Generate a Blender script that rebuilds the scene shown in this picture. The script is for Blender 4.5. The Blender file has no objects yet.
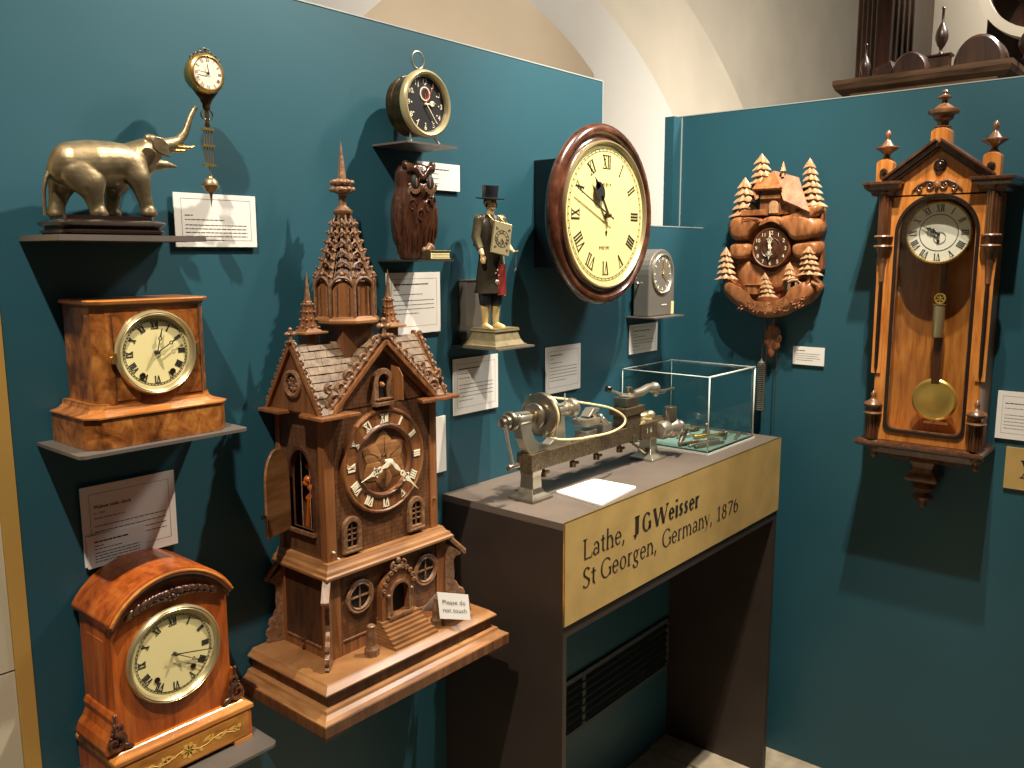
import bpy, math, random
from math import sin, cos, pi, radians, sqrt, atan2
from mathutils import Vector, Matrix
random.seed(7)
SC = bpy.context.scene
COL = SC.collection

# ---------------------------------------------------------------- camera
F = 853.675; PT = 0.1506306; RL = -0.00266028; YW_ = 0.7026639
CAM = Vector((0, 0, 1.5))
fw = Vector((cos(YW_) * cos(PT), sin(YW_) * cos(PT), -sin(PT)))
r0 = Vector((sin(YW_), -cos(YW_), 0)); u0 = r0.cross(fw)
rt = cos(RL) * r0 + sin(RL) * u0; up = -sin(RL) * r0 + cos(RL) * u0
cd = bpy.data.cameras.new('camera'); cam = bpy.data.objects.new('camera', cd); COL.objects.link(cam)
cd.sensor_width = 36; cd.lens = 36 * F / 1024; cd.clip_start = 0.02
m = Matrix((rt, up, -fw)).transposed().to_4x4(); m.translation = CAM; cam.matrix_world = m
SC.camera = cam

YW = 1.2442; XW = 2.358          # planes of the two partition walls
def ray(x, y): return (fw * F + rt * (x - 512) - up * (y - 384)) / F
# measuring helpers: point of a wall-parallel plane at depth d (metres in front of the wall) seen in the photo
def w1(x, y, d=0.0):
    r = ray(x, y); t = (YW - d) / r.y; p = CAM + r * t; return p.x, p.z
def w2(x, y, d=0.0):
    r = ray(x, y); t = (XW - d) / r.x; p = CAM + r * t; return -p.y, p.z
F1 = Matrix.Translation((0, YW, 0))
F2 = Matrix.Translation((XW, 0, 0)) @ Matrix.Rotation(-pi / 2, 4, 'Z')
F0 = Matrix.Identity(4)

# ---------------------------------------------------------------- mesh builder
class MB:
    def __init__(s): s.v = []; s.f = []; s.s = []; s.M = Matrix.Identity(4); s.st = []
    def push(s, M): s.st.append(s.M); s.M = s.M @ M; return s
    def pop(s): s.M = s.st.pop(); return s
    def add(s, vs, fs, sm=False):
        n = len(s.v)
        s.v += [tuple(s.M @ Vector(p)) for p in vs]
        for f in fs: s.f.append([n + i for i in f]); s.s.append(sm)
        return s
    def box(s, x0, x1, y0, y1, z0, z1):
        v = [(x, y, z) for z in (z0, z1) for y in (y0, y1) for x in (x0, x1)]
        return s.add(v, [(0, 2, 3, 1), (4, 5, 7, 6), (0, 1, 5, 4), (2, 6, 7, 3), (0, 4, 6, 2), (1, 3, 7, 5)])
    def cbox(s, c, h, R=None):
        M = Matrix.Translation(c)
        if R is not None: M = M @ R
        s.push(M); s.box(-h[0], h[0], -h[1], h[1], -h[2], h[2]); return s.pop()
    def loft(s, loops, sm=False, caps=True, closed=True):
        n = len(loops[0]); vs = [p for l in loops for p in l]; fs = []
        for k in range(len(loops) - 1):
            for i in range(n if closed else n - 1):
                j = (i + 1) % n; fs.append((k * n + i, k * n + j, (k + 1) * n + j, (k + 1) * n + i))
        if caps: fs.append(tuple(range(n))[::-1]); fs.append(tuple((len(loops) - 1) * n + i for i in range(n)))
        return s.add(vs, fs, sm)
    def lathe(s, prof, n=24, c=(0, 0, 0), ax='z', sm=True, rot=0.0, caps=True, sx=1, sy=1):
        loops = []; caps = caps and len(prof) > 2
        for r, h in prof:
            r = max(r, 1e-5); l = []
            for i in range(n):
                a = 2 * pi * i / n + rot; p = (r * cos(a) * sx, r * sin(a) * sy, h)
                if ax == 'y': p = (p[0], -h, p[1])      # h grows towards the room (-y)
                if ax == 'x': p = (h, p[0], p[1])
                l.append((p[0] + c[0], p[1] + c[1], p[2] + c[2]))
            loops.append(l)
        return s.loft(loops, sm, caps)
    def tube(s, pts, r, n=8, closed=False, caps=True, sm=True, flat=1.0):
        P = [Vector(p) for p in pts]; k = len(P)
        R = [r] * k if isinstance(r, (int, float)) else list(r)
        loops = []; up_ = None
        for i in range(k):
            a = P[i - 1] if (i > 0 or closed) else P[i]; b = P[(i + 1) % k] if (i < k - 1 or closed) else P[i]
            t = (b - a)
            if t.length < 1e-9: t = Vector((0, 0, 1))
            t.normalize()
            if up_ is None:
                up_ = Vector((0, 0, 1)) if abs(t.z) < .9 else Vector((0, 1, 0))
            x = t.cross(up_)
            if x.length < 1e-6: x = t.orthogonal()
            x.normalize(); y = x.cross(t).normalized(); up_ = y
            loops.append([tuple(P[i] + (x * cos(2 * pi * j / n) + y * sin(2 * pi * j / n) * flat) * R[i]) for j in range(n)])
        if closed: loops.append(loops[0])
        return s.loft(loops, sm, caps and not closed)
    def ball(s, c, r, n=12, m_=8, R=None):
        if isinstance(r, (int, float)): r = (r, r, r)
        M = Matrix.Translation(c)
        if R is not None: M = M @ R
        s.push(M @ Matrix.Diagonal((*r, 1)))
        s.lathe([(sin(pi * k / m_), -cos(pi * k / m_)) for k in range(m_ + 1)], n)
        return s.pop()
    def prism(s, poly, y0, y1, sm=False):           # polygon in x,z extruded along y
        return s.loft([[(x, y0, z) for x, z in poly], [(x, y1, z) for x, z in poly]], sm)
    def hprism(s, poly, z0, z1):                     # polygon in x,y extruded along z
        return s.loft([[(x, y, z0) for x, y in poly], [(x, y, z1) for x, y in poly]])
    def frame(s, outer, inner, y0, y1, sm=False):    # ring between two x,z loops of equal count
        n = len(outer)
        v = [(x, y0, z) for x, z in outer] + [(x, y0, z) for x, z in inner] + [(x, y1, z) for x, z in outer] + [(x, y1, z) for x, z in inner]
        f = []
        for i in range(n):
            j = (i + 1) % n
            f += [(i, j, n + j, n + i), (2 * n + i, 3 * n + i, 3 * n + j, 2 * n + j), (i, 2 * n + i, 2 * n + j, j), (n + i, n + j, 3 * n + j, 3 * n + i)]
        return s.add(v, f, sm)
    def levels(s, lv, x0, x1, y0, y1, back=False, cham=0.0):   # mouldings: (z, inset) rings of a rectangle against the wall y1
        loops = []
        for z, i in lv:
            a, b, c, d = x0 + i, x1 - i, y0 + i, (y1 - i if back else y1)
            if cham: loops.append([(a, c + cham, z), (a + cham, c, z), (b - cham, c, z), (b, c + cham, z), (b, d, z), (a, d, z)])
            else: loops.append([(a, c, z), (b, c, z), (b, d, z), (a, d, z)])
        return s.loft(loops)

def circ(cx, cz, r, n=32, rz=None, a0=0.0):
    rz = r if rz is None else rz
    return [(cx + r * cos(a0 + 2 * pi * i / n), cz + rz * sin(a0 + 2 * pi * i / n)) for i in range(n)]
def archloop(x0, x1, z0, z1, n=12, flat=None):       # rectangle with semicircular (or elliptical) top
    r = (x1 - x0) / 2; h = r if flat is None else flat
    return [(x0, z0), (x1, z0)] + [(x0 + r + r * cos(pi * i / n), z1 - h + h * sin(pi * i / n)) for i in range(n + 1)]

class T: pass
def props(o, label=None, cat=None, group=None, kind=None):
    if label: o['label'] = label
    if cat: o['category'] = cat
    if group: o['group'] = group
    if kind: o['kind'] = kind
    return o
def thing(name, frame, org, label, cat, group=None):
    o = bpy.data.objects.new(name, None); COL.objects.link(o); o.empty_display_size = .02
    o.matrix_world = frame @ Matrix.Translation(org); props(o, label, cat, group)
    t = T(); t.o = o; t.org = Vector(org); t.frame = frame; return t
def mesh(name, mb, mat, org=(0, 0, 0), bevel=0, remesh=0, smooth=0, autosm=False):
    import bmesh
    me = bpy.data.meshes.new(name); ox, oy, oz = org
    me.from_pydata([(a - ox, b - oy, c - oz) for a, b, c in mb.v], [], mb.f)
    bm = bmesh.new(); bm.from_mesh(me); bmesh.ops.recalc_face_normals(bm, faces=bm.faces)
    sm = mb.s
    bm.faces.ensure_lookup_table()
    for i, f in enumerate(bm.faces): f.smooth = sm[i]
    for e in bm.edges:
        if len(e.link_faces) == 2 and e.calc_face_angle(0) > .7: e.smooth = False
    bm.to_mesh(me); bm.free(); me.materials.append(mat)
    o = bpy.data.objects.new(name, me); COL.objects.link(o)
    if remesh:
        md = o.modifiers.new('r', 'REMESH'); md.mode = 'VOXEL'; md.voxel_size = remesh; md.use_smooth_shade = True
        if smooth: sd = o.modifiers.new('s', 'SMOOTH'); sd.iterations = smooth; sd.factor = .5
    if bevel:
        md = o.modifiers.new('b', 'BEVEL'); md.width = bevel; md.segments = 2; md.limit_method = 'ANGLE'; md.angle_limit = radians(38)
    return o
def part(name, mb, mat, t, parent=None, **k):
    lab = k.pop('label', None); kind = k.pop('kind', None)
    o = mesh(name, mb, mat, t.org, **k)
    o.parent = parent if parent is not None else t.o
    return props(o, lab, None, None, kind)
def struct(name, mb, mat, **k):
    o = mesh(name, mb, mat, **k); o['kind'] = 'structure'; return o
def solo(name, mb, mat, frame, org, label, cat, group=None, **k):   # a thing made of one mesh
    o = mesh(name, mb, mat, org, **k); o.matrix_world = frame @ Matrix.Translation(org)
    return props(o, label, cat, group)

# ---------------------------------------------------------------- materials
def sr(r, g, b):
    f = lambda c: ((c / 255) / 12.92 if c / 255 <= .04045 else (((c / 255) + .055) / 1.055) ** 2.4)
    return (f(r), f(g), f(b), 1)
def mat(name, col, rough=.5, metal=0., bump=0., bscale=200, var=0., vscale=8, spec=.5, coat=0.):
    m_ = bpy.data.materials.new(name); m_.use_nodes = True; nt = m_.node_tree; b = nt.nodes['Principled BSDF']
    b.inputs['Base Color'].default_value = col; b.inputs['Roughness'].default_value = rough; b.inputs['Metallic'].default_value = metal
    b.inputs['Specular IOR Level'].default_value = spec
    b.inputs['Coat Weight'].default_value = coat; b.inputs['Coat Roughness'].default_value = .15
    tc = nt.nodes.new('ShaderNodeTexCoord')
    if var:
        n = nt.nodes.new('ShaderNodeTexNoise'); n.inputs['Scale'].default_value = vscale; n.inputs['Detail'].default_value = 6
        nt.links.new(tc.outputs['Object'], n.inputs['Vector'])
        r = nt.nodes.new('ShaderNodeValToRGB'); r.color_ramp.elements[0].position = .3; r.color_ramp.elements[1].position = .7
        r.color_ramp.elements[0].color = tuple(c * (1 - var) for c in col[:3]) + (1,); r.color_ramp.elements[1].color = tuple(min(1, c * (1 + var * .6)) for c in col[:3]) + (1,)
        nt.links.new(n.outputs['Fac'], r.inputs['Fac']); nt.links.new(r.outputs['Color'], b.inputs['Base Color'])
    if bump:
        n = nt.nodes.new('ShaderNodeTexNoise'); n.inputs['Scale'].default_value = bscale; n.inputs['Detail'].default_value = 4
        nt.links.new(tc.outputs['Object'], n.inputs['Vector'])
        bp = nt.nodes.new('ShaderNodeBump'); bp.inputs['Strength'].default_value = bump; bp.inputs['Distance'].default_value = .002
        nt.links.new(n.outputs['Fac'], bp.inputs['Height']); nt.links.new(bp.outputs['Normal'], b.inputs['Normal'])
    return m_
def wood(name, dark, mid, light, stretch=(1, 1, .08), scale=90, rough=.38, coat=.25, burl=0., brick=None, bump=.15, specks=None):
    m_ = bpy.data.materials.new(name); m_.use_nodes = True; nt = m_.node_tree; L = nt.links.new; N = nt.nodes.new
    b = nt.nodes['Principled BSDF']; b.inputs['Roughness'].default_value = rough
    b.inputs['Coat Weight'].default_value = coat; b.inputs['Coat Roughness'].default_value = .2
    tc = N('ShaderNodeTexCoord'); mp = N('ShaderNodeMapping'); mp.inputs['Scale'].default_value = stretch; L(tc.outputs['Object'], mp.inputs['Vector'])
    n = N('ShaderNodeTexNoise'); n.inputs['Scale'].default_value = scale; n.inputs['Detail'].default_value = 8; n.inputs['Roughness'].default_value = .62
    n.inputs['Distortion'].default_value = .4 + burl * 2.2
    L(mp.outputs['Vector'], n.inputs['Vector'])
    r = N('ShaderNodeValToRGB'); e = r.color_ramp.elements; e[0].position = .28; e[0].color = dark; e[1].position = .74; e[1].color = light
    x = e.new(.5); x.color = mid; L(n.outputs['Fac'], r.inputs['Fac'])
    colr = r.outputs['Color']; hgt = n.outputs['Fac']
    n2 = N('ShaderNodeTexNoise'); n2.inputs['Scale'].default_value = 9 if not burl else 22; n2.inputs['Detail'].default_value = 3; L(tc.outputs['Object'], n2.inputs['Vector'])
    mx = N('ShaderNodeMix'); mx.data_type = 'RGBA'; mx.blend_type = 'MULTIPLY'; mx.inputs[0].default_value = .55 if not burl else .8
    r2 = N('ShaderNodeValToRGB'); r2.color_ramp.elements[0].position = .35; r2.color_ramp.elements[0].color = (.45, .4, .36, 1) if not burl else (.3, .22, .16, 1); r2.color_ramp.elements[1].position = .65; r2.color_ramp.elements[1].color = (1, 1, 1, 1)
    L(n2.outputs['Fac'], r2.inputs['Fac']); L(colr, mx.inputs[6]); L(r2.outputs['Color'], mx.inputs[7]); colr = mx.outputs[2]
    if brick:
        mp2 = N('ShaderNodeMapping'); mp2.inputs['Rotation'].default_value = brick[0]; L(tc.outputs['Object'], mp2.inputs['Vector'])
        bk = N('ShaderNodeTexBrick'); bk.inputs['Scale'].default_value = 1; bk.inputs['Brick Width'].default_value = brick[1]; bk.inputs['Row Height'].default_value = brick[2]
        bk.inputs['Mortar Size'].default_value = brick[3]; bk.inputs['Color1'].default_value = (1, 1, 1, 1); bk.inputs['Color2'].default_value = (.82, .8, .78, 1); bk.inputs['Mortar'].default_value = (.35, .3, .28, 1)
        L(mp2.outputs['Vector'], bk.inputs['Vector'])
        mx2 = N('ShaderNodeMix'); mx2.data_type = 'RGBA'; mx2.blend_type = 'MULTIPLY'; mx2.inputs[0].default_value = .75
        L(colr, mx2.inputs[6]); L(bk.outputs['Color'], mx2.inputs[7]); colr = mx2.outputs[2]
    L(colr, b.inputs['Base Color'])
    bp = N('ShaderNodeBump'); bp.inputs['Strength'].default_value = bump; bp.inputs['Distance'].default_value = .001
    L(hgt, bp.inputs['Height']); L(bp.outputs['Normal'], b.inputs['Normal'])
    return m_
def glass(name, tint=(1, 1, 1, 1), ior=1.45, rough=.02, base=.0):
    m_ = bpy.data.materials.new(name); m_.use_nodes = True; nt = m_.node_tree; nt.nodes.clear(); N = nt.nodes.new; L = nt.links.new
    out = N('ShaderNodeOutputMaterial'); tr = N('ShaderNodeBsdfTransparent'); tr.inputs[0].default_value = tint
    gl = N('ShaderNodeBsdfGlossy'); gl.inputs['Roughness'].default_value = rough
    fr = N('ShaderNodeLayerWeight'); fr.inputs[0].default_value = .5; pw = N('ShaderNodeMath'); pw.operation = 'POWER'; pw.inputs[1].default_value = 4
    ma = N('ShaderNodeMath'); ma.operation = 'MULTIPLY_ADD'; ma.inputs[1].default_value = .6; ma.inputs[2].default_value = .03; mx = N('ShaderNodeMixShader')
    L(fr.outputs['Facing'], pw.inputs[0]); L(pw.outputs[0], ma.inputs[0]); L(ma.outputs[0], mx.inputs[0]); L(tr.outputs[0], mx.inputs[1]); L(gl.outputs[0], mx.inputs[2]); L(mx.outputs[0], out.inputs[0])
    return m_

M = {}
M['teal'] = mat('teal_paint', sr(33, 80, 93), .5, var=.10, vscale=3, bump=.04, bscale=300)
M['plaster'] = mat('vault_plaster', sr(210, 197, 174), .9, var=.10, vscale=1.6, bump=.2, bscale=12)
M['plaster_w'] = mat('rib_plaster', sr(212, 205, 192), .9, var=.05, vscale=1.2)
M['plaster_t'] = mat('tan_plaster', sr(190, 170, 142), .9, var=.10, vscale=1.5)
M['edge'] = mat('panel_edge', sr(150, 160, 158), .6)
M['brass'] = mat('brushed_brass', sr(206, 172, 106), .5, .3, var=.14, vscale=14, bump=.05, bscale=400)
M['brass_trim'] = mat('brass_trim', sr(214, 172, 92), .5, .45)
M['plinth_top'] = mat('sheen_lightened_top', sr(112, 100, 90), .5, .15, var=.2, vscale=7)  # plinth material in a lighter colour, painting in the sheen of its top
M['plinth'] = mat('dark_brown_steel', sr(62, 52, 46), .5, .25, var=.16, vscale=9, bump=.05)
M['shelf'] = mat('shelf_steel', sr(112, 104, 96), .45, .35, var=.08, vscale=20)
M['shelf_dark'] = mat('shelf_dark_steel', sr(62, 56, 52), .5, .3)
M['card'] = mat('card_stock', sr(232, 228, 220), .7)
M['ink'] = mat('card_ink', sr(96, 88, 84), .8)
M['inkb'] = mat('card_bold_ink', sr(38, 34, 34), .8)
M['groove'] = mat('engraved_black', sr(38, 30, 22), .6)
M['burl'] = wood('burl_walnut', sr(70, 36, 14), sr(160, 96, 42), sr(206, 142, 72), (1, 1, .8), 34, .3, .35, burl=.5)
M['burl_top'] = wood('walnut_moulding', sr(120, 66, 26), sr(190, 120, 58), sr(216, 154, 88), (.1, 1, 1), 90, .3, .4)
M['honey'] = wood('honey_mahogany', sr(120, 52, 16), sr(186, 92, 30), sr(212, 124, 50), (1, 1, .12), 60, .3, .45)
M['honey_h'] = wood('honey_moulding', sr(140, 76, 26), sr(208, 134, 58), sr(232, 170, 92), (.08, 1, 1), 80, .3, .45)
M['inlay_field'] = wood('inlaid_panel_field', sr(136, 82, 26), sr(190, 124, 44), sr(210, 150, 66), (.3, 1, 1), 60, .35, .4)
M['inlay'] = mat('pale_inlay', sr(226, 176, 84), .4)
M['dark_carve'] = wood('dark_carving', sr(46, 26, 16), sr(82, 48, 30), sr(116, 74, 50), (1, 1, .5), 90, .35, .5)
M['tower'] = wood('tower_walnut', sr(74, 44, 24), sr(118, 74, 42), sr(144, 98, 60), (1, 1, .1), 90, .45, .2)
M['tower_brick'] = wood('tower_brick_walnut', sr(76, 46, 26), sr(112, 71, 41), sr(132, 89, 54), (1, 1, .3), 90, .5, .15, brick=((pi / 2, 0, 0), .016, .008, .0006))
M['tower_brick_s'] = wood('tower_brick_side', sr(72, 44, 26), sr(104, 68, 42), sr(124, 84, 54), (1, 1, .3), 90, .5, .15, brick=((pi / 2, 0, pi / 2), .016, .008, .0006))
M['tower_l'] = wood('tower_light_moulding', sr(112, 72, 40), sr(158, 110, 66), sr(186, 138, 88), (.08, .08, 1), 90, .42, .25)
M['tower_p'] = wood('tower_pilaster', sr(96, 58, 30), sr(142, 90, 50), sr(166, 112, 66), (1, 1, .06), 90, .42, .25)
M['tower_d'] = wood('tower_recess', sr(58, 32, 20), sr(88, 52, 32), sr(104, 64, 40), (.1, .1, 1), 90, .5, .1)
M['tower_c'] = wood('tower_carving', sr(92, 62, 42), sr(136, 98, 68), sr(172, 136, 104), (1, 1, 1), 120, .45, .2)
M['shingle'] = wood('weathered_shingle', sr(84, 66, 48), sr(122, 100, 76), sr(152, 130, 102), (1, 1, 1), 60, .6, .1)
M['black'] = mat('black_interior', sr(16, 14, 13), .6)
M['ebony'] = mat('ebonised_wood', sr(34, 22, 18), .25, coat=.5)
M['bronze'] = mat('antique_bronze', sr(150, 133, 102), .42, .85, var=.45, vscale=30, bump=.5, bscale=70)
M['bronze_d'] = mat('dark_bronze', sr(96, 76, 52), .35, .85, var=.3, vscale=90)
M['gilt_p'] = mat('pale_gilt', sr(206, 190, 146), .3, .7)
M['cream_metal'] = mat('cream_enamel_rim', sr(186, 172, 128), .3, .3)
M['stonegilt'] = mat('greyed_gold_paint', sr(126, 114, 84), .45, .2, var=.3, vscale=60)
M['gilt'] = mat('gilt_brass', sr(206, 166, 92), .3, .9)
M['gilt_b'] = mat('bright_gilt', sr(232, 196, 104), .25, .9)
M['pend'] = mat('polished_brass', sr(220, 188, 100), .28, .65, var=.2, vscale=18)
M['blackmetal'] = mat('black_lacquer', sr(26, 23, 24), .22, 0, coat=.6)
M['dial_w'] = mat('dial_white', sr(228, 220, 200), .4)
M['dial_w2'] = mat('enamel_white', sr(246, 241, 226), .3)
M['dial_c'] = mat('dial_cream', sr(236, 222, 160), .45)
M['dial_y'] = mat('dial_ivory', sr(240, 226, 152), .4)
M['dial_k'] = mat('dial_black', sr(32, 30, 32), .5)
M['numk'] = mat('numeral_black', sr(34, 30, 28), .6)
M['white'] = mat('bone_white', sr(250, 240, 208), .5)
M['red'] = mat('hand_red', sr(200, 84, 62), .5)
M['steel'] = mat('worn_steel', sr(158, 150, 134), .30, .9, var=.25, vscale=30, bump=.1, bscale=200)
M['steel_l'] = mat('bright_steel', sr(202, 194, 176), .28, .8, var=.12, vscale=30)
M['steel_d'] = mat('pitted_cast_iron', sr(122, 106, 82), .40, .7, var=.5, vscale=220, bump=.4, bscale=300)
M['cord'] = mat('leather_belt', sr(226, 208, 158), .6)
M['owl'] = wood('carved_dark_oak', sr(42, 24, 16), sr(76, 44, 28), sr(112, 70, 46), (1, 1, .25), 120, .22, .7, bump=.3)
M['oakrim'] = wood('mahogany_rim', sr(52, 28, 18), sr(86, 48, 32), sr(118, 74, 52), (.5, .5, .5), 50, .2, .8)
M['cuckoo'] = wood('carved_linden', sr(104, 56, 30), sr(170, 108, 62), sr(204, 144, 94), (1, 1, .4), 60, .45, .15, bump=.2)
M['cuckoo_l'] = wood('carved_linden_pale', sr(170, 122, 80), sr(208, 162, 116), sr(226, 186, 142), (1, 1, 1), 90, .5, .1)
M['cuckoo_d'] = wood('carved_linden_dark', sr(96, 50, 26), sr(140, 84, 48), sr(166, 106, 64), (1, 1, .4), 60, .5, .1, bump=.2)
M['vienna'] = wood('vienna_walnut', sr(150, 84, 30), sr(200, 126, 56), sr(222, 156, 82), (1, 1, .1), 80, .28, .4)
M['vienna_d'] = wood('vienna_dark', sr(50, 28, 18), sr(84, 50, 30), sr(110, 70, 44), (1, 1, .1), 80, .25, .5)
M['vienna_m'] = wood('vienna_turning', sr(70, 44, 28), sr(118, 80, 52), sr(156, 114, 78), (1, 1, .3), 60, .34, .3)
M['glass'] = glass('pane_glass', (.96, .97, .96, 1), 1.4)
M['acrylic'] = glass('clear_acrylic', (.97, .985, .98, 1), 1.35)
M['acryl_glint'] = mat('painted_edge_glint', sr(226, 232, 222), .25)  # pale colour standing in for light caught along the acrylic edges
M['cloth'] = mat('turquoise_cloth', sr(118, 152, 140), .9)
M['floor'] = mat('stone_floor', sr(176, 162, 138), .8, var=.2, vscale=24, bump=.2, bscale=80)
M['stone'] = mat('beige_stone', sr(196, 184, 158), .6, var=.06, vscale=5)
M['dkwood'] = wood('old_dark_wood', sr(30, 16, 9), sr(56, 32, 18), sr(80, 48, 28), (1, 1, .1), 50, .4, .3)
M['old'] = wood('old_case_wood', sr(52, 36, 26), sr(92, 68, 48), sr(120, 92, 68), (1, .1, 1), 60, .35, .3)
M['coat'] = mat('painted_coat', sr(54, 48, 36), .35, .3, var=.25, vscale=60)
M['coat_s'] = mat('painted_jacket', sr(104, 94, 70), .35, .4, var=.3, vscale=60)
M['skin'] = mat('painted_face', sr(216, 184, 140), .45)
M['stock'] = mat('yellow_stockings', sr(188, 162, 104), .5)
M['navy'] = mat('dark_breeches', sr(26, 28, 36), .4)
M['redcloth'] = mat('red_lining', sr(120, 36, 28), .5)
M['vent'] = mat('vent_metal', sr(64, 76, 76), .6)
M['grey_plastic'] = mat('grey_metal_clock', sr(136, 132, 124), .4, .5)
M['grey_dial'] = mat('grey_dial_face', sr(112, 108, 100), .5)
M['lead'] = mat('grey_iron', sr(128, 120, 110), .4, .6)

# ---------------------------------------------------------------- lettering
def numeral(mb, txt, c, ang, rad, h, y, th=.0006, wt=.16, wsc=1.0):
    """Roman numeral, feet towards the dial centre; ang clockwise from twelve"""
    wd = {'I': .30, 'V': .78, 'X': .78}; adv = sum(wd[k] for k in txt) * h * wsc; x = -adv / 2
    Mx = Matrix.Translation((c[0], y, c[1])) @ Matrix.Rotation(ang, 4, 'Y') @ Matrix.Translation((0, 0, rad))
    mb.push(Mx); b = h / 2; t = wt * h; n = t * .35
    def q(xa, xb, w):
        mb.prism([(xa - w / 2, -b), (xa + w / 2, -b), (xb + w / 2, b), (xb - w / 2, b)], 0, -th)
    for k in txt:
        w = wd[k] * h * wsc; m0 = x + w / 2
        if k == 'I': q(m0, m0, t); s0, s1 = m0 - w * .42, m0 + w * .42
        if k == 'V': q(m0, m0 - w * .34, t); q(m0, m0 + w * .34, n); s0, s1 = m0 - w * .5, m0 + w * .5
        if k == 'X': q(m0 + w * .32, m0 - w * .32, t); q(m0 - w * .32, m0 + w * .32, n); s0, s1 = m0 - w * .48, m0 + w * .48
        mb.prism([(s0, b - n), (s1, b - n), (s1, b), (s0, b)], 0, -th)
        if k != 'V': mb.prism([(s0, -b), (s1, -b), (s1, -b + n), (s0, -b + n)], 0, -th)
        x += w
    mb.pop()
ROM = ['XII', 'I', 'II', 'III', 'IIII', 'V', 'VI', 'VII', 'VIII', 'IX', 'X', 'XI']
def romans(mb, c, rad, h, y, **k):
    for i, t in enumerate(ROM): numeral(mb, t, c, i * pi / 6, rad, h, y, **k)
def ticks(mb, c, r1, r2, y, n=60, w=.0004, th=.0004):
    for i in range(n):
        mb.push(Matrix.Translation((c[0], y, c[1])) @ Matrix.Rotation(i * 2 * pi / n, 4, 'Y')); mb.box(-w, w, -th, 0, r1, r2); mb.pop()
def ring(mb, c, r, w, y, th=.0004, n=48):
    mb.frame(circ(c[0], c[1], r + w / 2, n), circ(c[0], c[1], r - w / 2, n), y, y - th)
_tc = {}
def glyphs(txt):
    if txt not in _tc:
        cu = bpy.data.curves.new('t', 'FONT'); cu.body = txt; cu.resolution_u = 3
        o = bpy.data.objects.new('t', cu); COL.objects.link(o)
        dg = bpy.context.evaluated_depsgraph_get(); me = bpy.data.meshes.new_from_object(o.evaluated_get(dg))
        _tc[txt] = ([tuple(v.co) for v in me.vertices], [tuple(p.vertices) for p in me.polygons])
        bpy.data.objects.remove(o); bpy.data.curves.remove(cu); bpy.data.meshes.remove(me)
    return _tc[txt]
def text(mb, txt, x, z, h, y, align='l', wmax=None):
    v, f = glyphs(txt)
    if not v: return
    w0 = min(p[0] for p in v); w1_ = max(p[0] for p in v); s = h / .72; sx = s
    if wmax: sx = wmax / (w1_ - w0)
    off = {'l': w0, 'c': (w0 + w1_) / 2, 'r': w1_}[align]
    mb.add([(x + (p[0] - off) * sx, y, z + p[1] * s) for p in v], f)
def polar_text(mb, txt, c, ang, rad, h, y):
    v, f = glyphs(txt); cx_ = (min(p[0] for p in v) + max(p[0] for p in v)) / 2; s = h / .72
    a, b = c[0] + rad * sin(ang), c[1] + rad * cos(ang)
    mb.add([(a + (p[0] - cx_) * s, y, b + (p[1] - .36) * s) for p in v], f)
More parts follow.
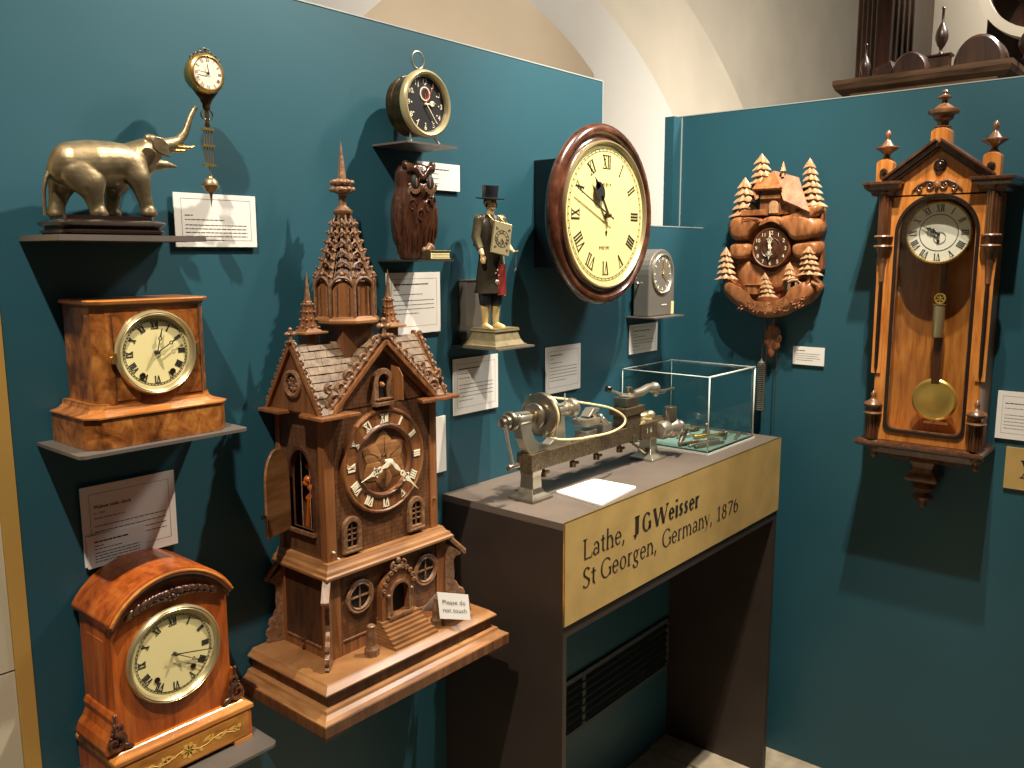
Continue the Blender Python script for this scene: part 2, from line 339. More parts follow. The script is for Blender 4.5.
# a humanist serif alphabet for the engraved sign: strokes (x, z, x, z, width) and arcs (cx, cz, rx, rz, a0, a1)
GL = {
 'L': (.52, [('s', .12, 0, .12, .7), ('t', .12, .01, .48, .01), ('t', .48, 0, .5, .14), ('t', .03, .69, .22, .69)]),
 'J': (.30, [('s', .17, .7, .17, .05), ('a', .07, .05, .10, .15, -1.57, 0), ('t', .08, .69, .27, .69)]),
 'G': (.68, [('a', .37, .35, .31, .36, .75, 5.6), ('s', .6, .3, .6, .05), ('t', .5, .31, .67, .31)]),
 'W': (.92, [('s', .06, .7, .26, 0), ('t', .26, 0, .46, .66), ('s', .46, .66, .64, 0), ('t', .64, 0, .87, .7), ('t', 0, .69, .16, .69), ('t', .78, .69, .94, .69)]),
 'S': (.46, [('a', .25, .53, .17, .17, .5, 4.0), ('s', .13, .44, .36, .25), ('a', .22, .17, .19, .18, -2.6, .7)]),
 'a': (.44, [('a', .2, .33, .14, .14, .2, 2.7), ('s', .33, .35, .33, .02), ('a', .18, .13, .14, .13, .9, 5.6)]),
 't': (.28, [('s', .13, .58, .13, .07), ('a', .2, .08, .07, .09, 3.14, 5.2), ('t', .02, .45, .25, .45)]),
 'h': (.5, [('s', .11, 0, .11, .74), ('a', .25, .31, .14, .16, 0, 2.6), ('s', .39, .32, .39, 0), ('t', .03, .01, .19, .01), ('t', .31, .01, .47, .01)]),
 'e': (.43, [('a', .22, .23, .18, .24, 0, 5.5), ('t', .05, .25, .4, .25)]),
 ',': (.22, [('s', .12, .06, .07, -.12)]),
 'i': (.24, [('s', .12, 0, .12, .46), ('s', .12, .62, .12, .7), ('t', .04, .01, .2, .01)]),
 's': (.34, [('a', .18, .35, .12, .12, .5, 4.0), ('s', .1, .29, .26, .17), ('a', .15, .12, .13, .13, -2.6, .7)]),
 'r': (.33, [('s', .11, 0, .11, .46), ('a', .25, .32, .13, .14, 1.1, 2.7), ('t', .03, .01, .19, .01)]),
 'o': (.48, [('a', .24, .23, .19, .24, 0, 6.2832)]),
 'g': (.45, [('a', .2, .31, .14, .16, 0, 6.2832), ('a', .2, -.07, .17, .13, -3.3, 1.9), ('t', .32, .42, .43, .45), ('s', .12, .16, .2, .04)]),
 'n': (.5, [('s', .11, 0, .11, .46), ('a', .25, .31, .14, .16, 0, 2.6), ('s', .39, .32, .39, 0), ('t', .03, .01, .19, .01), ('t', .31, .01, .47, .01)]),
 'm': (.76, [('s', .11, 0, .11, .46), ('a', .25, .31, .13, .16, 0, 2.6), ('s', .38, .32, .38, 0), ('a', .51, .31, .13, .16, 0, 2.6), ('s', .64, .32, .64, 0), ('t', .03, .01, .19, .01), ('t', .56, .01, .72, .01)]),
 'y': (.44, [('s', .06, .46, .22, .02), ('t', .38, .46, .2, -.06), ('t', .2, -.06, .08, -.2), ('t', 0, .45, .13, .45)]),
 '1': (.34, [('s', .18, 0, .18, .62), ('t', .08, .54, .18, .63), ('t', .08, .01, .28, .01)]),
 '8': (.46, [('a', .23, .46, .14, .15, 0, 6.2832), ('a', .23, .16, .17, .17, 0, 6.2832)]),
 '7': (.42, [('t', .05, .6, .38, .6), ('s', .38, .6, .16, 0)]),
 '6': (.46, [('a', .23, .2, .17, .2, 0, 6.2832), ('a', .36, .3, .3, .34, 2.0, 3.3)]),
 ' ': (.26, [])}
def serif(mb, txt, x, z, h, y, width, bold=1.0, th=.0008):
    k = h / .7; adv = sum(GL[c][0] for c in txt); kx = width / adv; pen = x
    S = .085 * bold; t_ = .03 * bold
    for c in txt:
        w, st = GL[c]
        def P(a, b): return (pen + a * kx, z + b * k)
        for q in st:
            if q[0] in 'st':
                _, xa, za, xb, zb = q; wd = (S if q[0] == 's' else t_)
                if abs(xa - xb) > abs(za - zb) * 1.3: d = (0, wd / 2)
                else: d = (wd / 2, 0)
                mb.prism([P(xa - d[0], za - d[1]), P(xb - d[0], zb - d[1]), P(xb + d[0], zb + d[1]), P(xa + d[0], za + d[1])], y, y - th)
            else:
                _, cx_, cz_, rx, rz, a0, a1 = q; n = 18; o_ = []; i_ = []
                for j in range(n + 1):
                    a = a0 + (a1 - a0) * j / n; wd = t_ + (S - t_) * abs(cos(a)) ** 1.3
                    o_.append(P(cx_ + rx * cos(a), cz_ + rz * sin(a))); i_.append(P(cx_ + (rx - wd) * cos(a), cz_ + (rz - wd * .8) * sin(a)))
                for j in range(n): mb.prism([o_[j], o_[j + 1], i_[j + 1], i_[j]], y, y - th)
        pen += w * kx
# ================================================================= the room
def sbox(name, matk, *a):
    return struct(name, MB().box(*a), M[matk])
sbox('floor', 'floor', -2.5, 9, -3, 6, -.05, 0)
mb = MB(); mb.box(.424, 1.819, YW, YW + .03, 0, 1.92); mb.box(1.819, XW, YW, YW + .03, 0, 1.5755)
struct('wall_left', mb, M['teal'])
mb = MB(); mb.box(.424, 1.819, YW - .001, YW + .031, 1.92, 1.9225); mb.box(1.819, XW, YW - .001, YW + .031, 1.5755, 1.578)
mb.box(1.8175, 1.8195, YW - .0008, YW + .03, 1.578, 1.92)
struct('trim_1', mb, M['edge'])
mb = MB(); mb.box(XW, XW + .03, -1.6, 1.325, 0, 1.907); mb.box(2.311, XW + .03, 1.325, 1.355, 0, 1.904)
struct('wall_right', mb, M['teal'])
mb = MB(); mb.box(XW - .001, XW + .031, -1.6, 1.355, 1.907, 1.9095); mb.box(XW - .003, XW - .0003, 1.3215, 1.3245, 1.4, 1.905)
struct('trim_2', mb, M['edge'])
sbox('trim_3', 'brass_trim', .402, .4235, YW - .003, YW + .030, 0, 1.92)
# pale stone wall behind the open end of the partition, with a few wide joints
mb = MB()
for a, b in ((-1.6, -.35), (-.346, .4015)):
    for c, d in ((0, .52), (.523, .93), (.933, 1.5), (1.503, 2.4)): mb.box(a, b, YW + .001, YW + .06, c, d)
struct('wall_end', mb, M['stone'])
# vaulted masonry far behind: nested arches in plaster
def archpoly(pts, xl, zb=.2):       # arch reveal curve continued down to the springing and closed to the left
    return pts + [(pts[-1][0] + .02, zb), (xl, zb), (xl, pts[0][1])]
def curve(c, r, a0, a1, n=20): return [(c[0] + r * cos(a0 + (a1 - a0) * i / n), c[1] + r * sin(a0 + (a1 - a0) * i / n)) for i in range(n + 1)]
def arcpts(p, extend=.9):           # circle through three points, sampled and extended upwards
    (x1, y1), (x2, y2), (x3, y3) = p
    a = x1 * (y2 - y3) - y1 * (x2 - x3) + x2 * y3 - x3 * y2
    bx = ((x1 * x1 + y1 * y1) * (y3 - y2) + (x2 * x2 + y2 * y2) * (y1 - y3) + (x3 * x3 + y3 * y3) * (y2 - y1))
    by = ((x1 * x1 + y1 * y1) * (x2 - x3) + (x2 * x2 + y2 * y2) * (x3 - x1) + (x3 * x3 + y3 * y3) * (x1 - x2))
    c = (-bx / (2 * a), -by / (2 * a)); r = math.hypot(x1 - c[0], y1 - c[1])
    t0 = atan2(y1 - c[1], x1 - c[0]); t1 = atan2(y3 - c[1], x3 - c[0])
    return curve(c, r, min(t0 + .5, 1.57), min(t1, 0) if t1 < 0 else 0 if t1 < .25 else t1, 28)
mb = MB(); mb.box(-3, 14, 4.0, 4.2, 0, 7); struct('wall_back', mb, M['plaster'])
pA = arcpts([(w1(527, 0, YW - 3.2)), (w1(562, 33, YW - 3.2)), (w1(594, 74, YW - 3.2))])
pB = arcpts([(w1(598, 0, YW - 3.5)), (w1(632, 43, YW - 3.5)), (w1(674, 118, YW - 3.5))])
pC = arcpts([(w1(685, 0, YW - 3.8)), (w1(715, 49, YW - 3.8)), (w1(743, 108, YW - 3.8))])
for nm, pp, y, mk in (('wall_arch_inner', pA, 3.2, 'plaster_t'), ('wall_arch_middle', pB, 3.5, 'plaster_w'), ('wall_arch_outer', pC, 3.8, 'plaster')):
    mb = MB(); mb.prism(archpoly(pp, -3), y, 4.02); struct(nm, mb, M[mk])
# the pale groin running down at the left
a = w1(300, -30, YW - 2.9); b = w1(300, 3, YW - 2.9); c = w1(362, 17, YW - 2.9); d = w1(396, -12, YW - 2.9)
mb = MB(); mb.prism([(a[0] - 1.2, 1.2), (c[0] + .0, 1.2), c, d, (d[0], 6), (a[0] - 1.2, 6)], 2.9, 3.21); struct('wall_groin', mb, M['plaster_w'])
# plaster pier and window reveal behind the right partition
def xr(px, X):                       # y of an image column on a plane of constant X
    r = ray(px, 60); return r.y / r.x * X
mb = MB(); mb.box(3.9, 4.3, xr(1100, 3.9), xr(860, 3.9), 0, 5); struct('wall_far_right', mb, M['plaster'])
mb = MB()
for k in range(5):                    # moulded old timber frame, a stack of slim boards
    mb.box(3.62 - .03 * k, 3.88, xr(918 - 3 * k, 3.7), xr(862 + 7 * k, 3.7), 0, 4.2)
t = thing('timber_post', F0, (3.8, xr(885, 3.7), 0), 'tall dark brown moulded timber post rising behind the right teal wall', 'post')
part('shaft', mb, M['dkwood'], t, bevel=.006)
# old timber brace with a wheel at the top right corner
wy, wz = xr(1042, 3.3), 2.38
t = thing('timber_brace', F0, (3.46, xr(1040, 3.42), 0), 'dark old timber framework with a pale-rimmed spoked wheel at the top right corner', 'timber frame')
mb = MB(); mb.box(3.42, 3.5, xr(1100, 3.42), xr(984, 3.42), 0, 4.2); mb.push(Matrix.Translation((3.4, xr(1000, 3.4), 2.45)) @ Matrix.Rotation(radians(-50), 4, 'X')); mb.box(-.03, .03, -.06, .06, -.25, .35); mb.pop()
part('boards', mb, M['dkwood'], t, bevel=.005)
mb = MB(); mb.push(Matrix.Translation((3.3, wy, wz)) @ Matrix.Rotation(pi / 2, 4, 'Z')); mb.frame(circ(0, 0, .20, 40), circ(0, 0, .17, 40), -.03, .03); mb.pop()
wh = part('wheel_rim', mb, M['plaster'], t, label='pale wheel rim')
mb = MB()
for k in range(6):
    mb.push(Matrix.Translation((3.3, wy, wz)) @ Matrix.Rotation(k * pi / 3 + .45, 4, 'X')); mb.box(-.02, .02, -.03, .03, .03, .175); mb.pop()
mb.lathe([(0, -.04), (.06, -.04), (.06, .04), (0, .12)], 20, (3.3, wy, wz), 'x')
part('wheel_spokes', mb, M['dkwood'], t, wh)

# top of an old clock case showing above the right partition
X0 = 2.75; yl, yr = .998, .545
t = thing('old_clock_case', F0, (X0, .78, 0), 'old brown clock case top with moulded cornice behind the right teal wall', 'clock case')
mb = MB(); mb.box(X0 - .0, X0 + .3, yr + .02, yl - .03, 0, 1.985); part('case', mb, M['old'], t)
mb = MB()
mb.loft([[(X0 - a, yr - a, z), (X0 + .32, yr - a, z), (X0 + .32, yl + a, z), (X0 - a, yl + a, z)] for z, a in ((1.955, -.02), (1.975, -.012), (1.998, .012), (2.012, .018), (2.026, .018), (2.026, .0))])
part('cornice', mb, M['old'], t)
mb = MB(); mb.box(X0 - .012, X0, yr + .06, yl - .07, 1.95, 1.968); part('frieze_strip', mb, M['tower_c'], t, label='reddish ribbed strip')
def finial_x(y, z0, h, r):
    m_ = MB(); pr = [(.35, 0), (.45, .02), (.3, .06), (.25, .1), (.3, .14), (.6, .2), (.95, .32), (1., .4), (.85, .5), (.45, .62), (.22, .68), (.2, .95), (.3, .97), (.2, 1.)]
    m_.lathe([(r * a, h * b) for a, b in pr], 20, (X0 + .06, y, z0)); return m_
part('finial', finial_x(.945, 2.026, .112, .015), M['dkwood'], t)
m_ = finial_x(.731, 2.074, .134, .018); part('finial', m_, M['dkwood'], t)
part('finial', finial_x(.512, 2.03, .115, .02), M['dkwood'], t)
mb = MB(); mb.levels([(2.026, 0), (2.034, .004), (2.04, .014), (2.066, .014), (2.07, .008), (2.074, .008)], X0 + .03 - .0, X0 + .09, .690, .772, back=True); part('finial_block', mb, M['dkwood'], t)
def dome(y, w, h, L, nm='bell_dome'):
    m_ = MB(); lp = [(w * cos(pi * i / 20), h * sin(pi * i / 20)) for i in range(21)]
    m_.loft([[(x_, y + a * s, 2.026 + b * s) for a, b in lp] for x_, s in ((X0 + .0, .9), (X0 + .008, 1), (X0 + L - .008, 1), (X0 + L, .9))], True); return m_
part('rounded_boss', dome(.800, .050, .060, .07), M['dkwood'], t)
part('rounded_boss', dome(.618, .064, .080, .10), M['dkwood'], t)
mb = MB(); mb.push(Matrix.Translation((X0 + .03, .875, 2.04)) @ Matrix.Rotation(radians(-20), 4, 'X')); mb.box(-.02, .03, -.03, .03, -.015, .02); mb.pop(); part('wedge_block', mb, M['dkwood'], t, bevel=.003)

# wall vent under the plinth
t = thing('wall_vent', F1, (1.94, 0, .32), 'dark grey slotted ventilation grille on the teal wall under the plinth', 'vent')
mb = MB(); x0, x1 = 1.63, 2.205; z0, z1 = .235, .40
mb.box(x0, x1, -.008, 0, z1 - .014, z1); mb.box(x0, x1, -.008, 0, z0, z0 + .014); mb.box(x1 - .012, x1, -.008, 0, z0, z1); mb.box(x0, x0 + .012, -.008, 0, z0, z1)
mb.box(1.748, 1.762, -.009, 0, z0, z1)
part('frame', mb, M['vent'], t, bevel=.001)
mb = MB()
for k in range(6): mb.push(Matrix.Translation((0, -.005, z0 + .028 + k * .0225)) @ Matrix.Rotation(radians(35), 4, 'X')); mb.box(x0 + .01, x1 - .01, -.008, .004, -.001, .001); mb.pop()
part('louvres', mb, M['vent'], t)
mb = MB(); mb.box(x0 + .01, x1 - .01, -.0012, -.0002, z0 + .01, z1 - .01); part('backing', mb, M['black'], t)

# ================================================================= plinth with engraved sign
PX0, PX1, PYF = 1.2405, 2.234, -.3197
t = thing('display_plinth', F1, (1.737, -.16, 0), 'tall dark brown table-shaped plinth with engraved brass front carrying the lathe', 'plinth')
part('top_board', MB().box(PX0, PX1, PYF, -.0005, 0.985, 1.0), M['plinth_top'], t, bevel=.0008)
part('side_panel', MB().box(PX0, PX0 + .012, PYF + .0, -.0005, 0, .985), M['plinth'], t)
part('side_panel', MB().box(PX1 - .02, PX1, PYF + .0, -.0005, 0, .985), M['plinth'], t)
part('underside', MB().box(PX0 + .012, PX1 - .02, PYF, -.0005, .770, .785), M['plinth'], t)
part('front_rail', MB().box(PX0 + .012, PX1 - .02, PYF, PYF + .012, .785, .985), M['plinth'], t)
part('base_plate', MB().box(2.118, PX1 - .0205, PYF + .002, -.0008, .0002, .006), M['floor'], t)
pl = part('sign_plate', MB().box(PX0 + .001, PX1 + .001, PYF - .003, PYF - .0001, .7945, 1.0005), M['brass'], t, label='brushed brass sign plate')
part('sign_plate_edge', MB().box(PX0, PX1 + .002, PYF - .0032, PYF - .0001, 1.0005, 1.0022).box(PX0 - .0012, PX0 + .0008, PYF - .0034, PYF, .794, 1.002), M['gilt_b'], t, pl)
mb = MB(); yy = PYF - .003
mb = MB(); serif(mb, 'Lathe,', 1.2985, .9125, .0405, yy, .152, .85); part('engraved_word', mb, M['groove'], t, pl)
mb = MB(); serif(mb, 'J', 1.479, .9125, .041, yy, .028, 1.7); part('engraved_word', mb, M['groove'], t, pl)
mb = MB(); serif(mb, 'G', 1.513, .9125, .041, yy, .039, 1.7); part('engraved_word', mb, M['groove'], t, pl)
mb = MB(); serif(mb, 'Weisser', 1.561, .9125, .041, yy, .209, 1.7); part('engraved_word', mb, M['groove'], t, pl)
mb = MB(); serif(mb, 'St', 1.296, .8545, .0405, yy, .05, .9); part('engraved_word', mb, M['groove'], t, pl)
mb = MB(); serif(mb, 'Georgen,', 1.358, .8545, .0405, yy, .222, .9); part('engraved_word', mb, M['groove'], t, pl)
mb = MB(); serif(mb, 'Germany,', 1.598, .8540, .0405, yy, .242, .9); part('engraved_word', mb, M['groove'], t, pl)
mb = MB(); serif(mb, '1876', 1.860, .852, .0405, yy, .122, .9); part('engraved_word', mb, M['groove'], t, pl)

# ================================================================= cards
def card(x0, x1, z0, z1, frame, label, lines, title=None, sub=None, border=True, tilt=0, d=.006, seed=1, group='printed caption cards on the teal walls'):
    rnd = random.Random(seed)
    c = (x0, -d, z0); t = thing('caption_card', frame, ((x0 + x1) / 2, 0, z0), label, 'card', group)
    mb = MB(); mb.box(x0, x1, -d, -d + .0022, z0, z1); mb.box(x0 + .02, x1 - .02, -d + .0022, -.0003, z0 + .02, z1 - .02); part('board', mb, M['card'], t)
    W_ = x1 - x0; H = z1 - z0; y = -d - .0001; mx = W_ * .1
    ink = MB(); bold = MB()
    if border:
        o = [(x0 + W_ * .08, z0 + H * .12), (x1 - W_ * .07, z0 + H * .12), (x1 - W_ * .07, z1 - H * .1), (x0 + W_ * .08, z1 - H * .1)]; k = .0005
        i_ = [(o[0][0] + k, o[0][1] + k), (o[1][0] - k, o[1][1] + k), (o[2][0] - k, o[2][1] - k), (o[3][0] + k, o[3][1] - k)]
        ink.frame(o, i_, y, y - .0001)
    xa, xb = x0 + W_ * .12, x1 - W_ * .12
    for (fz, fw_, kind) in lines:
        z = z1 - H * fz; h = .0022 if kind == 'b' else .0014; x = xa; end = xa + (xb - xa) * fw_
        tgt = bold if kind == 'b' else ink
        while x < end:
            w_ = rnd.uniform(.003, .009) * (1.0 if kind != 'b' else 1.3); w_ = min(w_, end - x)
            if w_ < .001: break
            tgt.box(x, x + w_, y - .0001, y, z, z + h); x += w_ + .0012
    if title:
        for o_ in (0, .00025, .0005): text(bold, title[0], xa + o_, z1 - H * title[1], title[2], y - .00005 - o_ * .1, 'l')
    if sub: text(ink, sub[0], xa, z1 - H * sub[1], sub[2], y - .00005, 'l')
    if ink.v: part('printed_text', ink, M['ink'], t)
    if bold.v: part('heading', bold, M['inkb'], t)
    return t
body = lambda a, n, st=.07, last=.6: [(a + st * i, 1 if i < n - 1 else last, 'n') for i in range(n)]
card(.6735, .8148, 1.513, 1.5945, F1, 'caption card on the teal wall beneath the hanging pendulum of the elephant clock', [(.42, .12, 'n'), (.5, .62, 'n')] + body(.6, 5), None, seed=2)
bold2 = card(.504, .6465, 1.0515, 1.170, F1, 'large bordered caption card headed Walnut table clock above the arched clock', [(.42, .42, 'n')] + body(.52, 5) + [(.9, .4, 'n')], ('Walnut table clock', .29, .0052), ('ca. 1885', .36, .0036), seed=3)
card(.507, .5945, 1.049, 1.0975, F1, 'small caption card overlapping the lower corner of the larger one above the arched clock', [(.24, .75, 'b'), (.36, .2, 'n'), (.46, .6, 'n')] + body(.58, 4, .09), None, border=False, seed=4, d=.009)
card(1.0935, 1.2368, 1.3455, 1.4655, F1, 'square caption card on the teal wall directly below the owl shelf', [(.2, .85, 'b'), (.28, .15, 'n'), (.36, .7, 'n')] + body(.46, 4, .07), None, seed=5)
card(1.272, 1.414, 1.163, 1.283, F1, 'square caption card on the teal wall below the clock peddler figure', [(.2, .6, 'b'), (.28, .3, 'n'), (.36, .3, 'n')] + body(.48, 5, .07, .4), None, seed=6)
card(1.5872, 1.7275, 1.168, 1.2812, F1, 'caption card in shadow on the teal wall below the big round dial clock', [(.2, .45, 'b'), (.28, .12, 'n'), (.36, .45, 'n')] + body(.46, 5, .07, .6), None, seed=7)
card(1.9527, 2.0975, 1.2314, 1.311, F1, 'wide caption card beneath the small grey arched desk clock', [(.24, .8, 'b'), (.36, .2, 'n'), (.44, .6, 'n')] + body(.56, 3, .1, .3), None, seed=8)
card(1.11, 1.2475, 1.05, 1.1685, F1, 'caption card mostly hidden behind the right edge of the tower clock', [], None, border=False, seed=9)
card(1.180, 1.2985, 1.6275, 1.680, F1, 'small caption card beside the head of the wooden owl', [(.26, .8, 'b'), (.42, .5, 'n'), (.6, .5, 'n'), (.78, .5, 'n')], None, border=False, seed=10)
card(-.947, -.858, 1.1905, 1.2415, F2, 'small caption card right of and below the carved cuckoo clock', [(.24, .35, 'b'), (.4, 1, 'n'), (.52, .9, 'n'), (.64, 1, 'n'), (.76, .7, 'n')], None, border=False, seed=11)
card(-.4262, -.28, 1.0487, 1.1669, F2, 'bordered caption card right of the glazed pendulum wall clock', [(.26, .9, 'b'), (.36, .6, 'n')] + body(.5, 5, .07), None, seed=12)
t = thing('number_plate', F2, (-.36, 0, .926), 'brass plate with a black X at the right edge below the caption card', 'plate')
part('plate', MB().box(-.3985, -.27, -.006, -.0003, .926, 1.0295), M['brass'], t)
mb = MB(); numeral(mb, 'X', (-.352, .978), 0, 0, .044, -.0061, wt=.14, wsc=.8); part('engraved_numeral', mb, M['groove'], t)
# card lying on the plinth
t = thing('caption_card', F0, (1.457, 1.0, 1.0), 'cream information card lying flat on the plinth in front of the lathe', 'card')
poly = [(1.3945, 1.0620), (1.3750, .9315), (1.5385, .9500), (1.5341, 1.0590)]
def rc(p, k=.008):
    o = []
    n = len(p)
    for i in range(n):
        a = Vector(p[i - 1]); b = Vector(p[i]); c = Vector(p[(i + 1) % n])
        for s in range(5):
            q = s / 4; A = b + (a - b).normalized() * k; C_ = b + (c - b).normalized() * k
            v = A.lerp(b, q).lerp(b.lerp(C_, q), q); o.append(tuple(v))
    return o
part('board', MB().hprism(rc(poly), 1.0005, 1.0045), M['card'], t)
mb = MB(); rnd = random.Random(5)
for k in range(6):
    yk = 1.035 - k * .013; x = 1.41
    while x < (1.50 if k else 1.46): w_ = rnd.uniform(.004, .01); mb.box(x, x + w_, yk, yk + .0014, 1.0046, 1.0047); x += w_ + .0015
part('printed_text', mb, M['ink'], t)

# ================================================================= shelves
def shelf(x0, x1, dep, z, label, frame=F1, th=.004, mk='shelf', r=.008, lip=0, mat_=None):
    c = [(x0, -.0004), (x0, -dep), (x1, -dep), (x1, -.0004)]
    o = [c[0]]
    for s in range(5):
        a = pi + pi / 2 * s / 4; o.append((x0 + r + r * cos(a), -dep + r + r * sin(a)))
    for s in range(5):
        a = -pi / 2 + pi / 2 * s / 4; o.append((x1 - r + r * cos(a), -dep + r + r * sin(a)))
    o.append(c[3]); mb = MB(); mb.hprism(o, z - th, z); return solo('wall_shelf', mb, M[mk], frame, ((x0 + x1) / 2, 0, z - th), label, 'shelf', 'small metal wall shelves under the exhibits')
shelf(.455, .657, .122, 1.5265, 'narrow dark grey metal shelf under the bronze elephant clock', th=.0075, r=.003)
shelf(.455, .700, .1365, 1.2455, 'light grey metal shelf under the walnut mantel clock', th=.0045)
shelf(.46, .704, .170, .7495, 'light grey metal shelf under the arched inlaid clock', th=.0045, r=.012)
shelf(1.072, 1.200, .096, 1.701, 'dark metal shelf under the round twin-leg alarm clock', th=.0035, r=.002)
shelf(1.078, 1.172, .110, 1.491, 'dark metal shelf under the carved owl', th=.0035, mk='shelf_dark', r=.002)
shelf(1.2744, 1.392, .129, 1.3125, 'light metal shelf under the clock peddler figure', th=.0035, r=.002)
shelf(1.942, 2.100, .088, 1.335, 'light metal shelf under the grey arched desk clock', th=.0035, r=.002)
shelf(.80, 1.15, .20, .7562, 'dark grey metal shelf under the cathedral tower clock', th=.005, r=.006)
# ================================================================= clock helpers
def hand(mb, c, tip, y, w, style='plain', tail=0., th=.0007):
    dx, dz = tip[0] - c[0], tip[1] - c[1]; L = math.hypot(dx, dz); a = atan2(dx, dz)
    mb.push(Matrix.Translation((c[0], y, c[1])) @ Matrix.Rotation(a, 4, 'Y'))
    if style == 'plain': mb.prism([(-w / 2, -tail), (w / 2, -tail), (w / 3, L), (-w / 3, L)], 0, -th)
    if style == 'breguet':
        mb.prism([(-w / 3, -tail), (w / 3, -tail), (w / 3, L * .5), (-w / 3, L * .5)], 0, -th)
        mb.frame(circ(0, L * .58, w * 1.5, 16), circ(0, L * .58, w * .8, 16), 0, -th)
        mb.prism([(-w * .6, L * .66), (w * .6, L * .66), (w * .2, L), (-w * .2, L)], 0, -th)
    if style == 'spade':
        mb.prism([(-w / 3, -tail), (w / 3, -tail), (w / 3, L * .5), (-w / 3, L * .5)], 0, -th)
        mb.prism(circ(0, L * .62, w * 1.5, 18, w * 1.9), 0, -th); mb.prism([(-w * .8, L * .7), (w * .8, L * .7), (0, L)], 0, -th)
    if style == 'fret':
        mb.prism([(-w * .35, 0), (w * .35, 0), (w * .7, L * .15), (w * .25, L * .3), (-w * .25, L * .3), (-w * .7, L * .15)], 0, -th)
        for f, r in ((.38, .9), (.5, 1.05)): mb.frame(circ(0, L * f, w * r, 12), circ(0, L * f, w * r * .45, 12), 0, -th)
        mb.prism([(-w * .8, L * .58), (0, L * .56), (w * .8, L * .58), (w * .3, L * .68), (0, L * 1.), (-w * .3, L * .68)], 0, -th)
        for s in (-1, 1): mb.prism([(s * w * .5, L * .45), (s * w * 1.7, L * .52), (s * w * .6, L * .57)], 0, -th)
    mb.pop()
def hub(mb, c, y, r, h=.003): mb.lathe([(r, 0), (r, h), (r * .5, h * 1.4), (0, h * 1.4)], 14, (c[0], y, c[1]), 'y')
def dial(t, c, R, y, mk, num_r, num_h, tips, hand_w, style, numk='numk', handk='numk', nw={}, ringr=None, holes=(), marks=True, hand_gap=.004, hr=None):
    o = part('dial', MB().lathe([(R, -.002), (R, 0), (0, 0)], 56, (c[0], y, c[1]), 'y', sm=False), M[mk], t)
    mb = MB(); romans(mb, c, num_r, num_h, y, **nw)
    if marks: ring(mb, c, num_r + num_h * .66, .0005, y); ring(mb, c, num_r + num_h * .66 + .0022, .0004, y); ticks(mb, c, num_r + num_h * .66, num_r + num_h * .66 + .0022, y)
    if ringr: ring(mb, c, ringr, .0012, y, .0006)
    part('numerals', mb, M[numk], t, o)
    for k, (tp, nm) in enumerate(zip(tips, ('hour_hand', 'minute_hand'))):
        mb = MB(); hand(mb, c, tp, y - hand_gap - .0012 * k, hand_w, style[k] if isinstance(style, tuple) else style, R * .12 if style[k] == 'plain' else 0)
        part(nm, mb, M[handk], t)
    mb = MB(); hub(mb, c, y, hr or hand_w * 1.5, hand_gap + .003); part('arbor', mb, M[handk], t)
    if holes:
        mb = MB()
        for h in holes: mb.lathe([(.0042, 0), (.0042, .0012), (.003, .0014), (.003, .0004), (0, .0004)], 14, (h[0], y, h[1]), 'y')
        part('winding_hole', mb, M['bronze_d'], t)
    return o
def bezel(t, c, prof, y, mk, n=64, name='bezel', parent=None):   # prof: (radius, height) outer back -> front -> inner
    mb = MB(); mb.lathe(prof, n, (c[0], y, c[1]), 'y', caps=False); return part(name, mb, M[mk], t, parent)

# ================================================================= bronze elephant mystery clock
ZS = 1.5265; DE = .062
t = thing('elephant_clock', F1, (.565, -DE, ZS), 'bronze elephant statuette with raised trunk holding a small swinging clock', 'clock')
def E(x, y): return w1(30 + x / 6.02, 120 + y / 6.02, DE)
xa = w1(37.5, 224, .026)[0]; xb = w1(166, 224, .100)[0]; zt = E(400, 580)[1]
def rrect(x0, x1, y0, y1, r, n=5):
    o = []
    for cx_, cy_, a in ((x1 - r, y1 - r, 0), (x0 + r, y1 - r, pi / 2), (x0 + r, y0 + r, pi), (x1 - r, y0 + r, 1.5 * pi)):
        for k in range(n + 1): b = a + pi / 2 * k / n; o.append((cx_ + r * cos(b), cy_ + r * sin(b)))
    return o
mb = MB(); H = zt - ZS
lv = [(0, .004), (.12, 0), (.22, 0), (.3, .003), (.36, .005), (.42, .003), (.5, .0), (.62, -.002), (.72, .0), (.78, .004), (.8, .010), (1, .010)]
mb.loft([[(x, y, ZS + H * f) for x, y in rrect(xa + i, xb - i, -DE - .042 + i, -DE + .042 - i, .012)] for f, i in lv], True)
part('plinth', mb, M['ebony'], t)
S = .000262
def chain(mb, pts, yo=0, fy=.8, k=7):
    for a, b in zip(pts, pts[1:]):
        for i in range(k):
            f = i / k; x = a[0] + (b[0] - a[0]) * f; y = a[1] + (b[1] - a[1]) * f; r = (a[2] + (b[2] - a[2]) * f) * S
            ya = (a[3] if len(a) > 3 else 0); yb = (b[3] if len(b) > 3 else 0)
            p = E(x, y); mb.ball((p[0], -DE + yo + ya + (yb - ya) * f, p[1]), (r, r * fy, r), 20, 14)
    a = pts[-1]; p = E(a[0], a[1]); mb.ball((p[0], -DE + yo + (a[3] if len(a) > 3 else 0), p[1]), (a[2] * S, a[2] * S * fy, a[2] * S), 20, 14)
mb = MB()
chain(mb, [(192, 298, 70), (260, 268, 112), (370, 268, 122), (480, 262, 112), (580, 262, 98), (640, 230, 88), (700, 190, 70), (745, 165, 62), (800, 158, 42), (850, 145, 36), (895, 125, 27), (932, 80, 21), (950, 30, 18), (962, -10, 16), (985, -60, 14), (1000, -78, 12)], 0, .92)
chain(mb, [(660, 290, 60), (740, 270, 34), (815, 268, 24), (880, 281, 8)], 0, .9)
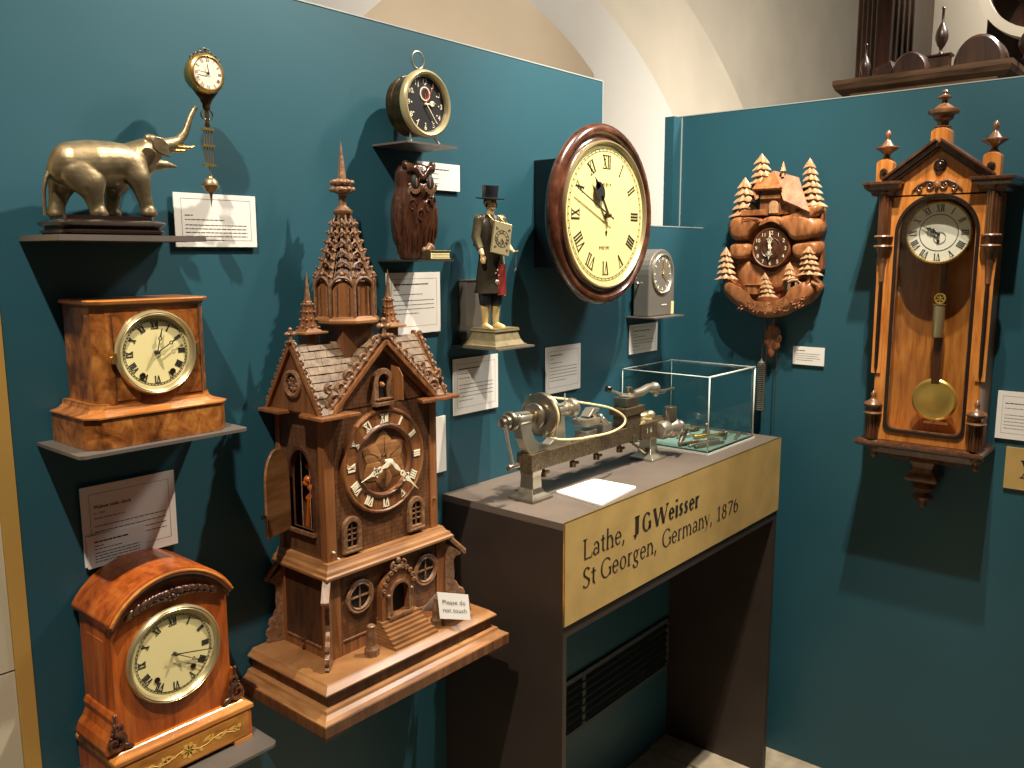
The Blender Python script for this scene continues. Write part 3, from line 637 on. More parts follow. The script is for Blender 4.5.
chain(mb, [(585, 285, 84, .006), (612, 350, 66), (632, 410, 50), (650, 470, 40), (668, 530, 37), (676, 556, 40)], -.018, .66)
chain(mb, [(680, 562, 30), (706, 568, 20)], -.019)
chain(mb, [(280, 320, 100, .006), (320, 380, 80), (340, 440, 56), (352, 490, 44), (366, 535, 40), (376, 558, 42)], -.018, .66)
chain(mb, [(384, 564, 32), (416, 570, 18)], -.019)
chain(mb, [(232, 330, 84, -.004), (212, 420, 54), (196, 500, 40), (190, 552, 41)], .016)
chain(mb, [(198, 562, 34), (226, 570, 18)], .016)
chain(mb, [(560, 330, 80, -.004), (532, 420, 48), (526, 500, 38), (532, 556, 38)], .016)
chain(mb, [(430, 330, 70), (500, 330, 70)], 0, .9)
for fx_, fz_, yy_ in ((678, 574, -.018), (378, 574, -.018), (192, 574, .016), (534, 574, .016)):
    p = E(fx_, fz_); mb.lathe([(.0105, p[1] - .001), (.0112, p[1] + .003), (.009, p[1] + .010)], 16, (p[0], -DE + yy_, 0), sy=.85)
chain(mb, [(720, 130, 34, -.008), (700, 120, 30, -.008)])
part('body', mb, M['bronze'], t, remesh=.0015, smooth=5)
mb = MB(); mb.tube([(E(a, b)[0], -DE + .002, E(a, b)[1]) for a, b in ((165, 262), (125, 300), (100, 350), (88, 420), (90, 500), (96, 575))], [.0055, .0036, .0027, .0024, .0022, .0024], 10); part('tail', mb, M['bronze'], t)
mb = MB()
ear = [E(*p) for p in ((672, 128), (700, 108), (740, 118), (770, 150), (778, 190), (788, 232), (755, 226), (715, 205), (685, 178))]
mb.prism(ear, -DE - .024, -DE - .028); part('ear', mb, M['bronze'], t, bevel=.0012)
for s, dy in ((-1, -.008), (1, .008)):
    a = E(868, 168 + 12 * (s > 0)); b = E(925, 172 + 10 * (s > 0)); c = E(972, 162 + 14 * (s > 0))
    part('tusk', MB().tube([(a[0], -DE + dy * 1.2, a[1]), (b[0], -DE + dy * 1.6, b[1]), (c[0], -DE + dy * 1.3, c[1])], [.0032, .0028, .0008], 10), M['gilt'], t)
cc = w1(208, 73.3, DE + .016); yc = -DE - .016
mb = MB(); mb.lathe([(.012, -.030), (.023, -.027), (.0268, -.018), (.0268, -.012), (.0282, -.010), (.0282, -.003), (.0265, .0), (.0238, .0015), (.0232, -.001), (.0, -.001)], 40, (cc[0], yc, cc[1]), 'y')
cs = part('clock_case', mb, M['gilt'], t)
mb = MB(); mb.lathe([(.0232, 0), (0, 0.0001)], 40, (cc[0], yc, cc[1]), 'y', sm=False); part('dial', mb, M['dial_w'], t, cs)
mb = MB(); romans(mb, cc, .0185, .0045, yc - .0002, th=.0002, wt=.1); ring(mb, cc, .0222, .0004, yc); part('numerals', mb, M['tower_c'], t, cs)
mb = MB(); hand(mb, cc, (cc[0] - .002, cc[1] + .013), yc - .002, .0014, th=.0003); hand(mb, cc, (cc[0] - .0175, cc[1] + .001), yc - .0026, .0011, th=.0003); hub(mb, cc, yc, .0018, .002); part('hands', mb, M['numk'], t, cs)
mb = MB()                                            # scroll crest over the case
for k in range(-3, 4):
    a = k * .28; R_ = .0285; p = (cc[0] + R_ * sin(a), yc + .006, cc[1] + R_ * cos(a) + .001)
    mb.tube([(p[0] + .003 * cos(b) * 1., p[1], p[2] + .0025 * sin(b)) for b in [j * .9 for j in range(7)]], .0009, 6)
mb.ball((cc[0] + .001, yc + .006, cc[1] + .034), .0022, 8, 6)
mb.tube([(cc[0] - .007, yc + .006, cc[1] + .0335), (cc[0], yc + .006, cc[1] + .036), (cc[0] + .007, yc + .006, cc[1] + .0335)], .0008, 6)
part('scroll_crest', mb, M['bronze_d'], t, cs)
px = w1(206.5, 110, DE); yo = -DE
mb = MB()
zz = lambda py: w1(206.3, py, DE)[1]
mb.lathe([(.022, zz(89)), (.017, zz(94)), (.0095, zz(100)), (.0055, zz(103)), (.0065, zz(106.7)), (.0055, zz(109)), (.003, zz(111)), (.004, zz(113)), (.003, zz(122)), (.0045, zz(126)), (.002, zz(128))][::-1], 16, (px[0], yo, 0), sy=.4)
for s in (-1, 1):
    mb.tube([(px[0] + s * (.004 + .0055 * sin(a)), yo, zz(113) + .005 * cos(a) - .001 * k) for k, a in enumerate([j * .75 for j in range(9)])], .0011, 6)
    mb.tube([(px[0] + s * .012, yo, zz(90)), (px[0] + s * .010, yo, zz(98)), (px[0] + s * .006, yo, zz(104))], .0012, 6)
pe = part('pendulum', mb, M['bronze_d'], t)
mb = MB()
for py in (129.3, 145.8, 165): mb.box(px[0] - .0095, px[0] + .0095, yo - .003, yo + .003, zz(py) - .0016, zz(py) + .0016)
part('cross_bar', mb, M['gilt_b'], t, pe)
mb = MB()
for k in (-1.5, -.5, .5, 1.5):
    mb.tube([(px[0] + k * .0042, yo, zz(128)), (px[0] + k * .0042, yo, zz(166))], .0007, 6)
mb.tube([(px[0], yo, zz(165)), (px[0], yo, zz(177))], .0009, 6)
part('grid_rods', mb, M['gilt'], t, pe)
R_ = .0115; zc = zz(185)
mb = MB(); mb.lathe([(0, -.034), (.0012, -.022), (.0022, -.012), (.008, -.0085), (R_, -.002), (.0135, -.0012), (.0135, .0004), (R_, .001), (.0108, .005), (.007, .0095), (.004, .0105), (.003, .0125), (.001, .013)], 24, (px[0], yo, zc)); part('bob', mb, M['bronze'], t, pe)

# ================================================================= walnut mantel clock with chamfered corners
t = thing('mantel_clock', F1, (.575, -.065, 1.2455), 'burl walnut box-shaped mantel clock with round cream dial and brass bezel', 'clock')
zb = 1.246
mb = MB(); mb.levels([(zb, 0), (1.285, 0), (1.287, .002)], .475, .680, -.1225, -.006, cham=.017); part('base', mb, M['burl'], t)
mb = MB(); mb.levels([(1.287, -.002), (1.289, -.002), (1.290, .004), (1.292, .010), (1.296, .015), (1.301, .0165), (1.303, .0165)], .475, .680, -.1225, -.006, cham=.015); part('base_moulding', mb, M['burl_top'], t)
mb = MB(); mb.levels([(1.3015, 0), (1.4345, 0)], .4985, .660, -.1065, -.012, cham=.014); bd = part('body', mb, M['burl'], t)
mb = MB(); mb.levels([(1.424, .003), (1.4345, -.0015)], .4985, .660, -.1065, -.012, cham=.014); part('neck_moulding', mb, M['tower_d'], t)
mb = MB(); mb.levels([(1.4345, -.001), (1.4365, -.005), (1.440, -.006), (1.4415, -.004)], .4985, .660, -.1065, -.012, cham=.014); part('top_board', mb, M['burl_top'], t)
mb = MB(); mb.box(.5215, .6445, -.1078, -.1066, 1.306, 1.4235); part('front_panel', mb, M['burl'], t)
for x in (.5210, .6450): part('panel_beading', MB().box(x - .0006, x + .0006, -.1082, -.1068, 1.303, 1.424), M['tower_d'], t)
c = (.5785, 1.3675)
bezel(t, c, [(.0575, 0), (.0585, .002), (.0575, .006), (.0555, .0085), (.0545, .0075), (.0535, .0085), (.0515, .007), (.0495, .0015)], -.1078, 'gilt_p')
q = lambda x, y: w1(110 + x / 7.68, 300 + y / 7.68, .1095)
pv = q(330, 400); dd = (c[0] - pv[0], c[1] - pv[1])
tp = lambda x, y: (q(x, y)[0] + dd[0], q(x, y)[1] + dd[1])
dial(t, c, .0505, -.1086, 'dial_c', .0375, .0095, (tp(365, 215), tp(505, 270)), .0019, ('breguet', 'breguet'), holes=((c[0] - .0215, c[1] - .031), (c[0] + .0225, c[1] - .0285)), nw=dict(wt=.15, wsc=.85))
mb = MB(); mb.lathe([(.002, 0), (.002, .008)], 8, (c[0] - .0605, -.108, c[1] - .004), 'y'); mb.box(c[0] - .063, c[0] - .058, -.116, -.108, c[1] - .010, c[1] + .004); mb.ball((c[0] - .064, -.113, c[1] - .002), .0025, 8, 6)
mb.box(c[0] + .058, c[0] + .061, -.116, -.108, c[1] - .008, c[1] + .010)
part('hinge_and_catch', mb, M['gilt'], t)

# ================================================================= arched clock with marquetry base
t = thing('mantel_clock', F1, (.578, -.07, .7495), 'honey-coloured arched mantel clock with carved scrolls and floral inlaid base', 'clock')
bx0, bx1, by = .4721, .6885, -.1262
mb = MB(); mb.box(bx0 + .002, bx1 - .002, by + .001, -.004, .7555, .800); base = part('base', mb, M['honey'], t, bevel=.001)
mb = MB(); mb.box(bx0 + .012, bx1 - .008, by - .0002, by + .002, .7585, .7955); part('inlaid_panel', mb, M['inlay_field'], t, base)
mb = MB(); mb.levels([(.7985, .001), (.8005, -.001), (.8055, -.001), (.807, .0), (.812, .010), (.8135, .012)], bx0, bx1, by, -.004); part('base_moulding', mb, M['honey_h'], t)
mb = MB(); mb.box(bx0 + .004, bx0 + .035, by - .0005, by + .02, .7497, .7556); mb.box(bx1 - .034, bx1 - .003, by - .0005, by + .02, .7497, .7556); mb.box(bx0 + .004, bx0 + .03, -.03, -.006, .7497, .7556); mb.box(bx1 - .03, bx1 - .003, -.03, -.006, .7497, .7556); part('foot', mb, M['honey_h'], t)
mb = MB(); rnd = random.Random(3); cz = .777           # flower and leaf marquetry
def petal(mb, x, z, a, L, w, y): mb.prism([(x + cos(a) * L * f - sin(a) * w * g, z + sin(a) * L * f + cos(a) * w * g) for f, g in ((0, 0), (.3, .8), (.6, 1), (.85, .6), (1, 0), (.85, -.6), (.6, -1), (.3, -.8))], y, y - .0003)
for k in range(7): petal(mb, .580, cz, k * 2 * pi / 7 + .3, .013, .0042, by - .0003)
for k, (x, a, L) in enumerate([(.560, 2.7, .018), (.552, 3.6, .016), (.545, 2.2, .012), (.602, .3, .017), (.612, .9, .014), (.620, -.5, .015), (.632, .6, .013), (.528, 3.3, .014), (.520, 2.5, .012), (.645, 0, .014), (.660, .9, .010), (.655, -.7, .012), (.508, 3.2, .012), (.538, 4.2, .01), (.596, -1.0, .01)]):
    petal(mb, x, cz + (.003 if k % 2 else -.002), a, L, .003, by - .0003)
mb.tube([(.498 + .0122 * k, by - .0002, cz + .004 * sin(k * 1.3)) for k in range(14)], .0006, 4)
part('floral_inlay', mb, M['inlay'], t, base)
hx0, hx1, hy = .487, .664, -.108
def archtop(x0, x1, z0, zs, za, n=18):
    w = (x1 - x0) / 2; cx_ = (x0 + x1) / 2; h = za - zs; R_ = (w * w + h * h) / (2 * h); a = math.asin(w / R_)
    return [(x0, z0), (x1, z0)] + [(cx_ + R_ * sin(a - 2 * a * i / n), za - R_ + R_ * cos(a - 2 * a * i / n)) for i in range(n + 1)]
mb = MB(); mb.prism(archtop(hx0, hx1, .8135, .996, 1.0415), hy, -.012); body_ = part('case', mb, M['honey'], t)
mb = MB()                                              # curved roof board with moulded front lip
o = archtop(hx0 - .008, hx1 + .006, 1.0, 1.004, 1.0585)[2:]; i_ = archtop(hx0 - .0015, hx1 + .0015, 1.0, .992, 1.045)[2:]
ringp = o + i_[::-1]
mb.prism(ringp, hy - .012, -.004); part('roof', mb, M['honey'], t, bevel=.003)
mb = MB(); i2 = archtop(hx0 + .001, hx1 - .001, 1.0, .988, 1.0405)[2:]
mb.prism([(a, b + .0008) for a, b in i_] + i2[::-1], hy - .009, hy + .0); part('roof_cove', mb, M['dark_carve'], t)
mb = MB(); mb.tube([(a, hy - .014, b - .0015) for a, b in archtop(hx0 - .0045, hx1 + .003, 1, 1.002, 1.054)[2:]], .0022, 8); part('roof_bead', mb, M['honey_h'], t)
mb = MB(); mb.box(hx0 - .0012, hx0, hy + .012, -.03, .84, .985); mb.box(hx0 - .002, hx0 - .001, hy + .02, -.038, .86, .97); part('side_door', mb, M['honey'], t)
c = (.5775, .9325)
q = lambda x, y: w1(115 + x / 6.133, 590 + y / 6.133, -(-.1105))
pv = q(372, 392); c = (pv[0] - .001, pv[1] + .001)
bezel(t, c, [(.0715, 0), (.0725, .002), (.0715, .005), (.0695, .0075), (.0685, .006), (.067, .0075), (.065, .0055), (.063, .001)], hy, 'gilt_p')
dial(t, c, .0642, hy - .0008, 'dial_c', .049, .011, (q(555, 432), q(590, 352)), .0017, ('breguet', 'plain'), holes=(q(262, 555), q(482, 468)), nw=dict(wt=.15, wsc=.85))
def scroll(mb, c, r, turns, y, w, hand_=1, a0=0, ax=None, n=26):
    pts = []
    for k in range(n):
        f = k / (n - 1); a = a0 + hand_ * turns * 2 * pi * f; rr = r * (1 - .86 * f); pts.append((c[0] + rr * cos(a), y, c[1] + rr * sin(a)))
    mb.tube(pts, [w * (1 - .55 * k / (n - 1)) for k in range(n)], 6)
mb = MB(); yc = hy - .006; ctr = ((hx0 + hx1) / 2, 1.0255)   # carved leaf and flower under the roof
for k in range(5): a = k * 2 * pi / 5 + .3; mb.ball((ctr[0] + .006 * cos(a), yc, ctr[1] - .008 + .006 * sin(a)), (.0042, .003, .0042), 8, 6)
mb.ball((ctr[0], yc - .003, ctr[1] - .008), .0025, 8, 6)
for s in (-1, 1):
    for k in range(6):
        x = ctr[0] + s * (.012 + .0105 * k); z = ctr[1] - .004 - .0006 * k * k
        mb.ball((x, yc - .001, z), (.0092, .0038, .0052 - .0003 * k), 8, 6, Matrix.Rotation(s * (.35 + .1 * k), 4, 'Y'))
        mb.ball((x, yc, z - .008 + .0008 * k), (.0075, .003, .003), 8, 6, Matrix.Rotation(s * (-.3 + .1 * k), 4, 'Y'))
part('carved_garland', mb, M['dark_carve'], t)
for s, xe in ((-1, hx0), (1, hx1)):                    # side consoles with acanthus carving
    mb = MB(); y0, y1 = (hy - .004, -.02)
    prof = [(0, .8135), (s * .019, .8135), (s * .021, .822), (s * .017, .834), (s * .010, .842), (s * .006, .852), (s * .0075, .862), (s * .004, .869), (0, .870)]
    mb.prism([(xe + a, b) for a, b in prof], y0, y1); cn = part('side_console', mb, M['honey'], t, bevel=.0015)
    mb = MB(); yq = y0 - .0015
    scroll(mb, (xe + s * .007, .829), .0145, 1.35, yq - .001, .0038, s, pi / 2)
    scroll(mb, (xe + s * .003, .850), .0085, 1.2, yq - .001, .0032, -s, -pi / 2); mb.ball((xe - s * .004, yq, .836), (.006, .004, .012), 8, 6, Matrix.Rotation(s * .5, 4, 'Y'))
    mb.tube([(xe + s * .003, yq, .835), (xe + s * .0055, yq, .848), (xe + s * .004, yq, .858), (xe + s * .0045, yq, .867)], [.003, .0032, .002, .0022], 8)
    mb.ball((xe + s * .005, yq, .869), .003, 8, 6); mb.ball((xe - s * .010, yq, .820), (.012, .004, .0042), 8, 6, Matrix.Rotation(s * -.5, 4, 'Y'))
    for k in range(4): mb.ball((xe + s * (.012 - .002 * k), yq, .838 + .006 * k), (.0035, .002, .0018), 8, 6, Matrix.Rotation(s * .6, 4, 'Y'))
    part('acanthus', mb, M['dark_carve'], t, cn)

# ================================================================= alarm clock
t = thing('alarm_clock', F1, (1.13, -.05, 1.701), 'round cream-rimmed alarm clock with black dial and ring handle on two legs', 'clock')
q = lambda x, y: w1(375 + x / 12, 40 + y / 12, .088)
c = (1.1285, 1.7705); R_ = .0595
mb = MB(); mb.lathe([(.02, -.060), (.048, -.058), (.0535, -.052), (.0535, -.040), (.0548, -.039), (.0548, -.037), (.0535, -.036), (.0535, -.012), (.056, -.011), (.056, -.006)], 48, (c[0], -.088, c[1]), 'y'); part('case', mb, M['bronze_d'], t)
bezel(t, c, [(.056, -.010), (R_, -.008), (R_ + .001, -.002), (.0585, .003), (.055, .0055), (.0515, .004), (.0495, -.002), (.048, -.004)], -.088, 'cream_metal', name='rim')
bezel(t, c, [(.0495, -.004), (.0495, -.001), (.0482, -.0005), (.0475, -.004)], -.088, 'steel_l', name='inner_ring')
d_ = part('dial', MB().lathe([(.0488, -.0045), (0, -.0045)], 48, (c[0], -.088, c[1]), 'y', sm=False), M['dial_k'], t)
mb = MB()
for k in range(12): polar_text(mb, str(k or 12), c, k * pi / 6, .0405, .0092, -.0836 - .0003)
for k in range(12):
    a = k * pi / 6; mb.lathe([(.0014, 0), (0, .0003)], 8, (c[0] + .034 * sin(a), -.0838, c[1] + .034 * cos(a)), 'y')
part('numerals', mb, M['white'], t, d_)
sc = (c[0] - .001, c[1] + .018)
mb = MB(); ring(mb, sc, .0115, .0022, -.0838, .001); part('seconds_ring', mb, M['dial_w'], t, d_)
mb = MB(); hand(mb, c, (c[0] + .019, c[1] + .033), -.0850, .0012); hand(mb, sc, (sc[0] + .001, sc[1] - .009), -.0850, .0008); ring(mb, sc, .0085, .0007, -.0838); part('alarm_hand', mb, M['red'], t)
mb = MB(); hand(mb, c, (c[0] + .024, c[1] + .0035), -.0862, .0032, 'spade'); part('hour_hand', mb, M['white'], t)
mb = MB(); hand(mb, c, (c[0] + .026, c[1] - .032), -.0872, .0013); hub(mb, c, -.0838, .0022, .003); part('minute_hand', mb, M['white'], t)
for s in (-1, 1):
    mb = MB(); mb.tube([(c[0] + s * .026, -.072, c[1] - .050), (c[0] + s * .033, -.078, c[1] - .0605), (c[0] + s * .036, -.082, 1.7025)], [.0026, .0021, .0026], 8); part('leg', mb, M['steel_l'], t)
mb = MB(); rc_ = (c[0] - .002, c[1] + .0785)
mb.tube([(rc_[0] + .0148 * cos(a), -.068, rc_[1] + .0150 * sin(a)) for a in [2 * pi * k / 28 for k in range(28)]], .0018, 8, closed=True)
mb.lathe([(.004, 0), (.004, .004), (.0025, .007), (.003, .010)], 10, (c[0] - .001, -.068, c[1] + .056)); part('ring_handle', mb, M['steel_l'], t)

# ================================================================= carved owl with book
t = thing('owl_clock', F1, (1.125, -.058, 1.491), 'dark carved wooden owl with big pale-rimmed eyes perched beside a book', 'owl')
def O(x, y, d=.058): return w1(385 + x / 6.98, 155 + y / 6.98, d)
mb = MB(); ox = O(205, 500)[0]; yo = -.058
prof = [(0, 1.4912), (.036, 1.4912), (.040, 1.500), (.044, 1.520), (.050, 1.550), (.0535, 1.575), (.0535, 1.592), (.050, 1.610), (.046, 1.622), (.046, 1.636), (.045, 1.650), (.038, 1.661), (.02, 1.666), (0, 1.666)]
RO = Matrix.Translation((ox, yo, 0)) @ Matrix.Rotation(radians(-22), 4, 'Z') @ Matrix.Diagonal((.77, .84, 1, 1)) @ Matrix.Translation((-ox, -yo, 0))
mb.push(RO); mb.lathe(prof, 28, (ox, yo, 0), sy=.85)
for s in (-1, 1):                                       # ear tufts and brows
    mb.tube([(ox + s * .030 + .004, yo - .030, 1.656), (ox + s * .018 + .004, yo - .044, 1.654), (ox + .004, yo - .048, 1.636)], [.010, .008, .005], 8)
    mb.ball((ox + s * .034 + .003, yo - .026, 1.662), (.009, .009, .008), 10, 6)
    mb.ball((ox + s * .045, yo + .0, 1.565), (.012, .030, .050), 12, 8)   # folded wings
mb.ball((ox + .004, yo - .046, 1.615), (.006, .007, .013), 10, 6)        # beak
mb.pop(); bd = part('body', mb, M['owl'], t, remesh=.0016, smooth=2)
mb = MB(); mb.push(RO)                                 # breast feathers and vertical flutes
for k in range(13):
    a = -pi / 2 + (k - 6) * .27; 
    mb.tube([(ox + r * cos(a), yo + r * .85 * sin(a), z) for z, r in ((1.494, .0375), (1.512, .0435), (1.535, .049), (1.556, .0522))], [.0016, .0028, .0032, .0015], 6)
for s, zz_, cx_ in ((-1, 1.590, -.020), (1, 1.590, .018), (-1, 1.572, -.002), (1, 1.596, .036)):
    a = -pi / 2 + cx_ / .05; b = (ox + .0535 * cos(a), yo + .0465 * sin(a), zz_)
    mb.tube([(b[0] + .0085 * cos(q_) * cos(a + pi / 2), b[1] + .0085 * cos(q_) * sin(a + pi / 2) * .8 - .0005, b[2] + .0095 * sin(q_)) for q_ in [k * .6 for k in range(9)]], .0021, 6)
mb.pop(); part('carved_feathers', mb, M['owl'], t, bd)
for s in (-1, 1):
    e = (ox + .004 + s * .0195, yo - .043, 1.629)
    mb = MB(); mb.push(RO); mb.ball(e, (.0115, .006, .015), 14, 8, Matrix.Rotation(s * .35, 4, 'Z')); mb.pop()
    ey = part('eye', mb, M['black'], t)
    mb = MB(); mb.push(RO); mb.ball((e[0] - s * .003, e[1] - .0052, e[2]), (.0035, .0016, .0085), 8, 6)
    for k in range(9):
        a = pi + .25 + (pi - .5) * k / 8
        mb.tube([(e[0] + .0115 * cos(a), e[1] - .004, e[2] + .012 * sin(a)), (e[0] + .0165 * cos(a), e[1] - .0025, e[2] + .0195 * sin(a))], [.0026, .0036], 6)
    for k in range(3): mb.tube([(e[0] - s * .010 , e[1] - .005 , e[2] + .004 + k * .004), (e[0] - s * .012, e[1] - .003, e[2] + .012 + k * .001)], .0014, 6)
    mb.pop(); part('eye_feathers', mb, M['tower_c'], t, ey, label='pale carved feathers under the eye')
bx, bz = O(250, 715, .085)[0] + .004, 1.4912
mb = MB(); mb.tube([(bx + .004, -.095, 1.506), (bx + .011, -.095, 1.515), (bx + .018, -.094, 1.511)], [.006, .008, .006], 10); mb.ball((bx + .003, -.088, 1.508), .007, 10, 6); part('claw', mb, M['tower_c'], t, remesh=.0016, smooth=1)
mb = MB(); mb.box(bx - .002, bx + .052, -.108, -.062, bz, bz + .002); mb.box(bx - .002, bx + .052, -.108, -.062, bz + .0145, bz + .0165); mb.box(bx - .002, bx + .0, -.108, -.062, bz, bz + .0165); bk = part('book', mb, M['bronze'], t, bevel=.0006)
mb = MB(); mb.box(bx + .0, bx + .050, -.1065, -.0635, bz + .002, bz + .0145); part('pages', mb, M['dial_c'], t, bk)
mb = MB()
for k in range(4): mb.box(bx + .004, bx + .0502, -.1068, -.0632, bz + .0036 + k * .0028, bz + .0042 + k * .0028)
part('page_grooves', mb, M['groove'], t, bk)

# ================================================================= clock peddler figure
t = thing('peddler_figurine', F1, (1.325, -.078, 1.3125), 'painted statuette of a standing clock peddler in top hat with a dial on his chest', 'figurine')
zt = 1.3505
mb = MB(); mb.levels([(1.3127, 0), (1.3165, 0), (1.318, .004), (1.326, .009), (1.338, .0125), (1.3435, .0135), (1.3445, .0115), (zt, .0115)], 1.276, 1.374, -.1215, -.028, back=True); bs = part('pedestal', mb, M['stonegilt'], t)
mb = MB(); mb.levels([(1.3445, -.0006), (1.3475, -.0006)], 1.2875, 1.3625, -.110, -.0395, back=True); part('pedestal_band', mb, M['gilt_p'], t, bs)
fx, fy = 1.3105, -.078
def J(px_, py_, d=.078): p = w1(450 + px_ / 7.68, 170 + py_ / 7.68, d); return p
fs = .29 / 1.78        # statuette scale: metres of figure per metre of man
# anatomy in statuette metres, z above the pedestal top, facing -y turned slightly to +x
RZ = Matrix.Translation((fx, fy, zt)) @ Matrix.Rotation(radians(-16), 4, 'Z')
mb = MB(); mb.push(RZ)
def limb(pts, k=6, fl=1.0):
    for a, b in zip(pts, pts[1:]):
        for i in range(k + 1):
            f = i / k; mb.ball(tuple(a[j] + (b[j] - a[j]) * f for j in range(3)), tuple((a[3] + (b[3] - a[3]) * f) * q_ for q_ in (1, fl, 1)), 10, 7)
for s in (-1, 1):
    limb([(s * .0105, 0, .140, .0135), (s * .012, -.001, .082, .0095), (s * .0125, .001, .055, .0088), (s * .013, .003, .012, .0052)])
    limb([(s * .013, .003, .006, .0056), (s * .0155, -.012, .0045, .0052), (s * .017, -.022, .0035, .0038)])
limb([(0, 0, .135, .019), (0, 0, .160, .017), (0, -.001, .190, .021), (0, 0, .214, .018)], 6, .75)
limb([(-.019, 0, .219, .010), (.019, 0, .219, .010)], 6); limb([(0, 0, .222, .009), (0, -.001, .238, .0075)], 3)
mb.ball((0, -.002, .2515), (.0115, .0135, .0165), 14, 10)                     # head
mb.ball((0, -.0155, .2495), (.0025, .0035, .0045), 8, 6)                      # nose
mb.ball((0, -.012, .2405), (.0050, .0045, .0045), 8, 6)                       # chin
for s in (-1, 1): mb.ball((s * .0115, 0, .2500), (.0018, .003, .0045), 8, 6)  # ears
# right arm hangs bent with a clock weight in the hand, left arm reaches forward with a key chain
limb([(-.026, 0, .216, .0085), (-.0325, .003, .184, .0072), (-.030, -.012, .158, .0055), (-.0295, -.016, .150, .0050)])
limb([(.026, 0, .216, .0085), (.033, -.002, .186, .0072), (.031, -.020, .166, .0055), (.0305, -.031, .158, .0048)])
mb.pop(); bdy = part('body', mb, M['skin'], t, remesh=.0013, smooth=1)
def hnd(c, dirn, curl, s):
    m_ = MB(); m_.push(RZ @ Matrix.Translation(c) @ dirn)
    m_.ball((0, 0, -.006), (.0044, .0024, .0058), 10, 6)
    for k, (dx, L) in enumerate(((-.0032, .0062), (-.0011, .0074), (.0011, .0070), (.0032, .0055))):
        m_.tube([(dx, 0, -.010), (dx, -curl * .4, -.010 - L * .5), (dx, -curl * 1.2, -.010 - L * .85), (dx, -curl * 1.7, -.010 - L * .8)], [.0013, .0012, .0011, .0009], 6)
    m_.tube([(s * .004, 0, -.004), (s * .0065, -.002, -.007), (s * .0058, -.004, -.010)], [.0016, .0013, .001], 6)
    return m_
part('hand', hnd((-.0295, -.017, .150), Matrix.Rotation(radians(10), 4, 'X'), .0028, 1), M['skin'], t, bdy)
part('hand', hnd((.0305, -.034, .158), Matrix.Rotation(radians(-70), 4, 'X'), .0028, -1), M['skin'], t, bdy)
def coatloops(sp, n=28, fr=None):
    m_ = MB(); m_.push(RZ); lp = []
    for z, rx, ry, oy in sp: lp.append([(rx * cos(2 * pi * i / n) * (1 + .035 * sin(8 * 2 * pi * i / n) * (z < .12)), oy + ry * sin(2 * pi * i / n), z) for i in range(n)])
    m_.loft(lp, True); m_.pop(); return m_
part('long_coat', coatloops([(.072, .035, .0245, .002), (.082, .033, .023, .002), (.11, .030, .0205, .001), (.14, .0265, .0185, 0), (.158, .0245, .0175, 0), (.18, .0265, .0185, 0), (.205, .0285, .0185, 0), (.222, .0265, .0145, 0), (.229, .0135, .0100, 0)]), M['coat'], t)
mb = MB(); mb.push(RZ)
for s, pts in ((-1, [(-.026, 0, .219, .0112), (-.0325, .003, .184, .0096), (-.0302, -.010, .160, .0076)]), (1, [(.026, 0, .219, .0112), (.033, -.002, .186, .0096), (.0312, -.018, .1675, .0076)])):
    mb = MB(); mb.push(RZ); mb.tube([p[:3] for p in pts], [p[3] for p in pts], 12); mb.ball(pts[0][:3], pts[0][3], 12, 8); mb.pop(); part('sleeve', mb, M['coat_s'], t)
mb = MB(); mb.push(RZ); mb.box(.004, .0235, -.0215, -.0125, .068, .13); mb.pop(); part('coat_lining', mb, M['redcloth'], t)
mb = MB(); mb.push(RZ); mb.tube([(.0245, -.0145, .066), (.023, -.0185, .11), (.019, -.018, .15)], .0014, 6); mb.pop(); part('coat_edge', mb, M['dial_c'], t)
mb = MB(); mb.push(RZ)
for s in (-1, 1): mb.lathe([(.0085, .045), (.0125, .050), (.0145, .07), (.014, .09)], 14, (s * .0125, 0, 0))
mb.pop(); part('breeches', mb, M['navy'], t)
for s in (-1, 1):
    mb = MB(); mb.push(RZ); mb.lathe([(.006, .010), (.0068, .02), (.0085, .035), (.0098, .046), (.0088, .052)], 14, (s * .0128, .002, 0)); mb.pop(); part('stocking', mb, M['stock'], t)
    mb = MB(); mb.push(RZ); mb.loft([[(s * .0145 + (a * .0062 * w_), .006 - .034 * f, b) for a, b in ((-1, .0003), (1, .0003), (.9, h_ * .6), (.4, h_), (-.4, h_), (-.9, h_ * .6))] for f, w_, h_ in ((0, .75, .009), (.15, 1, .0125), (.4, .95, .0105), (.7, .95, .0075), (.95, .6, .005), (1, .2, .003))], True); mb.pop(); part('shoe', mb, M['stock'], t)
mb = MB(); mb.push(RZ @ Matrix.Translation((0, .001, .26)) @ Matrix.Rotation(radians(5), 4, 'X') @ Matrix.Translation((0, 0, -.26)))
mb.lathe([(.012, .2585), (.0300, .2600), (.0312, .2620), (.0300, .2628), (.0170, .2610), (.0165, .270), (.0178, .2850), (.0174, .2868), (0, .2868)], 24, sx=.92, sy=1.05); mb.pop(); part('top_hat', mb, M['navy'], t)
mb = MB(); mb.push(RZ); mb.ball((0, .003, .2535), (.0128, .0125, .0115), 12, 8); mb.tube([(-.0115, -.006, .2525), (-.0118, -.004, .243)], .002, 6); mb.tube([(.0115, -.006, .2525), (.0118, -.004, .243)], .002, 6); mb.pop(); part('hair', mb, M['navy'], t)
mb = MB(); mb.push(RZ)
for s in (-1, 1): mb.ball((s * .0045, -.0146, .2530), (.0016, .0008, .0011), 6, 5)
mb.tube([(-.003, -.0157, .2437), (0, -.0163, .2434), (.003, -.0157, .2437)], .0006, 5)
for s in (-1, 1): mb.tube([(s * .0025, -.0155, .2560), (s * .0065, -.0142, .2562)], .0006, 5)
mb.pop(); part('facial_features', mb, M['bronze_d'], t, bdy)
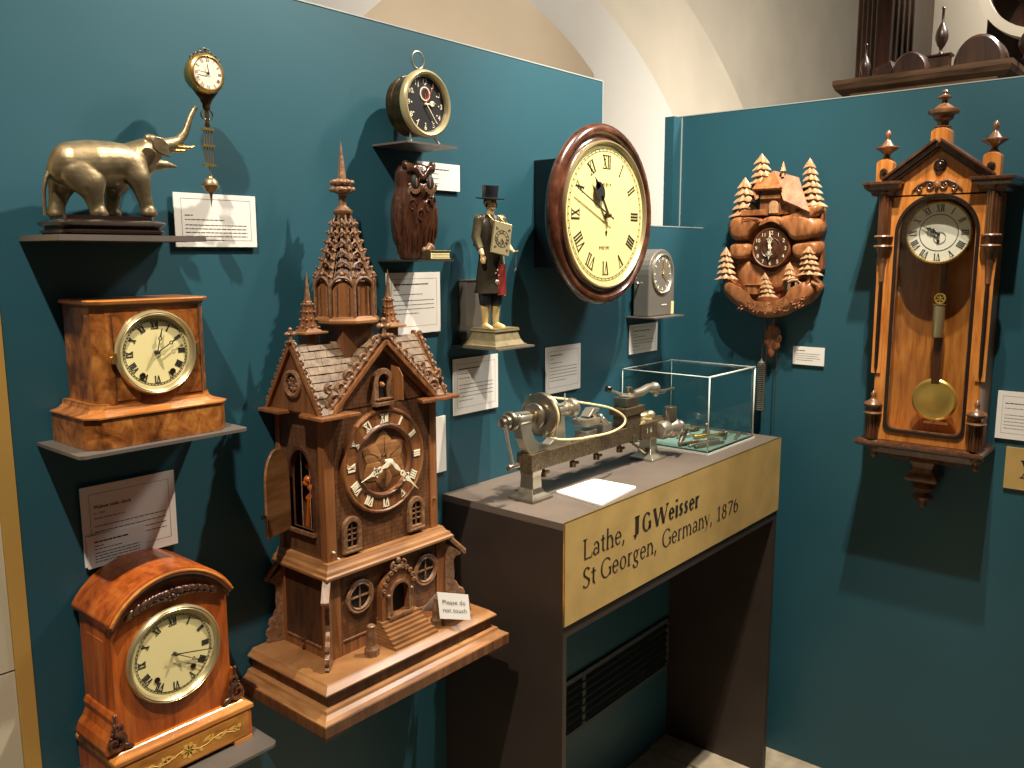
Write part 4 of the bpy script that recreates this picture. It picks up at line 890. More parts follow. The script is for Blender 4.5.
# square dial plate hung on the chest
RP = RZ @ Matrix.Translation((.004, -.034, .180)) @ Matrix.Rotation(radians(12), 4, 'Y') @ Matrix.Rotation(radians(-6), 4, 'X')
mb = MB(); mb.push(RP); mb.box(-.021, .021, -.003, .003, -.031, .033); mb.pop(); dp = part('dial_plate', mb, M['gilt_p'], t, bevel=.0005)
mb = MB(); mb.push(RP); romans(mb, (0, 0), .0135, .0045, -.0031, th=.0003); ring(mb, (0, 0), .0168, .0006, -.0031); ring(mb, (0, 0), .0105, .0005, -.0031)
for s in (-1, 1):
    for q_ in (-1, 1): scroll(mb, (s * .0145, q_ * .0195), .0032, 1.1, -.0034, .0007, s * q_, 0, n=12)
hand(mb, (0, 0), (.004, -.009), -.0036, .0016, 'spade', th=.0003); hand(mb, (0, 0), (-.006, -.011), -.0036, .0012, th=.0003)
mb.pop(); part('dial_figures', mb, M['groove'], t, dp)
mb = MB(); mb.push(RZ); mb.tube([(-.012, -.014, .228), (-.006, -.024, .215), (.0, -.030, .203)], .0013, 6); mb.tube([(.012, -.014, .228), (.017, -.024, .215), (.020, -.029, .203)], .0013, 6); mb.pop(); part('neck_strap', mb, M['gilt'], t)
mb = MB(); mb.push(RZ); mb.box(-.022, .018, .017, .034, .165, .222); mb.pop(); part('back_frame', mb, M['blackmetal'], t, bevel=.004)
mb = MB(); mb.push(RZ); hx, hz = .0305, .153; hy_ = -.047
for k in range(5): mb.tube([(hx + .0012 * cos(a), hy_, hz - .004 * k - .002 + .0022 * sin(a)) for a in [j * pi / 3 for j in range(6)]], .0005, 5, closed=True)
mb.tube([(hx, hy_, hz - .020), (hx, hy_, hz - .032)], .0009, 6); mb.ball((hx, hy_, hz - .033), .002, 8, 6); mb.tube([(hx, hy_, hz - .030), (hx - .003, hy_, hz - .037)], .0012, 6); mb.pop(); part('key_chain', mb, M['steel'], t)
mb = MB(); mb.push(RZ); mb.lathe([(0, .131), (.0042, .132), (.0052, .136), (.0042, .141), (.002, .1425), (0, .143)], 12, (-.0295, -.020, 0)); mb.pop(); part('round_weight', mb, M['stock'], t)
mb = MB(); mb.push(RZ)
for a, b, r in ((.004, .118, .0024), (.006, .108, .002), (-.001, .112, .002), (.003, .094, .0052)): mb.ball((a, -.0205, b), (r, .0025, r), 10, 6)
mb.pop(); part('watch_fob', mb, M['steel_l'], t)
# dark upright box against the wall behind the peddler
t2 = thing('upright_box', F1, (1.345, -.012, 1.3125), 'narrow dark grey upright box behind the legs of the clock peddler figure', 'box')
p0 = w1(465.5, 281, .02); mb = MB(); mb.box(p0[0], p0[0] + .075, -.022, -.001, 1.3128, p0[1]); part('case', mb, M['lead'], t2, bevel=.001)
mb = MB(); mb.box(p0[0] - .002, p0[0] + .077, -.024, -.001, p0[1], p0[1] + .0025); part('lid', mb, M['shelf'], t2)

# ================================================================= round dial wall clock
t = thing('wall_clock', F1, (1.674, 0, 1.592), 'large round cream-dialled wall clock with turned mahogany rim and black box', 'clock')
c = (1.662, 1.588)
mb = MB(); mb.box(1.548, 1.79, -.094, -.0006, 1.47, 1.7105); part('case_box', mb, M['blackmetal'], t, bevel=.001)
bezel(t, c, [(.150, .088), (.185, .090), (.195, .095), (.2025, .102), (.2050, .108), (.2040, .114), (.199, .120), (.192, .1235), (.186, .1235), (.181, .119), (.178, .114), (.172, .115), (.168, .119), (.155, .119)], 0, 'oakrim', 80, 'rim')
bezel(t, c, [(.1660, .116), (.1670, .124), (.1655, .1275), (.1625, .128), (.1605, .126), (.156, .119)], 0, 'gilt_p', 80, 'bezel')
q = lambda x, y: w1(560 + x / 4.52, 130 + y / 4.52, .121)
pv = q(210, 388); cc2 = c; dd = (c[0] - pv[0], c[1] - pv[1]); tp = lambda x, y: (q(x, y)[0] + dd[0], q(x, y)[1] + dd[1])
dl = part('dial', MB().lathe([(.159, .1195), (.1585, .1205), (0, .1210)], 80, (c[0], 0, c[1]), 'y', sm=False), M['dial_y'], t)
mb = MB(); y = -.1211
romans(mb, c, .1195, .030, y, wt=.115, wsc=.80); ring(mb, c, .1435, .0007, y); ring(mb, c, .1485, .0007, y); ticks(mb, c, .1435, .1485, y, w=.0005)
part('numerals', mb, M['numk'], t, dl)
rnd = random.Random(8)
for zc_, n_, x_ in ((c[1] + .064, 6, c[0] - .014), (c[1] - .078, 7, c[0] - .026)):
    mb = MB()
    for k in range(n_): w_ = rnd.uniform(.003, .0055); mb.box(x_, x_ + .0014, y - .0003, y, zc_, zc_ + .008); mb.box(x_, x_ + w_, y - .0003, y, zc_ + rnd.choice((0, .0035, .0067)), zc_ + .0078); x_ += w_ + .0022
    part('faded_lettering', mb, M['tower_c'], t, dl)
mb = MB(); hand(mb, c, tp(148, 212), -.128, .012, 'spade'); part('hour_hand', mb, M['numk'], t)
mb = MB(); hand(mb, c, tp(65, 262), -.130, .0042, 'plain', .02); part('minute_hand', mb, M['numk'], t)
mb = MB(); hub(mb, c, -.121, .006, .010); part('arbor', mb, M['bronze_d'], t)
mb = MB(); mb.lathe([(.004, 0), (.004, .001), (0, .001)], 14, (c[0] + .001, -.1211, c[1] - .038), 'y'); mb.box(c[0] - .001, c[0] + .003, -.1222, -.1209, c[1] - .046, c[1] - .038); part('winding_hole', mb, M['numk'], t)
mb = MB(); mb.box(c[0] + .12, c[0] + .135, -.10, -.088, c[1] - .155, c[1] - .135); part('latch', mb, M['steel'], t)

# ================================================================= small grey arched desk clock
t = thing('desk_clock', F1, (2.022, -.035, 1.335), 'small grey metal arched desk clock with yellow hands', 'clock')
x0, x1, zt = 1.957, 2.090, 1.513; cx = (x0 + x1) / 2
o = archloop(x0, x1, 1.3352, zt, 16); c = (cx - .001, 1.4475)
mb = MB(); mb.prism(o, -.060, -.012); part('case', mb, M['grey_plastic'], t, bevel=.0035)
bezel(t, c, [(.053, 0), (.0535, .003), (.051, .005), (.0485, .003), (.047, .0005)], -.0602, 'steel_l')
dl = part('dial', MB().lathe([(.0485, .0008), (0, .0008)], 40, (c[0], -.0602, c[1]), 'y', sm=False), M['grey_dial'], t)
mb = MB()
for k in range(12):
    mb.push(Matrix.Translation((c[0], -.0612, c[1])) @ Matrix.Rotation(k * pi / 6, 4, 'Y')); mb.box(-.0013, .0013, -.0008, 0, .036, .044); mb.pop()
ticks(mb, c, .041, .0435, -.0612, w=.0003); part('hour_marks', mb, M['white'], t, dl)
mb = MB(); hand(mb, c, (c[0] + .003, c[1] + .036), -.0625, .003); hand(mb, c, (c[0] + .020, c[1] - .016), -.0635, .003); part('hands', mb, M['gilt_b'], t)
mb = MB(); hand(mb, c, (c[0] + .018, c[1] + .034), -.064, .0013); hub(mb, c, -.061, .0025, .003); part('second_hand', mb, M['gilt_b'], t)
mb = MB(); mb.box(cx + .0, cx + .026, -.0612, -.0598, 1.363, 1.366); part('name_bar', mb, M['dial_w'], t)
mb = MB(); mb.box(x1 - .016, x1 - .003, -.0612, -.0598, 1.338, 1.372); part('corner_mark', mb, M['dial_c'], t)
mb = MB(); mb.lathe([(.005, 0), (.006, .004), (.003, .008)], 10, (x0 - .009, -.030, 1.420)); mb.tube([(x0 - .009, -.03, 1.422), (x0, -.03, 1.422)], .002, 6); part('side_knob', mb, M['steel'], t)
# ================================================================= cathedral tower clock
t = thing('tower_clock', F1, (.9605, -.12, .757), 'huge carved walnut clock shaped like a Gothic cathedral with spire and turrets', 'clock')
CX = .9605
# stepped base
bL, bR, bF = .742, 1.178, -.238
mb = MB(); mb.levels([(.7605, .003), (.7615, .001), (.780, .0), (.781, .001)], bL, bR, bF, -.004); base = part('base', mb, M['tower'], t)
mb = MB(); mb.levels([(.781, .0005), (.782, .001), (.785, .008), (.790, .014), (.7945, .016), (.796, .020)], bL, bR, bF, -.004); part('lower_moulding', mb, M['tower_l'], t, base)
mb = MB(); mb.levels([(.796, .025), (.8185, .025)], bL, bR, bF, -.004); part('plinth_band', mb, M['tower'], t, base)
mb = MB(); mb.levels([(.818, .017), (.8205, .017), (.823, .020), (.828, .026), (.830, .028), (.8305, .030)], bL, bR, bF, -.004); part('upper_moulding', mb, M['tower_l'], t, base)
for a, b, c_, d_ in ((bL + .002, bL + .052, bF + .002, bF + .03), (bR - .052, bR - .002, bF + .002, bF + .03), (bL + .002, bL + .03, -.05, -.006), (bR - .03, bR - .002, -.05, -.006)):
    part('base_foot', MB().box(a, b, c_, d_, .7567, .7606), M['tower_d'], t, base)
# lower storey
lL, lR, lF, lB = .823, 1.100, -.149, -.018
mb = MB(); mb.box(lL + .003, lR - .003, lF + .003, lB, .8300, .977); low = part('lower_storey', mb, M['tower_brick'], t)
mb = MB(); mb.box(lL + .001, lL + .003, lF + .016, lB - .012, .850, .968); part('side_panel', mb, M['tower_brick_s'], t, low)
mb = MB(); mb.box(lL, lL + .004, lF - .0003, lF + .018, .8301, .9767); mb.box(lL, lL + .004, lB - .012, lB, .8301, .9767); mb.box(lL + .0003, lL + .004, lF + .0185, lB - .0125, .8301, .848)
for a, b in ((lL + .0045, lL + .026), (lR - .026, lR)): mb.box(a, b, lF - .0003, lF + .0045, .8302, .9768)
mb.box(lL + .027, lR - .027, lF, lF + .004, .8301, .8545); mb.box(.927, 1.004, lF, lF + .004, .8547, .872)
part('framing', mb, M['tower_p'], t, low, bevel=.0008)
mb = MB(); mb.box(lL - .0016, lL + .001, lF + .02, lB - .014, .8475, .850)
for a, b in ((lL + .028, .928), (1.003, lR - .028)): mb.box(a, b, lF - .0016, lF + .001, .8545, .857)
part('sill_bead', mb, M['tower_c'], t, low)
mb = MB(); mb.lathe([(.002, 0), (.0018, .004), (.0042, .006), (.0042, .0085), (0, .010)], 12, (0, 0, 0), 'z'); k = MB(); k.push(Matrix.Translation((lL, (lF + lB) / 2 - .0, .8515)) @ Matrix.Rotation(-pi / 2, 4, 'Y')); k.add(mb.v, mb.f, True); part('side_knob', k, M['dark_carve'], t, low)
def roundwin(c, y, R_, par, n='round_window', side=False):
    m_ = MB(); m_.lathe([(R_, 0), (R_, .004), (R_ * .93, .0055), (R_ * .8, .004), (R_ * .74, .0055), (R_ * .68, .001)], 32, (c[0], y, c[1]), 'y', caps=False); o = part(n, m_, M['tower_c'], t, par)
    m_ = MB(); m_.lathe([(R_ * .7, .0004), (0, .0004)], 28, (c[0], y, c[1]), 'y', sm=False); part('opening', m_, M['black'], t, o)
    m_ = MB(); m_.box(c[0] - .0014, c[0] + .0014, y - .0028, y - .0006, c[1] - R_ * .72, c[1] + R_ * .72); m_.box(c[0] - R_ * .72, c[0] + R_ * .72, y - .003, y - .0006, c[1] - .0014, c[1] + .0014); part('glazing_bars', m_, M['tower_c'], t, o)
roundwin((.8905, .9235), lF + .003, .030, low); roundwin((1.0455, .9255), lF + .003, .030, low)
# portal with crest, steps and two bollards
mb = MB(); fr_o = archloop(.9285, 1.0045, .856, .951, 16); fr_i = archloop(.9485, .990, .872, .9285, 16)
mb.frame(fr_o, fr_i, lF - .012, lF + .003); po = part('portal', mb, M['tower_p'], t, bevel=.001)
mb = MB(); mb.frame(archloop(.9445, .994, .868, .933, 16), archloop(.9495, .989, .871, .928, 16), lF - .016, lF - .011); mb.box(.942, .996, lF - .018, lF - .002, .8665, .8715)
for x in (.9425, .996): mb.lathe([(.0045, .872), (.003, .874), (.0026, .905), (.0042, .907), (.0042, .912), (.003, .913)], 12, (x, lF - .013, 0))
part('portal_columns', mb, M['tower_c'], t, po)
mb = MB(); mb.prism(fr_i, lF + .0005, lF + .0028); part('dark_doorway', mb, M['black'], t, po)
mb = MB(); ym = lF - .014; cxp = .9667
for s in (-1, 1):
    for k in range(5):
        a = radians(8 + k * 17); p = (cxp + s * .0345 * cos(a) * 1.02, ym, .918 + .0385 * sin(a))
        mb.tube([(p[0] + .0045 * cos(b) * (1 - .1 * j), ym, p[2] + .0045 * sin(b) * (1 - .1 * j)) for j, b in enumerate([s * q_ * .8 for q_ in range(9)])], .0022, 6)
    scroll(mb, (cxp + s * .010, .960), .0085, 1.3, ym, .0025, -s, pi / 2)
mb.ball((cxp, ym, .969), (.005, .004, .0065), 8, 6); mb.ball((cxp, ym - .001, .958), (.006, .004, .005), 8, 6)
part('carved_crest', mb, M['tower_c'], t, po)
mb = MB(); mb.levels([(.8305, 0), (.832, -.001), (.846, .001), (.856, .001)], 1.002, 1.024, lF - .012, lF, back=False); part('stair_cheek', mb, M['tower_p'], t, po)
st = part('steps', MB().box(.934, 1.0, lF - .009, lF + .002, .8307, .8665), M['tower_l'], t, po)
for k in range(7):
    z = .8307 + .0052 * k; d = .058 - .0070 * k
    part('step', MB().box(.918 + .001 * k, 1.018 - .001 * k, lF - d, lF - .001, z, z + .0052), M['tower_l'], t, st, bevel=.0004)
for x, y in ((.884, -.1835), (1.0395, -.1832)):
    mb = MB(); mb.lathe([(.0125, .8307), (.0125, .842), (.0105, .845), (.0092, .849), (.0074, .880), (.0080, .8825), (.006, .884), (0, .884)], 8, (x, y, 0), sm=False); part('bollard', mb, M['tower_c'], t)
# diagonal buttresses at the corners
prof = [(0, .8307), (.040, .8307), (.043, .834), (.039, .839), (.044, .845), (.042, .853), (.034, .858), (.037, .864), (.034, .872), (.026, .876), (.022, .884), (.017, .890), (.018, .900), (.0165, .930), (.022, .938), (.030, .9405), (.031, .9445), (.0, .962)]
for cx_, cy_, an in ((lL, lF, 225), (lR, lF, -45), (lL, lB, 135), (lR, lB, 45)):
    k = .55 if cy_ == lB else 1.
    ax_, ay_ = cos(radians(an)), sin(radians(an)) * (1 if cy_ == lF else .35)
    mb = MB(); lp = []
    for s in (-1, 1):
        nx, ny = -ay_ * .004 * s, ax_ * .004 * s
        lp.append([(cx_ + ax_ * (a - .003) + nx, min(cy_ + ay_ * (a - .003) + ny, -.002), z) for a, z in prof])
    mb.loft(lp); bt = part('buttress', mb, M['tower_c'], t, bevel=.001)
    mb = MB(); lp = []
    for a, z in ((0, .979), (.038, .942), (.041, .944), (.041, .948), (.002, .985)): lp.append((a, z))
    mb.loft([[(cx_ + ax_ * (a - .004) - ay_ * .0065 * s, min(cy_ + ay_ * (a - .004) + ax_ * .0065 * s, -.002), z) for a, z in lp] for s in (-1, 1)]); part('buttress_cap', mb, M['tower_c'], t, bt)
# cornice between the storeys
mb = MB(); mb.levels([(.9745, .0), (.9785, .0), (.981, .003), (.986, .005), (.989, .010), (.994, .013), (.9965, .014)], .8125, 1.1085, -.161, -.008); part('cornice', mb, M['tower_l'], t)
# upper storey
uL, uR, uF, uB = .8325, 1.0885, -.139, -.006
mb = MB()
mb.box(uL + .003, uR - .003, uF + .003, uF + .012, .9965, 1.247)                 # front wall
mb.box(uR - .012, uR - .003, uF + .003, uB, .9965, 1.247); mb.box(uL + .003, uR - .003, uB - .008, uB, .9965, 1.247)
mb.prism([(.853, 1.245), (1.068, 1.245), (CX, 1.342)], uF + .003, uF + .012)     # front gable wall
up_ = part('upper_storey', mb, M['tower_brick'], t)
# left wall with pointed opening
wy0, wy1 = -.103, -.040          # opening in y (frame coords)
def lanc(y0, y1, z0, zs, za, n=10):
    w = y1 - y0; o = [(y0, z0), (y1, z0)]
    for k in range(n + 1): f = k / n; o.append((y1 - w / 2 * (1 - cos(f * pi / 2)) , zs + (za - zs) * sin(f * pi / 2)))
    for k in range(1, n + 1): f = 1 - k / n; o.append((y0 + w / 2 * (1 - cos(f * pi / 2)), zs + (za - zs) * sin(f * pi / 2)))
    return o
opn = lanc(wy0, wy1, 1.040, 1.125, 1.178)
mb = MB()
y0, y1, z0, z1 = uF + .003, uB, .9965, 1.247
# strips around the opening
def xbox(m_, ya, yb, za, zb, xa=uL + .003, xb=uL + .012): m_.box(xa, xb, ya, yb, za, zb)
xbox(mb, y0, wy0, z0, z1); xbox(mb, wy1, y1, z0, z1); xbox(mb, wy0, wy1, z0, 1.040); xbox(mb, wy0, wy1, 1.178, z1)
top = opn[2:]
half = len(top) // 2
for seg, yc_ in ((top[:half + 1], wy1), (top[half:], wy0)):
    poly = seg + [(yc_, 1.178)]
    if yc_ == wy0: poly = seg + [(wy0, 1.178)]
    mb.loft([[(uL + .003, a, b) for a, b in poly], [(uL + .012, a, b) for a, b in poly]])
part('side_wall', mb, M['tower_brick_s'], t, up_)
mb = MB(); n_ = len(opn); oo = lanc(wy0 - .004, wy1 + .004, 1.036, 1.125, 1.185)
mb.loft([[(uL + .0005, a, b) for a, b in oo], [(uL + .0005, a, b) for a, b in opn]], caps=False); mb.loft([[(uL + .0005, a, b) for a, b in oo], [(uL + .004, a, b) for a, b in oo]], caps=False); mb.loft([[(uL + .0005, a, b) for a, b in opn], [(uL + .008, a, b) for a, b in opn]], caps=False)
part('window_surround', mb, M['tower_d'], t, up_)
mb = MB(); mb.box(uL - .004, uL + .004, wy0 - .006, wy1 + .004, 1.034, 1.040); part('window_sill', mb, M['tower_c'], t, up_)
part('pilaster', MB().hprism([(uL, uF), (uL + .020, uF), (uL + .020, uF + .004), (uL + .004, uF + .004), (uL + .004, uF + .016), (uL, uF + .016)], .9966, 1.244), M['tower_p'], t, up_, bevel=.0006)
part('pilaster', MB().box(uR - .017, uR, uF, uF + .004, .9966, 1.244), M['tower_p'], t, up_, bevel=.0006)
part('pilaster', MB().box(uL, uL + .004, uB - .012, uB, .9966, 1.244), M['tower_p'], t, up_, bevel=.0006)
# clockwork seen through the side opening
mb = MB(); mb.box(uL + .06, uL + .062, uF + .02, uB - .01, 1.0, 1.24); part('dark_interior', mb, M['black'], t, up_)
mb = MB()
for k in range(9): a = k * .7; mb.ball((uL + .028 + .003 * cos(a), -.066 + .010 * cos(a * 2.1), 1.085 + .0072 * k), (.008, .009, .007), 8, 6)
mb.tube([(uL + .02, -.062, 1.04), (uL + .022, -.066, 1.09)], .004, 8)
part('carved_figure', mb, M['honey'], t, up_)
part('wires', MB().tube([(uL + .012, -.083, 1.04), (uL + .012, -.083, 1.16)], .0008, 6).tube([(uL + .012, -.060, 1.04), (uL + .012, -.060, 1.17)], .0008, 6), M['steel_l'], t, up_)
# open side door, hinged at the back edge of the window
W_ = wy1 - wy0; dd = lanc(0, W_, 1.036, 1.125, 1.182)
mb = MB(); RD = Matrix.Translation((uL, wy1, 0)) @ Matrix.Rotation(radians(198), 4, 'Z')
mb.push(RD); mb.prism(dd, -.0025, .0025); mb.pop(); dr = part('side_door', mb, M['tower_l'], t, bevel=.001, label='open pointed-arch side door')
mb = MB(); mb.push(RD @ Matrix.Translation((W_ + .0, 0, 1.075)) @ Matrix.Rotation(pi / 2, 4, 'Y')); mb.lathe([(.0015, 0), (.0015, .004), (.0035, .006), (.0035, .009), (0, .0105)], 12); mb.pop(); part('door_knob', mb, M['dark_carve'], t, dr)
# eave slabs
def slab(nm, pts, z0=1.240, z1=1.246):
    m_ = MB(); m_.hprism(pts, z0, z1); return part(nm, m_, M['tower_p'], t, bevel=.0012)
slab('eave_slab', [(.804, -.001), (.804, -.060), (.829, -.062), (.829, -.092), (.8078, -.110), (.8078, -.1685), (.8887, -.1685), (.880, -.139), (.8325, -.139), (.8325, -.001)])
slab('eave_slab', [(1.121, -.001), (1.121, -.1685), (1.0275, -.1685), (1.040, -.139), (1.0885, -.139), (1.0885, -.001)])
# roof: front gable prism and cross gable prism
AP = 1.3565; EZ = 1.246
gx0, gx1 = .842, 1.079; gF = -.150
cy0, cy1 = -.152, -.006; cyc = (cy0 + cy1) / 2; lx0, lx1 = .8175, 1.1035
def shrows(m_, A, B, C_, D, n, th=.0016, cols=9, seed=1):     # A-B eave, D-C ridge : overlapping rows of separate shakes
    rnd = random.Random(seed); A, B, C_, D = map(Vector, (A, B, C_, D)); nn = (B - A).cross(D - A).normalized()
    if nn.z < 0: nn = -nn
    for r in range(n):
        f0, f1 = r / n, min(1, (r + 1.15) / n)
        for c_ in range(cols):
            off = .5 / cols if r % 2 else 0
            g0, g1 = max(0, c_ / cols - off), min(1, (c_ + .97) / cols - off)
            if c_ == cols - 1: g1 = 1
            if g1 <= g0: continue
            def pt(g, f): return A.lerp(B, g).lerp(D.lerp(C_, g), f)
            j = rnd.uniform(.8, 1.25) * th; dz = rnd.uniform(-.02, .02) / n
            lo = [pt(g0, f0 + dz), pt(g1, f0 + dz), pt(g1, f1), pt(g0, f1)]
            hi = [lo[0] + nn * j * 1.5, lo[1] + nn * j * 1.5, lo[2] + nn * .0003, lo[3] + nn * .0003]
            m_.loft([[tuple(p) for p in lo], [tuple(p) for p in hi]])
mb = MB()
mb.prism([(gx0, EZ), (gx1, EZ), (CX, AP)], uF + .012, -.012)
mb.loft([[(a, cy0 + .006, EZ), (a, cy1, EZ), (b, cyc, AP - .002)] for a, b in ((lx0 + .012, lx0 + .012), (gx0, CX))]); mb.loft([[(a, cy0 + .006, EZ), (a, cy1, EZ), (b, cyc, AP - .002)] for a, b in ((gx1, CX), (lx1 - .012, lx1 - .012))])
rf = part('roof', mb, M['tower_d'], t)
mb = MB()
shrows(mb, (gx0, uF + .0, EZ), (gx0, -.012, EZ), (CX, -.012, AP), (CX, uF + .0, AP), 8, cols=8, seed=2)
shrows(mb, (gx1, uF + .0, EZ), (gx1, -.012, EZ), (CX, -.012, AP), (CX, uF + .0, AP), 8, cols=8, seed=3)
for a, b, sd in ((lx0 + .006, gx0, 4), (lx1 - .006, gx1, 6)):
    shrows(mb, (a, cy0, EZ), (b, cy0, EZ), (CX, cyc, AP - .002), (a, cyc, AP - .002), 9, cols=5, seed=sd)
    shrows(mb, (a, cy1, EZ), (b, cy1, EZ), (CX, cyc, AP - .002), (a, cyc, AP - .002), 9, cols=5, seed=sd + 1)
part('shingles', mb, M['shingle'], t, rf)
# left gable wall with rose window
for xx, sgn, nm in ((lx0 + .009, -1, 'side_gable'), (lx1 - .009, 1, 'side_gable')):
    mb = MB(); mb.loft([[(x, cy0 + .008, EZ), (x, cy1 - .004, EZ), (x, cyc, AP - .008)] for x in (xx, xx + sgn * .004)]); g_ = part(nm, mb, M['tower'], t, rf)
xg = lx0 + .005
mb = MB()
def yring(m_, R0, R1, x0, x1, c, n=28):
    lo = lambda R_, x: [(x, c[0] + R_ * cos(2 * pi * i / n), c[1] + R_ * sin(2 * pi * i / n)) for i in range(n)]
    m_.loft([lo(R0, x0), lo(R0, x1), lo((R0 + R1) / 2, x1 - .002), lo(R1, x1), lo(R1, x0)], True, False)
rc_ = (cyc, 1.2915); yring(mb, .0235, .0155, xg, xg - .004, rc_); ro = part('rose_window', mb, M['tower_c'], t, rf)
mb = MB(); mb.loft([[(xg - .0004, rc_[0] + .016 * cos(a), rc_[1] + .016 * sin(a)) for a in [2 * pi * i / 20 for i in range(20)]], [(xg - .0006, rc_[0], rc_[1])] * 20]); part('opening', mb, M['black'], t, ro)
mb = MB()
for k in range(6): a = k * pi / 3; mb.ball((xg - .0015, rc_[0] + .009 * cos(a), rc_[1] + .009 * sin(a)), (.0015, .0035, .0035), 8, 6); mb.tube([(xg - .0015, rc_[0], rc_[1]), (xg - .0015, rc_[0] + .016 * cos(a + .5), rc_[1] + .016 * sin(a + .5))], .001, 6)
part('tracery', mb, M['tower_c'], t, ro)
# bargeboards
def rake(m_, p0, p1, axis, at, w, th, off=0):     # board along a rake from p0 to p1 (h,z) at position 'at' on the other axis
    a, b = Vector(p0), Vector(p1); d = (b - a).normalized(); n_ = Vector((-d.y, d.x));
    if n_.y < 0: n_ = -n_
    q = [a + n_ * off, b + n_ * off, b + n_ * (off + w), a + n_ * (off + w)]
    if axis == 'x': m_.loft([[(p.x, at, p.y) for p in q], [(p.x, at + th, p.y) for p in q]])
    else: m_.loft([[(at, p.x, p.y) for p in q], [(at + th, p.x, p.y) for p in q]])
mb = MB()
for s in (-1, 1):
    rake(mb, (CX + s * .1175, EZ), (CX, AP), 'x', gF - .004, .0065, .020, -.004); rake(mb, (CX + s * .112, EZ + .0), (CX, AP - .0095), 'x', gF + .002, .005, .012, -.003)
gb = part('bargeboard', mb, M['tower_p'], t, rf, bevel=.0006)
for xx in (lx0 - .001, lx1 - .009):
    mb = MB()
    for s in (-1, 1): rake(mb, (cyc + s * .073, EZ), (cyc, AP), 'y', xx, .005, .010, -.003)
    part('side_bargeboard', mb, M['tower_p'], t, rf)
def crocket(m_, c, u, v, s=1., r=.0058, w=.0019):   # c centre, u along, v outward (3d vectors)
    c, u, v = map(Vector, (c, u, v)); pts = []
    for k in range(9):
        a = -1.2 + k * .72; rr = r * s * (1 - .075 * k); pts.append(tuple(c + u * rr * cos(a) + v * (rr * sin(a) + r * s * .55)))
    m_.tube(pts, [w * s * (1.25 - .09 * k) for k in range(9)], 6)
    m_.ball(tuple(c + v * r * .2), w * s * 1.8, 8, 5)
def crockline(p0, p1, out, n, s=1., y_=0, mk='tower_c', nm='crocket_trim', par=None):
    p0, p1 = Vector(p0), Vector(p1); u = (p1 - p0).normalized(); out = Vector(out).normalized(); m_ = MB()
    for k in range(n): crocket(m_, p0.lerp(p1, (k + .5) / n), u, out, s)
    m_.tube([tuple(p0 + out * .001), tuple(p1 + out * .001)], .0028 * s, 6)
    return part(nm, m_, M[mk], t, par or rf)
ns = Vector((CX - gx0, 0, AP - EZ)).normalized()
for s in (-1, 1):
    crockline((CX + s * .121, gF + .004, EZ + .004), (CX + s * .008, gF + .004, AP + .004), (s * .68, 0, .73), 8, 1.6)
for x in (lx0 + .003, lx1 - .003):
    for s in (-1, 1): crockline((x, cyc + s * .074, EZ + .004), (x, cyc + s * .004, AP + .003), (0, s * .8, .6), 8, 1.0)
def volute(x, s, y):       # big carved scroll at the foot of the front rake
    m_ = MB(); scroll(m_, (x - s * .001, EZ + .019), .017, 1.5, y, .0056, s, radians(-90)); scroll(m_, (x + s * .014, EZ + .040), .012, 1.3, y, .0045, -s, radians(-60)); scroll(m_, (x - s * .010, EZ + .040), .009, 1.2, y, .0038, s, 1.); scroll(m_, (x + s * .029, EZ + .058), .009, 1.2, y, .004, s, 1.); m_.ball((x, y, EZ + .004), (.012, .004, .004), 8, 6); return m_
part('corner_scroll', volute(.852, 1, gF + .004), M['tower_c'], t, rf)
part('corner_scroll', volute(1.074, -1, gF + .004), M['tower_c'], t, rf)
def cross(c, h, s=1.):      # cross-shaped leafy finial
    m_ = MB(); c = Vector(c)
    m_.tube([tuple(c), tuple(c + Vector((0, 0, h)))], [.0045 * s, .0025 * s], 8)
    for d in ((1, 0, 0), (-1, 0, 0), (0, 1, 0), (0, -1, 0), (0, 0, 1)):
        p = c + Vector((0, 0, h * .72)) + Vector(d) * h * .3; m_.ball(tuple(p), .0042 * s, 8, 6); m_.tube([tuple(c + Vector((0, 0, h * .72))), tuple(p)], .0034 * s, 6)
    for k in range(4): a = k * pi / 2 + .78; m_.ball(tuple(c + Vector((.006 * s * cos(a), .006 * s * sin(a), h * .25))), .0042 * s, 8, 6)
    return m_
part('cross_finial', cross((CX, gF + .004, AP), .034, 1.15), M['tower_c'], t, rf)
part('cross_finial', cross((lx0 + .003, cyc, AP - .002), .026, .8), M['tower_c'], t, rf)
# cuckoo window in the front gable
cwx, cwz = .9595, 1.2785
mb = MB(); mb.frame(archloop(cwx - .0215, cwx + .0215, 1.248, 1.309, 14), archloop(cwx - .012, cwx + .012, 1.257, 1.299, 14), uF - .006, uF + .004); mb.box(cwx - .024, cwx + .024, uF - .012, uF, 1.245, 1.2515); mb.box(cwx - .019, cwx + .019, uF - .010, uF, 1.2545, 1.2575)
cw = part('cuckoo_window', mb, M['tower_c'], t, bevel=.0006)
part('opening', MB().prism(archloop(cwx - .012, cwx + .012, 1.257, 1.299, 14), uF + .0028, uF + .0015), M['black'], t, cw)
mb = MB(); mb.push(Matrix.Translation((cwx + .0225, uF, 0)) @ Matrix.Rotation(radians(-78), 4, 'Z')); mb.prism([(0, 1.252), (.024, 1.252), (.024, 1.295), (.016, 1.308), (0, 1.312)], -.001, .001); mb.pop(); part('shutter', mb, M['tower_p'], t, cw)
part('cuckoo', MB().ball((cwx - .004, uF - .004, 1.281), (.0035, .008, .005), 10, 6), M['tower_l'], t, cw)
